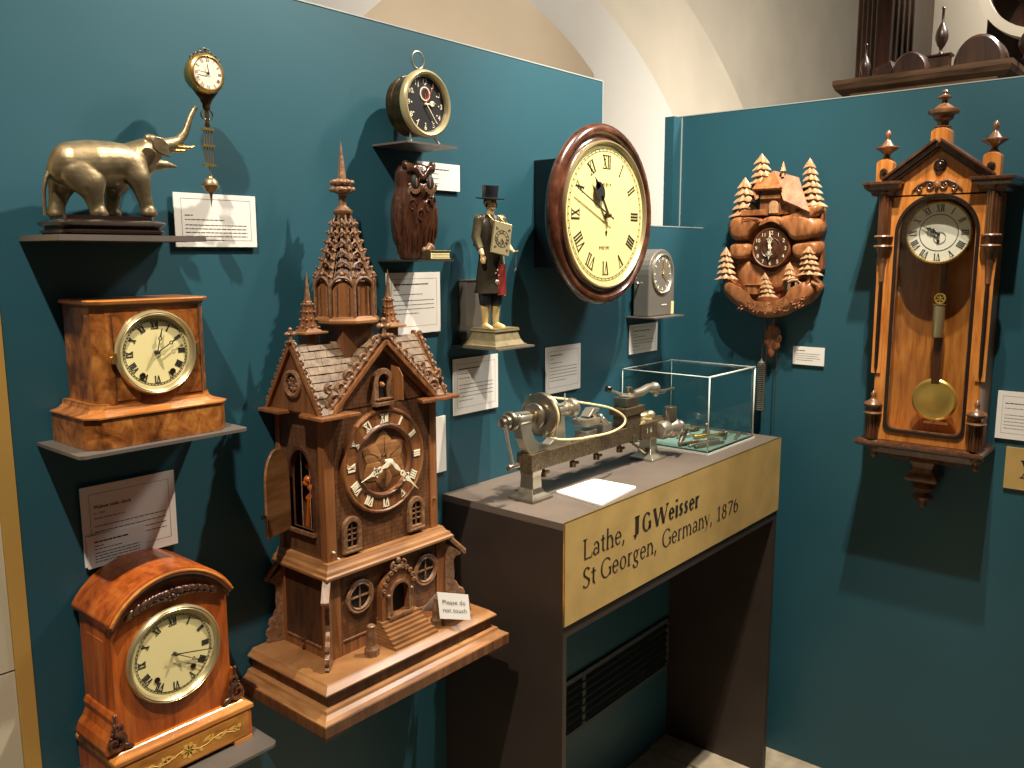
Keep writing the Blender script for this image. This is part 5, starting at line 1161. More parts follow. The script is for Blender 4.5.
# clock face
fc = (.9595, 1.1475); fr_ = .0925; fy = uF + .003
mb = MB(); mb.lathe([(fr_, 0), (fr_, .006), (fr_ - .0015, .008), (fr_ - .004, .0085), (fr_ - .006, .0065), (.0655, .0065), (.064, .0085), (.061, .0095), (.0575, .008), (.0565, .002), (0, .002)], 64, (fc[0], fy, fc[1]), 'y', caps=False); cf = part('dial_ring', mb, M['tower_p'], t)
mb = MB(); mb.lathe([(.0645, .0082), (.0625, .0100), (.060, .0100), (.058, .0075)], 56, (fc[0], fy, fc[1]), 'y', caps=False); part('inner_moulding', mb, M['tower_d'], t, cf)
mb = MB()
for k in range(6):
    a = pi / 2 + k * pi / 3; R_ = Matrix.Translation((fc[0], fy - .003, fc[1])) @ Matrix.Rotation(-a, 4, 'Y')
    lp = []; n = 10
    m2 = MB(); m2.push(R_)
    rows = []
    for i in range(n + 1):
        f = i / n; w = .0215 * sin(pi * min(1, f ** .62)) ** .8 + .0002; x = .008 + .046 * f; rows.append([(x, -.0035 * (1 - (j / 3) ** 2) * (1 - f * .4) * sin(pi * min(.98, f * .9 + .1)) - .0003, w * j / 3) for j in range(-3, 4)])
    m2.loft(rows, True, False, closed=False); mb.add(m2.v, m2.f, True)
part('carved_flower', mb, M['tower_l'], t, cf)
part('flower_ground', MB().lathe([(.0562, .0024), (0, .0024)], 40, (fc[0], fy, fc[1]), 'y', sm=False), M['tower'], t, cf)
mb = MB()
for k in range(6): a = k * pi / 3; mb.prism([(fc[0] + r * sin(a + o), fc[1] + r * cos(a + o)) for r, o in ((.012, .05), (.012, -.05), (.05, 0))], fy - .0062, fy - .0066)
part('petal_veins', mb, M['tower_d'], t, cf)
mb = MB(); romans(mb, fc, .0745, .0165, fy - .0066, th=.0014, wt=.17, wsc=.82); part('numerals', mb, M['white'], t, cf)
q = lambda x, y: w1(330 + x / 4.8, 400 + y / 4.8, .1503)
pv = q(293, 298)
mb = MB(); hand(mb, pv, q(148, 397), -.1505, .0062, 'fret', th=.0012); part('hour_hand', mb, M['white'], t)
mb = MB(); hand(mb, pv, q(420, 427), -.1530, .0058, 'fret', th=.0012); part('minute_hand', mb, M['white'], t)
mb = MB(); mb.lathe([(.0055, 0.010), (.0055, .0140), (.0045, .015), (.0035, .015), (.0035, .019), (0, .019)], 16, (pv[0], fy, pv[1]), 'y'); mb.lathe([(.004, 0), (.004, .012)], 12, (pv[0], fy, pv[1]), 'y'); part('arbor', mb, M['white'], t)
# two little arched windows
for x, z in ((.8845, 1.0335), (1.0325, 1.0355)):
    mb = MB(); mb.frame(archloop(x - .0195, x + .0195, z - .032, z + .031, 14), archloop(x - .0115, x + .0115, z - .022, z + .022, 14), uF - .004, uF + .003); mb.box(x - .018, x + .018, uF - .006, uF, z - .031, z - .027)
    wn = part('arched_window', mb, M['tower_c'], t, up_, bevel=.0008)
    part('opening', MB().prism(archloop(x - .0115, x + .0115, z - .022, z + .022, 14), uF + .0028, uF + .0018), M['black'], t, wn)
    mb = MB(); mb.box(x - .001, x + .001, uF - .0012, uF + .0015, z - .022, z + .020)
    for k in (-.010, 0, .009): mb.box(x - .0115, x + .0115, uF - .0012, uF + .0015, z + k - .001, z + k + .001)
    part('glazing_bars', mb, M['tower_c'], t, wn)
part('door_pull', MB().lathe([(.0025, 0), (.0025, .004), (0, .005)], 10, (uR - .009, uF, 1.052), 'y'), M['gilt'], t)
part('wall_pin', MB().lathe([(.002, 0), (.002, .004), (0, .005)], 10, (uL + .012, uF, 1.012), 'y').lathe([(.002, 0), (.002, .003), (0, .004)], 10, (uL + .022, uF, .998), 'y'), M['dial_w'], t)
# central tower: post, drum, pierced spire, knob and spike
SX, SY = .9445, -.068
mb = MB(); mb.box(SX - .033, SX + .033, SY - .031, SY + .031, 1.30, 1.3835); tw = part('tower_post', mb, M['tower'], t)
o8 = pi / 8
mb = MB(); mb.lathe([(.050, 1.383), (.060, 1.3865), (.060, 1.3905), (.056, 1.394), (.0525, 1.397)], 8, (SX, SY, 0), rot=o8, sm=False); part('drum_base', mb, M['tower_l'], t, tw)
mb = MB(); mb.lathe([(.0485, 1.397), (.0485, 1.4555)], 8, (SX, SY, 0), rot=o8, sm=False); dr_ = part('drum', mb, M['tower_p'], t, tw)
mb = MB()
for k in range(8):
    a = o8 + k * pi / 4; mb.tube([(SX + .0525 * cos(a), SY + .0525 * sin(a), 1.397), (SX + .0525 * cos(a), SY + .0525 * sin(a), 1.460)], .0032, 6)
    for j in (-.5, .5):
        b = a + j * .36; R_ = .0485; mb.tube([(SX + R_ * cos(b), SY + R_ * sin(b), 1.399), (SX + R_ * cos(b), SY + R_ * sin(b), 1.447)], .0018, 6)
    c0 = Vector((SX + .0525 * cos(a), SY + .0525 * sin(a), 0)); c1 = Vector((SX + .0525 * cos(a + pi / 4), SY + .0525 * sin(a + pi / 4), 0))
    pts = [tuple(c0.lerp(c1, f) + Vector((0, 0, 1.447 + .016 * sin(pi * f) ** .7))) for f in [i / 10 for i in range(11)]]
    mb.tube(pts, .0028, 6)
    m0 = c0.lerp(c1, .5); mb.ball((m0.x, m0.y, 1.468), .0042, 8, 6)
part('tracery', mb, M['tower_c'], t, dr_)
def spR(z): f = (z - 1.452) / (1.566 - 1.452); return .054 + (.0135 - .054) * f ** .82
mb = MB(); mb.lathe([(spR(z) - .006, z) for z in [1.4525 + .0113 * k for k in range(11)]], 8, (SX, SY, 0), rot=o8, sm=False); core = part('spire', mb, M['tower_d'], t, tw)
mb = MB()
for k in range(8):
    a = o8 + k * pi / 4; zs = [1.454 + .0112 * j for j in range(11)]
    mb.tube([(SX + spR(z) * cos(a), SY + spR(z) * sin(a), z) for z in zs], [.0034 - .00014 * j for j in range(11)], 6)
    for j in range(7):
        z = 1.462 + .0148 * j; p = (SX + (spR(z) + .002) * cos(a), SY + (spR(z) + .002) * sin(a), z); u = Vector((cos(a), sin(a), 0))
        mb.ball(p, (.0038, .0038, .003), 7, 5); mb.ball(tuple(Vector(p) + u * .0042 + Vector((0, 0, .0022))), .0025, 6, 5)
    for j in range(6):                     # leaf tracery between the ribs
        z = 1.462 + .0166 * j; a2 = a + pi / 8; R_ = (spR(z)) * .925; w = spR(z) * .26; u = Vector((-sin(a2), cos(a2), 0)); c_ = Vector((SX + R_ * cos(a2), SY + R_ * sin(a2), z)); n_ = Vector((cos(a2), sin(a2), 0))
        for s in (-1, 1): mb.tube([tuple(c_ + u * s * w), tuple(c_ + u * s * w * .75 + Vector((0, 0, .006)) ), tuple(c_ + u * s * w * .1 + Vector((0, 0, .010)) + n_ * .002), tuple(c_ + u * s * w * .15 + Vector((0, 0, .0155)))], [.002, .0023, .002, .001], 5)
        mb.ball(tuple(c_ + Vector((0, 0, .004))), (.0024, .0024, .0032), 6, 5)
part('crocket_tracery', mb, M['tower_c'], t, core)
mb = MB(); mb.lathe([(.0115, 1.562), (.0145, 1.568), (.0165, 1.571), (.0165, 1.5745), (.0125, 1.577), (.0095, 1.580), (.0065, 1.583), (.0065, 1.5995), (.009, 1.602)], 16, (SX, SY, 0)); part('neck', mb, M['tower_c'], t, core)
mb = MB(); 
for z, r in ((1.6095, .0175), (1.6210, .0165)):
    mb.lathe([(.011, z - .007), (r, z - .004), (r + .001, z), (r - .001, z + .0035), (.010, z + .006)], 16, (SX, SY, 0))
    for k in range(8): a = k * pi / 4; mb.ball((SX + r * cos(a), SY + r * sin(a), z), (.0048, .0048, .0045), 8, 6)
part('leaf_knob', mb, M['tower_c'], t, core)
mb = MB(); mb.lathe([(.0075, 1.628), (.0072, 1.632), (.0004, 1.690)], 4, (SX, SY, 0), rot=.5, sm=False); part('spike', mb, M['tower_c'], t, core)
# side turrets
for x in (.8645, 1.0415):
    y = -.068
    mb = MB(); mb.box(x - .012, x + .012, y - .012, y + .012, 1.335, 1.371); tr = part('turret', mb, M['tower_p'], t)
    mb = MB(); mb.box(x - .0235, x + .0235, y - .0225, y + .0225, 1.3705, 1.3745); part('turret_slab', mb, M['tower_l'], t, tr, bevel=.0008)
    mb = MB(); mb.lathe([(.024, 1.3745), (.0155, 1.380), (.0125, 1.39), (.0095, 1.405), (.0078, 1.423), (.006, 1.425)], 4, (x, y, 0), rot=pi / 4, sm=False); part('turret_roof', mb, M['tower_p'], t, tr)
    mb = MB()
    for k in range(4):
        a = pi / 4 + k * pi / 2
        for z, r in ((1.381, .0165), (1.394, .0120), (1.407, .0095), (1.419, .0080)):
            mb.ball((x + (r + .001) * cos(a), y + (r + .001) * sin(a), z), (.0028, .0028, .0018), 6, 5)
        for z, r in ((1.383, .0115), (1.395, .0085), (1.407, .0068), (1.419, .0058)):
            b = k * pi / 2; mb.ball((x + r * cos(b), y + r * sin(b), z), (.0024, .0024, .003), 6, 5)
    part('turret_crockets', mb, M['tower_c'], t, tr)
    mb = MB(); mb.lathe([(.0058, 1.424), (.0055, 1.428), (.0003, 1.4745)], 4, (x, y, 0), rot=.5, sm=False); part('turret_spike', mb, M['tower_c'], t, tr)

# folded notice standing on the base of the tower clock
t = thing('tent_card', F1, (1.07, -.19, .8275), 'folded white tent card reading Please do not touch beside the tower clock steps', 'sign')
ra = Vector((1.0185, -.2005, .9)); mb = MB()
a0 = Z0 = None
def zp(px_, py_, z):
    r = ray(px_, py_); k = (z - 1.5) / r.z; p = CAM + r * k; return Vector((p.x, p.y - YW, z))
def ry(px_, py_, Y):
    r = ray(px_, py_); p = CAM + r * (Y / r.y); return Vector((p.x, p.y - YW, p.z))
FL, FR_, RL_, RR_ = ry(440, 618.5, 1.043), ry(470.5, 620, 1.010), ry(437, 592, 1.052), ry(468, 594.5, 1.019)
BL = ry(421, 611, 1.086); BR_ = FR_ + Vector((.035, .03, 0))
def sheet(m_, a, b, c, d, th=.0006):
    n_ = (b - a).cross(d - a).normalized() * th; m_.loft([[tuple(a), tuple(b), tuple(c), tuple(d)], [tuple(p + n_) for p in (a, b, c, d)]])
sheet(mb, FL, FR_, RR_, RL_); sheet(mb, BL, BR_, RR_, RL_); fo = part('folded_card', mb, M['card'], t)
ux = (FR_ - FL).normalized(); uz = (RL_ - FL).normalized(); nn = ux.cross(uz).normalized()
if nn.y > 0: nn = -nn
Mx = Matrix((ux, -nn, uz)).transposed().to_4x4(); Mx.translation = FL + nn * .0009
mb = MB(); mb.push(Mx); Wd = (FR_ - FL).length; Hh = (RL_ - FL).length
text(mb, 'Please do', Wd * .52, Hh * .56, Hh * .17, 0, 'c'); text(mb, 'not touch', Wd * .52, Hh * .26, Hh * .17, 0, 'c'); mb.pop()
part('printed_words', mb, M['ink'], t, fo)
# ================================================================= lathe on the plinth (frame F1, y about -.165)
t = thing('lathe', F1, (1.56, -.165, 1.0), 'old steel watchmaker bench lathe with grooved wheel, hand crank and cream belt', 'lathe')
ZP = 1.0; LY = -.165
def LQ(x, y, d=.165): return w1(490 + x / 5.91, 380 + y / 5.91, d)
def LR(x, y, d=.165): return w1(580 + x / 6.98, 370 + y / 6.98, d)
# feet
def foot(x, top, nm='foot'):
    m_ = MB(); lp = []
    for z, hx, hy in ((.0005, .034, .033), (.006, .034, .033), (.008, .030, .029), (.014, .020, .021), (.024, .0155, .017), (.05, .0145, .016), (top - ZP, .0165, .018)):
        lp.append([(x - hx, LY - hy, ZP + z), (x + hx, LY - hy, ZP + z), (x + hx, LY + hy, ZP + z), (x - hx, LY + hy, ZP + z)])
    m_.loft(lp); return m_
zb0 = 1.062; zb1 = 1.098
part('foot', foot(1.334, zb0), M['steel'], t, bevel=.0015)
part('foot', foot(1.795, zb0), M['steel_l'], t, bevel=.0015)
mb = MB(); mb.box(1.312, 1.80, LY - .020, LY - .006, zb0, zb1); mb.box(1.312, 1.80, LY + .006, LY + .020, zb0, zb1); mb.box(1.313, 1.345, LY - .0062, LY + .0062, zb0 + .0005, zb1 - .0005); mb.box(1.75, 1.799, LY - .0062, LY + .0062, zb0 + .0005, zb1 - .0005)
part('bed', mb, M['steel_d'], t, bevel=.001)
for x in (1.37, 1.475, 1.565, 1.66):
    mb = MB(); mb.lathe([(.0075, zb0 - .022), (.0075, zb0 - .010), (.004, zb0 - .009), (.004, zb0 + .002)], 10, (x, LY - .004, 0)); mb.box(x - .003, x + .018, LY - .008, LY - .001, zb0 - .017, zb0 - .012)
    part('clamp_screw', mb, M['bronze_d'], t)
# headstock
hz = 1.172                                     # spindle height
mb = MB()
def side(pts, y0, y1, m_): m_.prism(pts, y0, y1)
side([(1.318, zb1), (1.460, zb1), (1.456, 1.105), (1.440, 1.110), (1.436, 1.150), (1.434, hz + .014), (1.412, hz + .014), (1.410, 1.140), (1.404, 1.118), (1.385, 1.108), (1.355, 1.112), (1.335, 1.126), (1.324, 1.146), (1.322, hz + .012), (1.290, hz + .014), (1.288, 1.158), (1.296, 1.132), (1.308, 1.112)], LY - .011, LY + .011, mb)
mb.lathe([(.013, 1.288), (.014, 1.292), (.014, 1.320), (.013, 1.324)], 20, (0, LY, hz), 'x'); mb.lathe([(.013, 1.408), (.014, 1.412), (.014, 1.436), (.013, 1.440)], 20, (0, LY, hz), 'x')
part('headstock', mb, M['steel_l'], t, bevel=.0015)
mb = MB(); mb.lathe([(.004, 1.250), (.0055, 1.253), (.0055, 1.49), (.004, 1.492)], 16, (0, LY, hz), 'x'); part('spindle', mb, M['gilt'], t)
mb = MB(); R0 = .0455
pr = [(.009, 1.336), (.013, 1.336), (.013, 1.342), (.025, 1.343), (.027, 1.346), (.025, 1.349), (.0155, 1.350), (.0155, 1.357), (.042, 1.3585), (R0, 1.3595), (R0, 1.3615), (.0435, 1.364), (R0, 1.3665), (R0, 1.369), (.0435, 1.3715), (R0, 1.374), (R0, 1.376), (.042, 1.3775), (.012, 1.3785), (.012, 1.386), (.008, 1.387)]
mb.lathe(pr, 56, (0, LY, hz), 'x'); part('grooved_wheel', mb, M['steel'], t)
mb = MB(); mb.lathe([(.008, 1.436), (.012, 1.438), (.012, 1.446), (.015, 1.448), (.015, 1.456), (.010, 1.458), (.010, 1.464), (.019, 1.465), (.0205, 1.469), (.0205, 1.478), (.018, 1.482), (.007, 1.483)], 28, (0, LY, hz), 'x')
mb.tube([(1.452, LY, hz), (1.436, LY - .010, hz + .036)], [.0022, .0014], 8); mb.tube([(1.473, LY - .01, hz - .015), (1.483, LY - .014, hz - .032)], .0018, 8)
part('spindle_nose', mb, M['steel_l'], t)
mb = MB(); mb.lathe([(.004, 1.240), (.009, 1.241), (.009, 1.250), (.014, 1.251), (.0145, 1.258), (.009, 1.260), (.009, 1.263), (.018, 1.264), (.0205, 1.267), (.0205, 1.272), (.018, 1.276), (.011, 1.278), (.011, 1.286), (.006, 1.289)], 24, (0, LY, hz), 'x')
pc = part('crank_boss', mb, M['steel'], t)
mb = MB(); mb.tube([(1.247, LY - .004, hz), (1.250, LY - .012, hz - .044), (1.254, LY - .018, hz - .082)], [.0045, .0030, .0042], 10); part('crank_arm', mb, M['steel_l'], t, pc)
mb = MB(); mb.lathe([(.002, 0), (.0058, .001), (.0062, .003), (.0058, .030), (.004, .033), (.002, .034)], 14, (1.240, LY - .018, hz - .087), 'x'); part('crank_handle', mb, M['steel'], t, pc)
# loose belt: round the wheel groove then hanging out in a long loop towards the slide rest
mb = MB(); pts = []
cx_, cz_ = 1.432, hz
for k in range(9): a = pi + .3 + (pi * .5) * k / 8; pts.append((1.4335, LY - R0 * cos(a) * -1, hz + R0 * sin(a)))
pts = []
for k in range(11):                              # over the back and down the front of the wheel
    a = radians(125 + 165 * k / 10); pts.append((1.3640 + .001 * k, LY + R0 * cos(a), hz + R0 * sin(a)))
B = [LQ(400, 350, .205), LQ(520, 348, .215), LR(60, 468, .225), LR(200, 440, .225), LR(290, 395, .222)]
for (x, z), y in zip(B, (-.205, -.215, -.225, -.225, -.222)): pts.append((x, y, z))
Cc = [LR(316, 350, .218), LR(285, 305, .212), LR(200, 262, .205), LR(80, 238, .195), LQ(520, 130, .18)]
for (x, z), y in zip(Cc, (-.218, -.212, -.205, -.195, -.18)): pts.append((x, y, z))
x_, z_ = LQ(440, 112, .155); pts.append((x_, -.155, z_)); pts.append((1.370, LY + .030, hz + .036))
def smoothpts(P, n=5):
    P = [Vector(p) for p in P]; o = []; N_ = len(P)
    for i in range(N_):
        p0, p1, p2, p3 = P[i - 1], P[i], P[(i + 1) % N_], P[(i + 2) % N_]
        for k in range(n):
            s = k / n; o.append(tuple(.5 * ((2 * p1) + (-p0 + p2) * s + (2 * p0 - 5 * p1 + 4 * p2 - p3) * s * s + (-p0 + 3 * p1 - 3 * p2 + p3) * s ** 3)))
    return o
mb.tube(smoothpts(pts, 4), .0025, 8, closed=True); part('belt', mb, M['cord'], t)
# hand rest clutter on the bed
mb = MB()
a = LR(20, 345); mb.cbox((a[0] + .012, LY, a[1] - .006), (.026, .02, .008)); mb.cbox((a[0] + .012, LY, zb1 + .008), (.020, .017, .009))
part('hand_rest_base', mb, M['steel_l'], t, bevel=.002)
mb = MB(); a = LR(70, 300)
mb.prism([(a[0] - .022, a[1] - .005), (a[0] - .002, a[1] + .012), (a[0] + .022, a[1] + .010), (a[0] + .018, a[1] + .003), (a[0] + .006, a[1] + .001), (a[0] + .012, a[1] - .010), (a[0] + .002, a[1] - .012), (a[0] - .004, a[1] - .002)], LY - .012, LY + .012)
mb.tube([(a[0] + .028, LY - .012, a[1] - .014), (a[0] + .050, LY - .016, a[1] - .032)], [.006, .0045], 10); mb.cbox((a[0] + .045, LY, zb1 + .012), (.016, .018, .012)); mb.lathe([(.007, 0), (.007, .02), (.004, .022)], 12, (a[0] + .04, LY, zb1 + .022))
part('tool_rest', mb, M['steel_l'], t, bevel=.0015)
# saddle and compound slide
mb = MB(); p = LR(330, 275); mb.box(p[0] - .042, p[0] + .040, LY - .024, LY + .024, p[1] - .010, p[1] + .009); mb.box(p[0] - .030, p[0] + .030, LY - .020, LY + .020, zb1, p[1] - .010)
part('slide_base', mb, M['steel_d'], t, bevel=.0015)
mb = MB(); p2 = LR(320, 215); mb.box(p2[0] - .026, p2[0] + .026, LY - .020, LY + .018, p2[1] - .011, p2[1] + .010); mb.box(p2[0] - .020, p2[0] + .020, LY - .016, LY + .016, p2[1] - .020, p2[1] - .010); part('cross_slide', mb, M['steel'], t, bevel=.0015)
mb = MB(); b0 = LR(205, 143); b1 = LR(300, 175); mb.tube([(b0[0], LY - .005, b0[1]), (b1[0], LY, b1[1])], [.003, .0042], 10); mb.tube([(b1[0] - .01, LY, b1[1] + .002), (b1[0] + .03, LY - .01, b1[1] - .004)], .004, 8); part('ball_lever', mb, M['steel_l'], t)
mb = MB(); b = LR(180, 130); mb.ball((b[0], LY - .007, b[1]), .0085, 18, 12); part('ball_knob', mb, M['blackmetal'], t)
mb = MB(); p3 = LR(340, 150); mb.lathe([(.0075, p3[1] - .018), (.0075, p3[1] + .004), (.0085, p3[1] + .006), (.0085, p3[1] + .010), (.003, p3[1] + .012)], 14, (p3[0], LY, 0)); part('tool_post', mb, M['steel'], t)
mb = MB(); q0, q1, q2, q3 = LR(350, 165), LR(400, 150), LR(450, 120), LR(500, 125)
mb.tube([(q0[0], LY - .01, q0[1]), (q1[0], LY - .01, q1[1]), (q2[0], LY - .01, q2[1]), (q3[0], LY - .01, q3[1])], [.009, .0105, .010, .013], 14); mb.ball((q3[0] - .004, LY - .01, q3[1] + .002), .0145, 14, 10); mb.ball((q3[0] - .004, LY - .014, q3[1] - .010), (.008, .008, .010), 10, 8)
part('swivel_arm', mb, M['steel_l'], t)
mb = MB(); r0_, r1_ = LR(510, 150), LR(630, 125); mb.tube([(r0_[0], LY - .01, r0_[1]), ((r0_[0] + r1_[0]) / 2, LY - .01, (r0_[1] + r1_[1]) / 2 - .002)], [.007, .0045], 10); mb.tube([((r0_[0] + r1_[0]) / 2, LY - .01, (r0_[1] + r1_[1]) / 2), (r1_[0], LY - .01, r1_[1])], [.003, .0038], 10); part('feed_screw', mb, M['steel'], t)
# carriage block, graduated cylinder and chuck
c0 = LR(370, 400); c1 = LR(565, 400); mb = MB()
mb.box(c0[0], c1[0], LY - .026, LY + .020, LR(460, 455)[1] , LR(460, 345)[1]); cb = part('carriage_block', mb, M['steel_d'], t, bevel=.002)
mb = MB(); text(mb, '1', c0[0] + .022, LR(430, 425)[1], .013, LY - .0266); text(mb, '6', c0[0] + .036, LR(430, 425)[1], .013, LY - .0266); part('stamped_figures', mb, M['dial_w'], t, cb)
mb = MB(); z_ = LR(460, 330)[1]
mb.ball((c0[0] + .045, LY, z_ + .006), (.020, .015, .010), 14, 8); mb.ball((c0[0] + .075, LY, z_ + .004), (.015, .014, .012), 12, 8); mb.tube([(c0[0] + .0, LY - .012, z_ + .004), (c0[0] + .05, LY - .018, z_ - .004)], [.004, .006], 10); mb.tube([(c0[0] - .03, LY - .01, z_ - .012), (c0[0] + .02, LY - .02, z_ - .004)], .0045, 8)
part('tool_holder', mb, M['gilt_p'], t)
mb = MB(); e = LR(635, 330, .20); e2 = LR(635, 262, .20); LY2 = -.198; mb.lathe([(.016, e[1] - .010), (.016, e2[1]), (.015, e2[1] + .002), (.006, e2[1] + .002), (.005, e2[1] + .005), (0, e2[1] + .005)], 24, (e[0], LY2, 0)); part('graduated_cylinder', mb, M['steel'], t)
mb = MB(); e = LR(655, 400, .20); e = (e[0] - .006, e[1]); mb.ball((e[0], LY2, e[1]), (.027, .027, .026), 24, 16); mb.lathe([(.012, e[0] - .06), (.020, e[0] - .058), (.024, e[0] - .04), (.020, e[0] - .015)], 24, (0, LY2 + .004, e[1]), 'x'); mb.ball((e[0] + .018, LY2 - .012, e[1] + .004), (.012, .014, .014), 14, 10)
part('chuck', mb, M['steel_l'], t)
mb = MB(); mb.cbox((e[0] + .016, LY2 - .024, e[1] - .018), (.008, .004, .013), Matrix.Rotation(.8, 3, 'Y').to_4x4()); mb.tube([(e[0] - .014, LY2 - .030, e[1] - .034), (e[0] + .010, LY2 - .024, e[1] - .022)], [.005, .0055], 10); part('chuck_key', mb, M['steel'], t)
mb = MB(); w_ = [LR(x, y, .17) for x, y in ((345, 475), (365, 515), (400, 540), (440, 575), (460, 560), (455, 545))]
mb.tube([(a, LY - .008, b) for a, b in w_], .0032, 8); mb.cbox((w_[0][0] + .0, LY - .01, w_[0][1]), (.010, .012, .009)); part('under_lever', mb, M['steel_d'], t)

# ================================================================= acrylic cover with small tools
ax0, ax1, ay0, ay1, azt = 1.912, 2.172, -.2665, -.012, 1.1965
t = thing('acrylic_case', F1, ((ax0 + ax1) / 2, -.14, 1.0), 'clear acrylic display cover with bright edges at the right end of the plinth', 'display case')
th = .003
part('base_tray', MB().box(ax0 - .004, ax1 + .004, ay0 - .004, ay1 + .004, 1.0004, 1.0065), M['acrylic'], t)
part('side_pane', MB().box(ax0, ax1, ay0, ay0 + th, 1.0068, azt), M['acrylic'], t)
part('side_pane', MB().box(ax0, ax1, ay1 - th, ay1, 1.0068, azt), M['acrylic'], t)
part('side_pane', MB().box(ax0, ax0 + th, ay0 + th, ay1 - th, 1.0068, azt), M['acrylic'], t)
part('side_pane', MB().box(ax1 - th, ax1, ay0 + th, ay1 - th, 1.0068, azt), M['acrylic'], t)
part('top_pane', MB().box(ax0, ax1, ay0, ay1, azt, azt + th), M['acrylic'], t)
mb = MB(); r = .0018
cs_ = [(ax0, ay0), (ax1, ay0), (ax1, ay1), (ax0, ay1)]
for k, (x, y) in enumerate(cs_):
    rr = (r, r * 1.3, r * .5, r * .5)[k]
    mb.tube([(x, y, 1.007), (x, y, azt)], rr, 6)
mb.tube([(ax0, ay0, azt + .001), (ax1, ay0, azt + .001)], r * 1.5, 6); mb.tube([(ax0, ay1, azt + .001), (ax1, ay1, azt + .001)], r * .5, 6); mb.tube([(ax0, ay0, azt + .001), (ax0, ay1, azt + .001)], r * .8, 6); mb.tube([(ax1, ay0, azt + .001), (ax1, ay1, azt + .001)], r * .7, 6)
mb.box(ax0 - .004, ax1 + .004, ay0 - .0052, ay0 - .004, 1.0006, 1.0062); mb.box(ax0 - .0052, ax0 - .004, ay0 - .004, ay1, 1.0006, 1.0062)
part('edge_glint_strips', mb, M['acryl_glint'], t)  # added pale strips that paint the edge glow of the cover
solo('display_cloth', MB().box(ax0 + .006, ax1 - .006, ay0 + .006, ay1 - .006, 1.0066, 1.0082), M['cloth'], F1, ((ax0 + ax1) / 2, -.14, 1.0066), 'turquoise cloth lining the floor of the acrylic cover', 'cloth')
zc = 1.0083; rnd = random.Random(12)
def rod(nm, x0, y0, x1, y1, r, label, mk='steel', grp=None, prof=None, z=0):
    a = Vector((x0, y0, zc + r + z)); b = Vector((x1, y1, zc + r + z)); m_ = MB()
    prof = prof or [(.9, 0), (1, .02), (1, .98), (.9, 1)]
    m_.tube([tuple(a.lerp(b, f)) for _, f in prof], [r * k for k, _ in prof], 10)
    return solo(nm, m_, M[mk], F1, (x0, y0, zc), label, 'tool', grp)
mill = [(.9, 0), (1, .01), (1, .4), (.55, .42), (.55, .8), (.9, .82), (.9, 1)]
turn = [(.5, 0), (.9, .05), (.9, .3), (.5, .33), (.5, .5), (1, .55), (1, .8), (.6, .85), (.3, 1)]
G = 'steel lathe tools under the acrylic cover'
rod('steel_rod', 1.925, -.225, 2.03, -.252, .0042, 'long steel rod lying nearest the front left corner inside the acrylic cover', 'steel', G)
rod('steel_rod', 1.93, -.205, 2.04, -.234, .0042, 'long bright steel rod lying second from the front inside the acrylic cover', 'steel_l', G)
rod('turned_spindle', 1.965, -.19, 2.055, -.225, .006, 'stepped steel spindle lying behind two long rods in the acrylic cover', 'steel_l', G, turn)
rod('turned_spindle', 2.03, -.165, 2.12, -.21, .006, 'stepped pale spindle in the middle right of the acrylic cover', 'gilt', G, mill)
rod('collet', 2.07, -.235, 2.15, -.20, .005, 'short steel collet bar beside the right front pane of the acrylic cover', 'steel', G, mill)
rod('collet', 2.06, -.105, 2.15, -.125, .007, 'dark stepped collet at the right rear of the acrylic cover', 'steel_d', G, turn)
rod('collet', 2.05, -.07, 2.145, -.085, .0075, 'bright stepped collet lying at the far right rear of the acrylic cover', 'steel_l', G, mill)
rod('drill_blank', 1.924, -.18, 1.985, -.20, .005, 'short dark rod lying against the left pane of the acrylic cover', 'steel_d', G)
rod('drill_blank', 2.00, -.13, 2.06, -.15, .0055, 'short bright rod in the middle of the turquoise cloth', 'steel_l', G, turn)
rod('arbor_bar', 2.09, -.255, 2.16, -.235, .0045, 'slim steel bar parallel to the front right edge of the acrylic cover', 'steel_l', G)
for k, (x, y) in enumerate(((1.955, -.06), (1.972, -.068), (1.990, -.074))):
    rod('small_pin', x, y, x + .035, y - .045, .0038, ('leftmost', 'middle', 'rightmost')[k] + ' of three short parallel pins at the back left of the acrylic cover', 'steel_l', G)
m_ = MB(); m_.tube([(2.015, -.055, zc + .004), (2.02, -.06, zc + .02), (2.032, -.072, zc + .0045)], .0045, 10); m_.ball((2.017, -.055, zc + .021), .006, 10, 6); solo('bent_tool', m_, M['steel_d'], F1, (2.02, -.06, zc), 'bent dark tool with rounded end near the back middle of the acrylic cover', 'tool')
m_ = MB(); m_.lathe([(.010, zc), (.010, zc + .008), (.004, zc + .009), (.004, zc + .026), (.006, zc + .028), (.003, zc + .031)], 14, (2.11, -.16, 0)); solo('centre_point', m_, M['steel'], F1, (2.11, -.16, zc), 'small upright steel centre on a round foot inside the acrylic cover', 'tool')

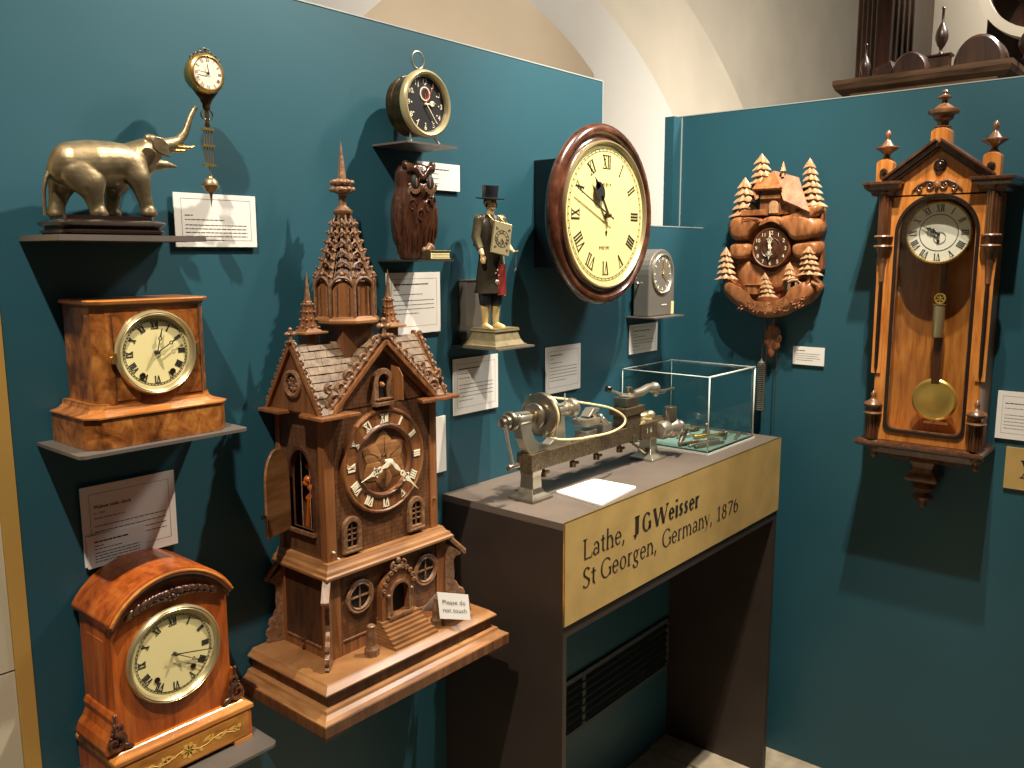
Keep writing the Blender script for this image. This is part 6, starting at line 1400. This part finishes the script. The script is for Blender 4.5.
# ================================================================= cuckoo clock on the right wall (frame F2: x = -Y)
t = thing('cuckoo_clock', F2, (-1.005, -.03, 1.32), 'carved wooden cuckoo clock with chalet, fir trees and round dark dial', 'clock')
DC = .05
def sq(p, xc=-1.008): return (xc + (p[0] - xc) * .955 - .002, p[1])
def Q4(x, y, d=DC): return sq(w2(705 + x / 7.315, 145 + y / 7.315, d))
def Q5(x, y, d=DC): return sq(w2(705 + x / 7.677, 230 + y / 7.677, d))
def slabp(m_, pts, y0, y1): m_.prism(pts, y0, y1)
mb = MB()                                           # main carved back: lumpy outline
outl = [Q4(*p) for p in ((185, 520), (150, 570), (150, 620), (185, 690), (210, 715))] + [Q5(*p) for p in ((165, 120), (170, 200), (150, 260), (130, 380), (110, 440), (125, 490), (200, 560), (300, 630), (400, 668), (500, 675), (600, 655), (700, 610), (800, 560), (860, 500), (900, 440), (860, 370), (905, 300), (905, 120), (890, 85))] + [Q4(*p) for p in ((850, 680), (875, 600), (865, 545), (870, 470), (840, 440), (700, 440), (450, 480), (250, 500))]
mb.prism(outl, -.030, -.003)
bk = part('carved_back', mb, M['cuckoo_d'], t, bevel=.004)
def pillow(m_, pts, y0, h, n=5):                    # swelling carved form over an outline
    cx_ = sum(p[0] for p in pts) / len(pts); cz_ = sum(p[1] for p in pts) / len(pts); lp = []
    for k in range(n + 1):
        f = k / n; s = 1 - .42 * f ** 2.2; lp.append([(cx_ + (a - cx_) * s, y0 - h * sin(f * pi / 2), cz_ + (b - cz_) * s) for a, b in pts])
    m_.loft(lp, True)
def dens(pts, n=4):
    return [(p[0], p[2]) for p in smoothpts([(a, 0, b) for a, b in pts], n)]
mb = MB()
pillow(mb, dens([Q4(*p) for p in ((160, 590), (200, 530), (320, 520), (440, 540), (395, 590), (345, 640), (310, 690), (240, 705), (180, 680))]), -.022, .045)
pillow(mb, dens([Q4(*p) for p in ((520, 555), (600, 505), (760, 500), (870, 560), (865, 650), (800, 690), (660, 700), (600, 640))]), -.022, .045)
pillow(mb, dens([Q5(*p) for p in ((175, 130), (220, 95), (330, 105), (350, 160), (320, 215), (230, 225), (185, 200))]), -.022, .038)
pillow(mb, dens([Q5(*p) for p in ((670, 150), (700, 100), (860, 80), (910, 120), (880, 210), (740, 220), (690, 200))]), -.022, .038)
pillow(mb, dens([Q4(*p) for p in ((560, 555), (700, 480), (850, 430), (872, 470), (820, 530), (700, 560))]), -.03, .035)
pillow(mb, dens([Q4(*p) for p in ((385, 600), (420, 545), (480, 520), (560, 520), (610, 545), (620, 600), (560, 572), (490, 560), (430, 578))]), -.030, .034)
part('rock_ledges', mb, M['cuckoo'], t, bk)
mb = MB()
pillow(mb, dens([Q5(*p) for p in ((200, 290), (270, 235), (370, 250), (450, 310), (560, 310), (680, 240), (800, 260), (820, 380), (600, 470), (420, 480), (240, 450))]), -.018, .024)
part('meadow', mb, M['cuckoo'], t, bk)
mb = MB()                                           # rolling ground lip across the bottom
lip = [Q5(*p) for p in ((110, 450), (150, 380), (260, 450), (330, 540), (480, 560), (620, 545), (760, 490), (830, 380), (905, 420), (880, 500), (800, 570), (700, 615), (600, 660), (480, 678), (360, 655), (260, 600), (170, 540))]
pillow(mb, dens(lip, 3), -.024, .050, 6); part('ground_lip', mb, M['cuckoo'], t, bk)
mb = MB(); rnd = random.Random(4)
for k in range(60):
    x = rnd.uniform(250, 780); f = (x - 480) / 400; y = 560 + 50 * (1 - f * f) + rnd.uniform(-45, 40) - 60 * f * f
    p = Q5(x, y, .072); a = rnd.uniform(-.9, .9); mb.tube([(p[0] - .006 * cos(a), -.068, p[1] - .004), (p[0], -.0745, p[1] + .002), (p[0] + .004 * cos(a), -.068, p[1] + .006)], [.0012, .0020, .0008], 5)
part('carved_grass', mb, M['cuckoo_d'], t, bk)
def fir(base, top, w, n, y, nm='fir_tree', dp=.012):
    m_ = MB(); (bx_, bz_), (tx, tz) = base, top; H = tz - bz_
    for k in range(n):                 # tiers of drooping pointed branches
        f = k / n; z0 = bz_ + H * f; dz = H / n; ww = w * 1.18 * (1 - .60 * f); cx_ = bx_ + (tx - bx_) * f; nn = 24; lp = []
        for zz_, s, am in ((z0 + dz * .10, .45, .1), (z0 - dz * .22, 1, .24), (z0 - dz * .02, .93, .24), (z0 + dz * .50, .55, .12), (z0 + dz * 1.12, .22 if k < n - 1 else .02, 0)):
            ring_ = []
            for i in range(nn):
                a = 2 * pi * i / nn; j_ = cos(8 * a + k * 1.3); sc_ = s * (1 + am * j_)
                ring_.append((cx_ + ww * sc_ * cos(a), y + dp * sc_ * (1 - .4 * f) * sin(a), zz_ - dz * .22 * s * abs(cos(a)) - am * dz * .35 * j_))
            lp.append(ring_)
        m_.loft(lp)
    return part(nm, m_, M['cuckoo_l'], t)
fir(Q4(405, 260), Q4(398, 62), .030, 4, -.036); fir(Q4(270, 500), Q4(275, 240), .034, 5, -.038); fir(Q4(800, 430), Q4(765, 95), .027, 7, -.036)
fir(Q5(165, 360), Q5(160, 135), .026, 5, -.058); fir(Q5(835, 330), Q5(825, 120), .026, 5, -.058, dp=.016)
fir(Q5(510, 500), Q5(475, 330), .020, 5, -.066, dp=.008); fir(Q5(665, 370), Q5(660, 250), .016, 3, -.050, dp=.008)
# chalet
mb = MB(); d = .062
A, B_, D_ = Q4(510, 185, .035), Q4(700, 235, .03), Q4(580, 400, .074)
C_ = (B_[0] + (D_[0] - A[0]) * 1.15, B_[1] + (D_[1] - A[1]) * 1.15)
E1, E2, G1 = Q4(345, 325, .07), Q4(550, 310, .07), Q4(380, 300, .05)
mb.loft([[(A[0], -.035, A[1]), (B_[0], -.03, B_[1]), (C_[0], -.075, C_[1]), (D_[0], -.074, D_[1])], [(A[0], -.030, A[1] - .004), (B_[0], -.025, B_[1] - .004), (C_[0], -.069, C_[1] - .005), (D_[0], -.068, D_[1] - .006)]])
H1 = Q4(400, 260, .04)
mb.loft([[(A[0], -.035, A[1]), (D_[0] - .004, -.074, E2[1] - .001), (E1[0], -.074, E1[1]), (H1[0] - .003, -.045, H1[1])], [(A[0], -.030, A[1] - .004), (D_[0] - .004, -.066, E2[1] - .006), (E1[0] + .002, -.066, E1[1] - .005), (H1[0], -.040, H1[1] - .004)]])
mb.loft([[(E1[0], -.074, E1[1]), (E1[0] + .010, -.070, E1[1] - .030), (E1[0] + .018, -.064, E1[1] - .024), (E1[0] + .014, -.060, E1[1] - .002)], [(E1[0] + .003, -.066, E1[1]), (E1[0] + .012, -.064, E1[1] - .028), (E1[0] + .016, -.060, E1[1] - .022), (E1[0] + .016, -.056, E1[1] - .002)]])
part('chalet_roof', mb, M['cuckoo'], t, bevel=.0012)
mb = MB(); w0, w1_ = Q4(400, 510, .055), Q4(700, 380, .055); mb.box(w0[0], w1_[0], -.055, -.02, w0[1] - .002, w1_[1]); wd = Q4(560, 330, .055); mb.box(w0[0] + .004, wd[0], -.054, -.02, w0[1], wd[1] + .008)
ch = part('chalet_walls', mb, M['cuckoo_d'], t)
mb = MB(); g0, g1 = Q4(405, 385, .062), Q4(560, 372, .062); mb.box(g0[0], g1[0], -.062, -.054, g0[1] - .004, g1[1] + .005); a, b = Q4(250, 510, .062), Q4(440, 470, .062); mb.box(a[0], b[0], -.056, -.03, a[1] - .003, b[1]); a, b = Q4(550, 500, .062), Q4(680, 440, .062); mb.box(a[0], b[0], -.058, -.03, a[1] - .002, b[1])
for k in range(7): mb.box(a[0] + .003 + k * .0038, a[0] + .0045 + k * .0038, -.0592, -.056, a[1], b[1])
part('balcony', mb, M['cuckoo'], t, ch, bevel=.0008)
dz0, dz1 = Q4(470, 500, .062), Q4(540, 405, .062); part('cuckoo_door', MB().prism(archloop(dz0[0], dz1[0], dz0[1], dz1[1], 10), -.062, -.050), M['cuckoo_l'], t, ch, bevel=.0008)
mb = MB(); tp_ = Q4(585, 118, .04); mb.lathe([(.0045, tp_[1] - .042), (.0045, tp_[1] - .028), (.0085, tp_[1] - .0265), (.0005, tp_[1])], 8, (tp_[0], -.042, 0), sm=False); part('bell_turret', mb, M['cuckoo_l'], t)
mb = MB()                                           # little fence on the left shoulder
f0, f1 = Q4(265, 560, .066), Q4(400, 560, .066)
mb.box(f0[0], f0[0] + .004, -.068, -.062, f0[1] - .006, f0[1] + .012)
for k in (0, .006): mb.box(f0[0] + .004, f1[0], -.067, -.063, f0[1] - .002 + k, f0[1] + .0005 + k)
mb.tube([(f0[0] + .005, -.066, f0[1] + .012), (f1[0] - .008, -.066, f0[1] + .002)], .0012, 5); part('fence', mb, M['cuckoo_d'], t)
# lower scene: well wheel, hut, grazing animal, tree stump
mb = MB(); wc = Q5(245, 435, .058); mb.push(Matrix.Translation((wc[0], -.060, wc[1]))); mb.frame(circ(0, 0, .0105, 20), circ(0, 0, .008, 20), -.003, .001)
for k in range(4): mb.push(Matrix.Rotation(k * pi / 4, 4, 'Y')); mb.box(-.0008, .0008, -.002, .001, -.009, .009); mb.pop()
mb.pop(); part('mill_wheel', mb, M['cuckoo_d'], t)
mb = MB(); h0, h1 = Q5(305, 490, .06), Q5(400, 425, .06); mb.box(h0[0], h1[0], -.064, -.04, h0[1], h1[1]); mb.box(h0[0] - .003, h1[0] + .004, -.067, -.04, h1[1], h1[1] + .003); hu = part('hut', mb, M['cuckoo'], t, bevel=.0006)
part('hut_door', MB().box(h0[0] + .004, h0[0] + .009, -.0646, -.064, h0[1] + .001, h1[1] - .003), M['cuckoo_d'], t, hu)
mb = MB(); o0, o1 = Q5(630, 470, .05), Q5(770, 370, .05); mb.prism(archloop(o0[0], o1[0], o0[1], o1[1], 12), -.0585, -.040); part('archway_recess', mb, M['black'], t)
mb = MB(); an = lambda x, y: Q5(x, y, .062)
def an3(x, y): p = an(x, y); return (p[0], -.062, p[1])
mb.tube([an3(650, 400), an3(690, 385), an3(730, 385)], [.003, .0042, .0032], 8); mb.tube([an3(730, 390), an3(755, 410), an3(765, 425)], [.003, .0022, .002], 8)
for x in (655, 668, 712, 724): mb.tube([an3(x, 395), an3(x - 6, 460)], [.0016, .001], 6)
part('deer', mb, M['cuckoo_l'], t, label='pale carved deer')
mb = MB(); mb.tube([an3(790, 440), an3(830, 350), an3(825, 335)], [.007, .005, .004], 8); mb.tube([an3(840, 400), an3(890, 425), an3(905, 445)], [.005, .005, .003], 8); part('tree_stump', mb, M['cuckoo'], t)
# dial
dc = w2(770, 248, .058)
mb = MB(); mb.lathe([(.0555, 0), (.056, .022), (.053, .026), (.050, .024)], 40, (dc[0], -.030, dc[1]), 'y', caps=False); part('dial_rim', mb, M['cuckoo_d'], t)
dl = part('dial', MB().lathe([(.052, 0), (.052, .003), (.030, .0035), (.028, .006), (.025, .004), (.018, .006), (.012, .0045), (0, .0045)], 44, (dc[0], -.051, dc[1]), 'y'), M['dark_carve'], t)
mb = MB()
for k in range(12): polar_text(mb, str(k or 12), dc, k * pi / 6, .0425, .0105, -.0545)
part('numerals', mb, M['white'], t, dl)
mb = MB(); hand(mb, dc, (dc[0] - .002, dc[1] - .033), -.0600, .0062, 'fret', th=.0012); part('hour_hand', mb, M['white'], t)
mb = MB(); hand(mb, dc, (dc[0] + .001, dc[1] + .047), -.0625, .0062, 'fret', th=.0012); hub(mb, dc, -.056, .004, .006); part('minute_hand', mb, M['white'], t)
mb = MB(); pp = w2(772, 355, .028); mb.tube([(pp[0], -.028, 1.33), (pp[0], -.028, 1.235)], .002, 6)
for k in range(7): a = -.9 + k * .9; mb.ball((pp[0] + .012 * cos(a), -.028, 1.262 + .024 * sin(a)), (.015, .004, .016), 12, 8)
mb.ball((pp[0] - .004, -.028, 1.222), (.011, .004, .017), 10, 6); part('leaf_pendulum', mb, M['cuckoo_d'], t)
wx = w2(761.5, 362, .03); wb = w2(761.0, 410, .03); part('weight_core', MB().lathe([(.007, wb[1]), (.007, wx[1] - .005)], 14, (wx[0], -.030, 0)).tube([(wx[0], -.03, wb[1]), (wx[0], -.03, wx[1])], .004, 8), M['black'], t)
mb = MB()
for k in range(24):
    z = wx[1] - .006 - k * (wx[1] - wb[1] - .010) / 23
    mb.lathe([(.0074, z - .0032), (.0125, z - .0026), (.0125, z - .0010), (.0074, z - .0004)], 14, (wx[0], -.030, 0))
mb.lathe([(.002, wx[1] + .010), (.003, wx[1] + .004), (.0095, wx[1] - .001), (.009, wx[1] - .004)], 12, (wx[0], -.030, 0)); part('ribbed_weight', mb, M['steel_l'], t, label='long ribbed silvery weight')
def chn(x, za, zb_, y=-.03):
    m_ = MB(); k = 0; z = za
    while z > zb_:
        R_ = Matrix.Translation((x, y, z)) @ Matrix.Rotation((k % 2) * pi / 2, 4, 'Z'); m_.push(R_)
        m_.tube([(.0013 * cos(a), 0, .0028 * sin(a)) for a in [j * pi / 4 for j in range(8)]], .0005, 4, closed=True); m_.pop(); z -= .0042; k += 1
    return m_
part('chain', chn(wx[0], 1.33, wx[1] + .010), M['bronze_d'], t)
c1_ = w2(766, 362, .03); part('chain', chn(c1_[0], 1.33, 1.012), M['bronze_d'], t)
c2_ = w2(777, 350, .03); part('chain', chn(c2_[0], 1.33, .985), M['bronze_d'], t)

# ================================================================= glazed pendulum wall clock (frame F2)
t = thing('pendulum_wall_clock', F2, (-.5735, -.07, .88), 'tall glazed walnut wall clock with pediment, turned finials and brass pendulum', 'clock')
VC = -.5645
def V(x, y, d=.12): return w2(x, y, d)
# carcase
iL, iR = VC - .121, VC + .121
z0, z1 = 1.03, 1.64
mb = MB(); mb.box(iL + .012, iR - .012, -.012, -.002, z0 + .01, z1); back = part('back_board', mb, M['vienna'], t)
mb = MB(); mb.box(iL, iL + .014, -.105, -.002, z0, z1); mb.box(iR - .014, iR, -.105, -.002, z0, z1); mb.box(iL + .0142, iR - .0142, -.1045, -.0025, z0 + .001, z0 + .012); mb.box(iL + .0142, iR - .0142, -.1045, -.0025, z1 - .012, z1 - .001); part('side_board', mb, M['vienna'], t)
# door frame with arched glass opening
gx0_, gx1_ = VC - .087, VC + .087; gz0, gz1 = 1.060, 1.634
def glp(k=0, n=14):
    r = .02; o = []
    for a in range(6): b = pi + pi / 2 * a / 5; o.append((gx0_ + k + r + r * cos(b), gz0 + k + r + r * sin(b)))
    for a in range(6): b = 1.5 * pi + pi / 2 * a / 5; o.append((gx1_ - k - r + r * cos(b), gz0 + k + r + r * sin(b)))
    R_ = (gx1_ - gx0_) / 2 - k; zc_ = gz1 - (gx1_ - gx0_) / 2
    for i in range(n * 2 + 1): b = pi * i / (n * 2); o.append((VC + R_ * cos(b), zc_ + R_ * sin(b)))
    return o
inn = glp(0); out = []
ox0, ox1, oz0, oz1 = iL, iR, z0 + .001, z1
for i, (x, z) in enumerate(inn):                      # radial map of the opening to the outer rectangle
    if z < 1.3: out.append((ox0 if x < VC else ox1, oz0 if i in (3, 4, 5, 6, 7, 8) else z) )
    else: out.append((min(ox1, max(ox0, VC + (x - VC) * 2.2)), min(oz1, z + max(0, (z - 1.546)) * 1.2 + (0 if abs(x - VC) > .075 else .02))))
out[5] = (VC - .06, oz0); out[6] = (VC + .06, oz0); out[3] = (ox0, oz0); out[4] = (ox0 + .02, oz0); out[7] = (ox1 - .02, oz0); out[8] = (ox1, oz0)
mb = MB(); mb.frame(out, inn, -.118, -.105); dr_ = part('door', mb, M['vienna'], t)
mb = MB(); mb.frame(glp(-.0075), glp(.0005), -.1215, -.108); part('dark_glazing_bead', mb, M['ebony'], t, dr_, bevel=.001)
mb = MB(); mb.prism(glp(.0002), -.112, -.1105); part('glass_pane', mb, M['glass'], t, dr_)
# lower inner bead bright edge
mb = MB(); mb.frame(glp(.0004), glp(.0030), -.116, -.110); part('inner_bead', mb, M['vienna_m'], t, dr_)
# half columns: dark upper drums, rings, slim tapering tails
for s in (-1, 1):
    x = VC + s * .119
    mb = MB()
    for k in range(-2, 3): mb.tube([(x + k * .0058, -.124 - .004 * (2 - abs(k)), 1.640), (x + k * .0058, -.124 - .004 * (2 - abs(k)), 1.545)], .0040, 8)
    cl = part('column_drum', mb, M['vienna_d'], t)
    mb = MB()
    for z in (1.541, 1.517): mb.lathe([(.010, z - .005), (.0215, z - .002), (.0225, z), (.0205, z + .003), (.012, z + .004)], 20, (x, -.124, 0))
    mb.lathe([(.013, 1.517), (.0125, 1.54)], 16, (x, -.124, 0)); mb.lathe([(.0165, 1.513), (.014, 1.505), (.011, 1.49), (.008, 1.46), (.0068, 1.43)], 16, (x, -.120, 0)); part('column_ring', mb, M['vienna_m'], t, cl)
    mb = MB(); mb.prism([(x - .0145, 1.49), (x + .0145, 1.49), (x + .012, 1.44), (x + .011, 1.2), (x - .011, 1.2), (x - .012, 1.44)], -.122, -.116); part('pilaster_shaft', mb, M['vienna'], t, cl)
    mb = MB(); mb.lathe([(.0003, 1.195), (.0042, 1.215), (.0052, 1.26), (.0055, 1.40), (.004, 1.46), (.0003, 1.475)], 10, (x, -.122, 0)); part('dark_spindle', mb, M['ebony'], t, cl)
    # lower pots
    mb = MB(); mb.lathe([(.0215, 1.096), (.0225, 1.099), (.019, 1.102), (.012, 1.104), (.012, 1.112), (.0215, 1.117), (.0225, 1.121), (.020, 1.126), (.010, 1.131), (.006, 1.136), (.0055, 1.140), (.0072, 1.145), (.005, 1.151), (.0, 1.156)], 22, (x, -.126, 0)); part('turned_pot', mb, M['vienna_m'], t)
    mb = MB()
    for k in range(-2, 3): mb.tube([(x + k * .0062, -.126 - .004 * (2 - abs(k)), 1.096), (x + k * .0062, -.126 - .004 * (2 - abs(k)), 1.0325)], .0042, 8)
    part('lower_column', mb, M['vienna_d'], t)
    mb = MB(); mb.lathe([(.012, 1.013), (.016, 1.008), (.0155, 1.002), (.008, .997), (.006, .991), (.0085, .986), (.0075, .980), (.003, .975), (0, .974)], 18, (x + .0, -.095, 0)); part('lower_drop', mb, M['vienna_m'], t)
# cornice ears and pediment
VC -= .005
for s in (-1, 1):
    mb = MB(); a, b = sorted((VC + s * .166, VC + s * .074)); 
    mb.loft([[(a + i, -.150 + i, z), (b - i, -.150 + i, z), (b - i, -.004, z), (a + i, -.004, z)] for z, i in ((1.640, .020), (1.648, .018), (1.655, .008), (1.661, .004), (1.666, .004), (1.667, 0), (1.6735, 0))])
    part('cornice_ear', mb, M['vienna_d'], t, bevel=.0006)
mb = MB(); mb.box(VC - .108, VC + .108, -.118, -.004, 1.636, 1.672); part('frieze', mb, M['vienna'], t)
mb = MB(); mb.prism([(VC - .114, 1.668), (VC + .114, 1.668), (VC, 1.750)], -.112, -.060); pd = part('pediment', mb, M['vienna'], t)
mb = MB()
for s in (-1, 1):
    rake(mb, (VC + s * .118, 1.671), (VC, 1.758), 'x', -.130, .014, .070, -.006); rake(mb, (VC + s * .118, 1.671), (VC, 1.758), 'x', -.140, .0055, .08, .006); rake(mb, (VC + s * .118, 1.671), (VC, 1.758), 'x', -.124, .005, .06, -.012)
part('raking_cornice', mb, M['vienna_d'], t, pd, bevel=.0006)
mb = MB(); mb.lathe([(.0145, .0), (.0145, .003), (.0115, .0045), (.0105, .004), (.0085, .0095), (.004, .0125), (0, .013)], 22, (VC + .002, -.112, 1.706), 'y'); part('boss', mb, M['ebony'], t, pd)
mb = MB()                                             # carved scroll crest below the pediment
for s in (-1, 1):
    scroll(mb, (VC + s * .016, 1.660), .0105, 1.4, -.121, .0026, s, pi / 2); scroll(mb, (VC + s * .037, 1.654), .0085, 1.2, -.121, .0023, -s, pi / 2); mb.tube([(VC + s * .006, -.121, 1.668), (VC + s * .024, -.122, 1.671), (VC + s * .042, -.121, 1.662), (VC + s * .056, -.121, 1.648)], [.003, .0034, .003, .0014], 8)
mb.ball((VC, -.122, 1.660), (.005, .004, .009), 10, 6); part('scroll_carving', mb, M['vienna_m'], t, pd)
def vfin(x, y, z, s=1., cup=1.):
    m_ = MB(); pr = [(.010, 0), (.013, .003), (.008, .007), (.007, .012), (.013, .018), (.020 * cup, .026), (.0235 * cup, .029), (.0235 * cup, .032), (.017, .034), (.012, .040), (.0075, .047), (.0045, .051), (.0045, .054), (.0075, .060), (.0065, .067), (.002, .074), (0, .075)]
    m_.lathe([(r * s, z + h * s) for r, h in pr], 24, (x, y, 0)); return m_
for s in (-1, 1):
    x = VC - .004 + s * .1175
    mb = MB(); mb.prism(archloop(x - .0185, x + .0185, 1.6735, 1.728, 12, .010), -.128, -.095); bb = part('finial_block', mb, M['vienna'], t, bevel=.0008)
    mb = MB(); mb.lathe([(.009, 0), (.0095, .002), (.0075, .006), (0, .0085)], 16, (x, -.128, 1.697), 'y'); part('small_boss', mb, M['ebony'], t, bb)
    part('finial', vfin(x, -.110, 1.7275, .96, 1.22), M['vienna_m'], t)
mb = MB(); mb.prism(archloop(VC - .024, VC + .018, 1.745, 1.794, 12, .010), -.112, -.075); part('finial_block', mb, M['vienna'], t, bevel=.0008)
mb = MB(); pr = [(.012, 0), (.015, .004), (.009, .008), (.010, .015), (.017, .022), (.018, .030), (.026, .034), (.027, .038), (.027, .043), (.018, .046), (.012, .053), (.006, .058), (.0045, .064), (.006, .068), (.0125, .071), (.0125, .074), (.005, .077), (.004, .080), (.0055, .084), (.003, .089), (0, .090)]
mb.lathe([(r * 1.28, 1.793 + h) for r, h in pr], 26, (VC - .003, -.094, 0)); part('finial', mb, M['vienna_m'], t)
# bottom ledge, apron and pendant
VC += .005
mb = MB(); mb.loft([[(a, b, z), (c_, b, z), (c_, -.002, z), (a, -.002, z)] for z, a, b, c_ in ((1.012, -.7150, -.130, -.432), (1.016, -.7210, -.136, -.426), (1.021, -.7240, -.139, -.423), (1.026, -.7220, -.137, -.425), (1.030, -.7130, -.128, -.434))]); part('bottom_ledge', mb, M['vienna_d'], t)
mb = MB(); mb.loft([[(VC - a, -b, z), (VC + a, -b, z), (VC + a, -.002, z), (VC - a, -.002, z)] for z, a, b in ((1.012, .118, .108), (.992, .112, .100), (.984, .095, .085), (.976, .085, .075))]); part('apron', mb, M['vienna_d'], t, bevel=.002)
mb = MB(); mb.loft([[(VC - .010 - a, -b, z), (VC - .010 + a, -b, z), (VC - .010 + a, -.002, z), (VC - .010 - a, -.002, z)] for z, a, b in ((.978, .030, .06), (.970, .029, .06), (.955, .023, .052), (.942, .028, .058), (.932, .038, .066), (.927, .040, .068), (.922, .036, .064), (.914, .018, .05))]); part('pendant_block', mb, M['vienna_m'], t, bevel=.001)
mb = MB(); mb.lathe([(.014, .915), (.022, .910), (.028, .904), (.028, .899), (.018, .893), (.012, .889), (.015, .884), (.025, .879), (.024, .873), (.010, .869), (.008, .862), (.0095, .857), (.007, .850), (0, .848)], 24, (VC - .008, -.036, 0)); part('pendant_turning', mb, M['vienna_m'], t)
# movement, dial and pendulum
c = w2(939.5, 230, .093); c = (VC - .003, c[1] - .006)
bezel(t, c, [(.0745, 0), (.0760, .003), (.0745, .006), (.0715, .0065), (.070, .002)], -.084, 'gilt_b')
dl = part('dial', MB().lathe([(.0715, -.003), (.0715, .0015), (.044, .002), (.043, .001), (0, .001)], 60, (c[0], -.084, c[1]), 'y', sm=False), M['dial_w2'], t)
mb = MB(); romans(mb, c, .0585, .0165, -.0858, wt=.15, wsc=.85); ring(mb, c, .0435, .0016, -.0862); ring(mb, c, .0705, .0005, -.0858); ticks(mb, c, .068, .0705, -.0858, w=.0003); part('numerals', mb, M['numk'], t, dl)
q = lambda x, y: (lambda p: (p[0], p[1]))(w2(860 + x / 5.909, 180 + y / 5.909, .089))
pv = q(462, 300); tp = lambda x, y: (q(x, y)[0] - pv[0] + c[0], q(x, y)[1] - pv[1] + c[1] - .006)
c2 = (c[0], c[1] - .004)
mb = MB(); hand(mb, c2, tp(395, 255), -.0895, .0048, 'fret'); part('hour_hand', mb, M['numk'], t)
mb = MB(); hand(mb, c2, tp(362, 240), -.0905, .0036, 'fret'); part('minute_hand', mb, M['numk'], t)
mb = MB(); hub(mb, c2, -.085, .0035, .006); mb.box(c[0] - .003, c[0] + .003, -.087, -.085, c[1] - .026, c[1] - .018); mb.frame(circ(c[0] + .003, c[1] - .012, .014, 24), circ(c[0] + .003, c[1] - .012, .0134, 24), -.0866, -.0856); part('seconds_dial', mb, M['numk'], t, dl)
mb = MB(); mb.box(VC - .05, VC + .05, -.075, -.012, c[1] - .045, c[1] + .05); part('movement', mb, M['bronze_d'], t)
pxv = VC + .006
mb = MB(); wz0, wz1 = w2(938, 337, .06)[1], w2(938, 304, .06)[1]; mb.box(pxv - .006, pxv + .006, -.050, -.040, 1.17, c[1] - .04); pn = part('pendulum_rod', mb, M['vienna_d'], t)
mb = MB(); mb.lathe([(.013, wz0), (.0135, wz0 + .002), (.0135, wz1 - .002), (.015, wz1 - .001), (.015, wz1)], 24, (pxv - .001, -.064, 0)); part('brass_weight', mb, M['gilt_p'], t)
mb = MB(); mb.push(Matrix.Translation((pxv, -.066, wz1 + .014))); mb.frame(circ(0, 0, .013, 28), circ(0, 0, .0105, 28), -.003, .003)
for k in range(3): mb.push(Matrix.Rotation(k * pi / 3, 4, 'Y')); mb.box(-.0011, .0011, -.0015, .0015, -.0115, .0115); mb.pop()
mb.pop(); part('pulley', mb, M['pend'], t)
mb = MB(); mb.box(pxv - .010, pxv + .010, -.057, -.035, 1.175, wz0 + .002); part('pendulum_stem', mb, M['vienna_d'], t, pn, bevel=.002)
pb = w2(935.5, 400, .055); mb = MB(); mb.lathe([(0, -.008), (.036, -.006), (.0525, -.002), (.054, 0), (.0525, .002), (.048, .0045), (.046, .0035), (.030, .0065), (0, .009)], 48, (pxv, -.052, pb[1]), 'y'); part('pendulum_bob', mb, M['pend'], t, pn)
mb = MB(); mb.lathe([(.004, pb[1] - .060), (.0045, pb[1] - .054), (.003, pb[1] - .051)], 10, (pxv, -.052, 0)); part('rating_nut', mb, M['gilt'], t, pn)
mb = MB(); zc_ = gz0 + .008; mb.prism([(pxv - .030, zc_), (pxv + .028, zc_), (pxv + .026, zc_ + .006), (pxv + .010, zc_ + .007), (pxv, zc_ + .014), (pxv - .008, zc_ + .007), (pxv - .028, zc_ + .006)], -.022, -.016); part('beat_scale', mb, M['white'], t)
# ================================================================= light
def spot(name, loc, tgt, W, ang, col=(1, .89, .74), r=.02, blend=.5):
    l = bpy.data.lights.new(name, 'SPOT'); l.energy = W; l.color = col; l.spot_size = radians(ang); l.spot_blend = blend; l.shadow_soft_size = r
    o = bpy.data.objects.new(name, l); COL.objects.link(o); o.location = loc; o.rotation_euler = (Vector(tgt) - Vector(loc)).to_track_quat('-Z', 'Y').to_euler(); return o
spot('spot_left', (-.07, .44, 3.05), (.55, YW, 1.2), 215, 54)
spot('spot_middle', (1.62, .46, 3.05), (1.45, YW, 1.3), 225, 84)
spot('spot_plinth', (1.38, .36, 3.15), (2.2, .75, 1.2), 175, 74)
def area(name, loc, tgt, W, sx, sy, col=(1, .95, .88)):
    l = bpy.data.lights.new(name, 'AREA'); l.energy = W; l.color = col; l.shape = 'RECTANGLE'; l.size = sx; l.size_y = sy
    o = bpy.data.objects.new(name, l); COL.objects.link(o); o.location = loc; o.rotation_euler = (Vector(tgt) - Vector(loc)).to_track_quat('-Z', 'Y').to_euler(); return o
area('vault_fill', (3.2, 1.9, 1.6), (6, 4, 3.4), 21, 1.5, 1.0)  # added fill, hidden behind the partition, to brighten the vault
area('vault_fill', (6.5, 1.2, 2.0), (8.5, 4, 3.4), 140, 2, 1.5)  # second unseen fill added for the right part of the vault
area('pier_fill', (3.0, -.2, 3.4), (3.9, .9, 2.4), 120, .6, .6)  # unseen fill added to brighten the pier behind the right partition
w = bpy.data.worlds.new('world'); SC.world = w; w.use_nodes = True
w.node_tree.nodes['Background'].inputs[0].default_value = (1, .93, .84, 1); w.node_tree.nodes['Background'].inputs[1].default_value = .04
SC.view_settings.view_transform = 'Standard'; SC.view_settings.look = 'None'; SC.view_settings.gamma = 1; SC.view_settings.use_curve_mapping = False
SC.view_settings.exposure = 0
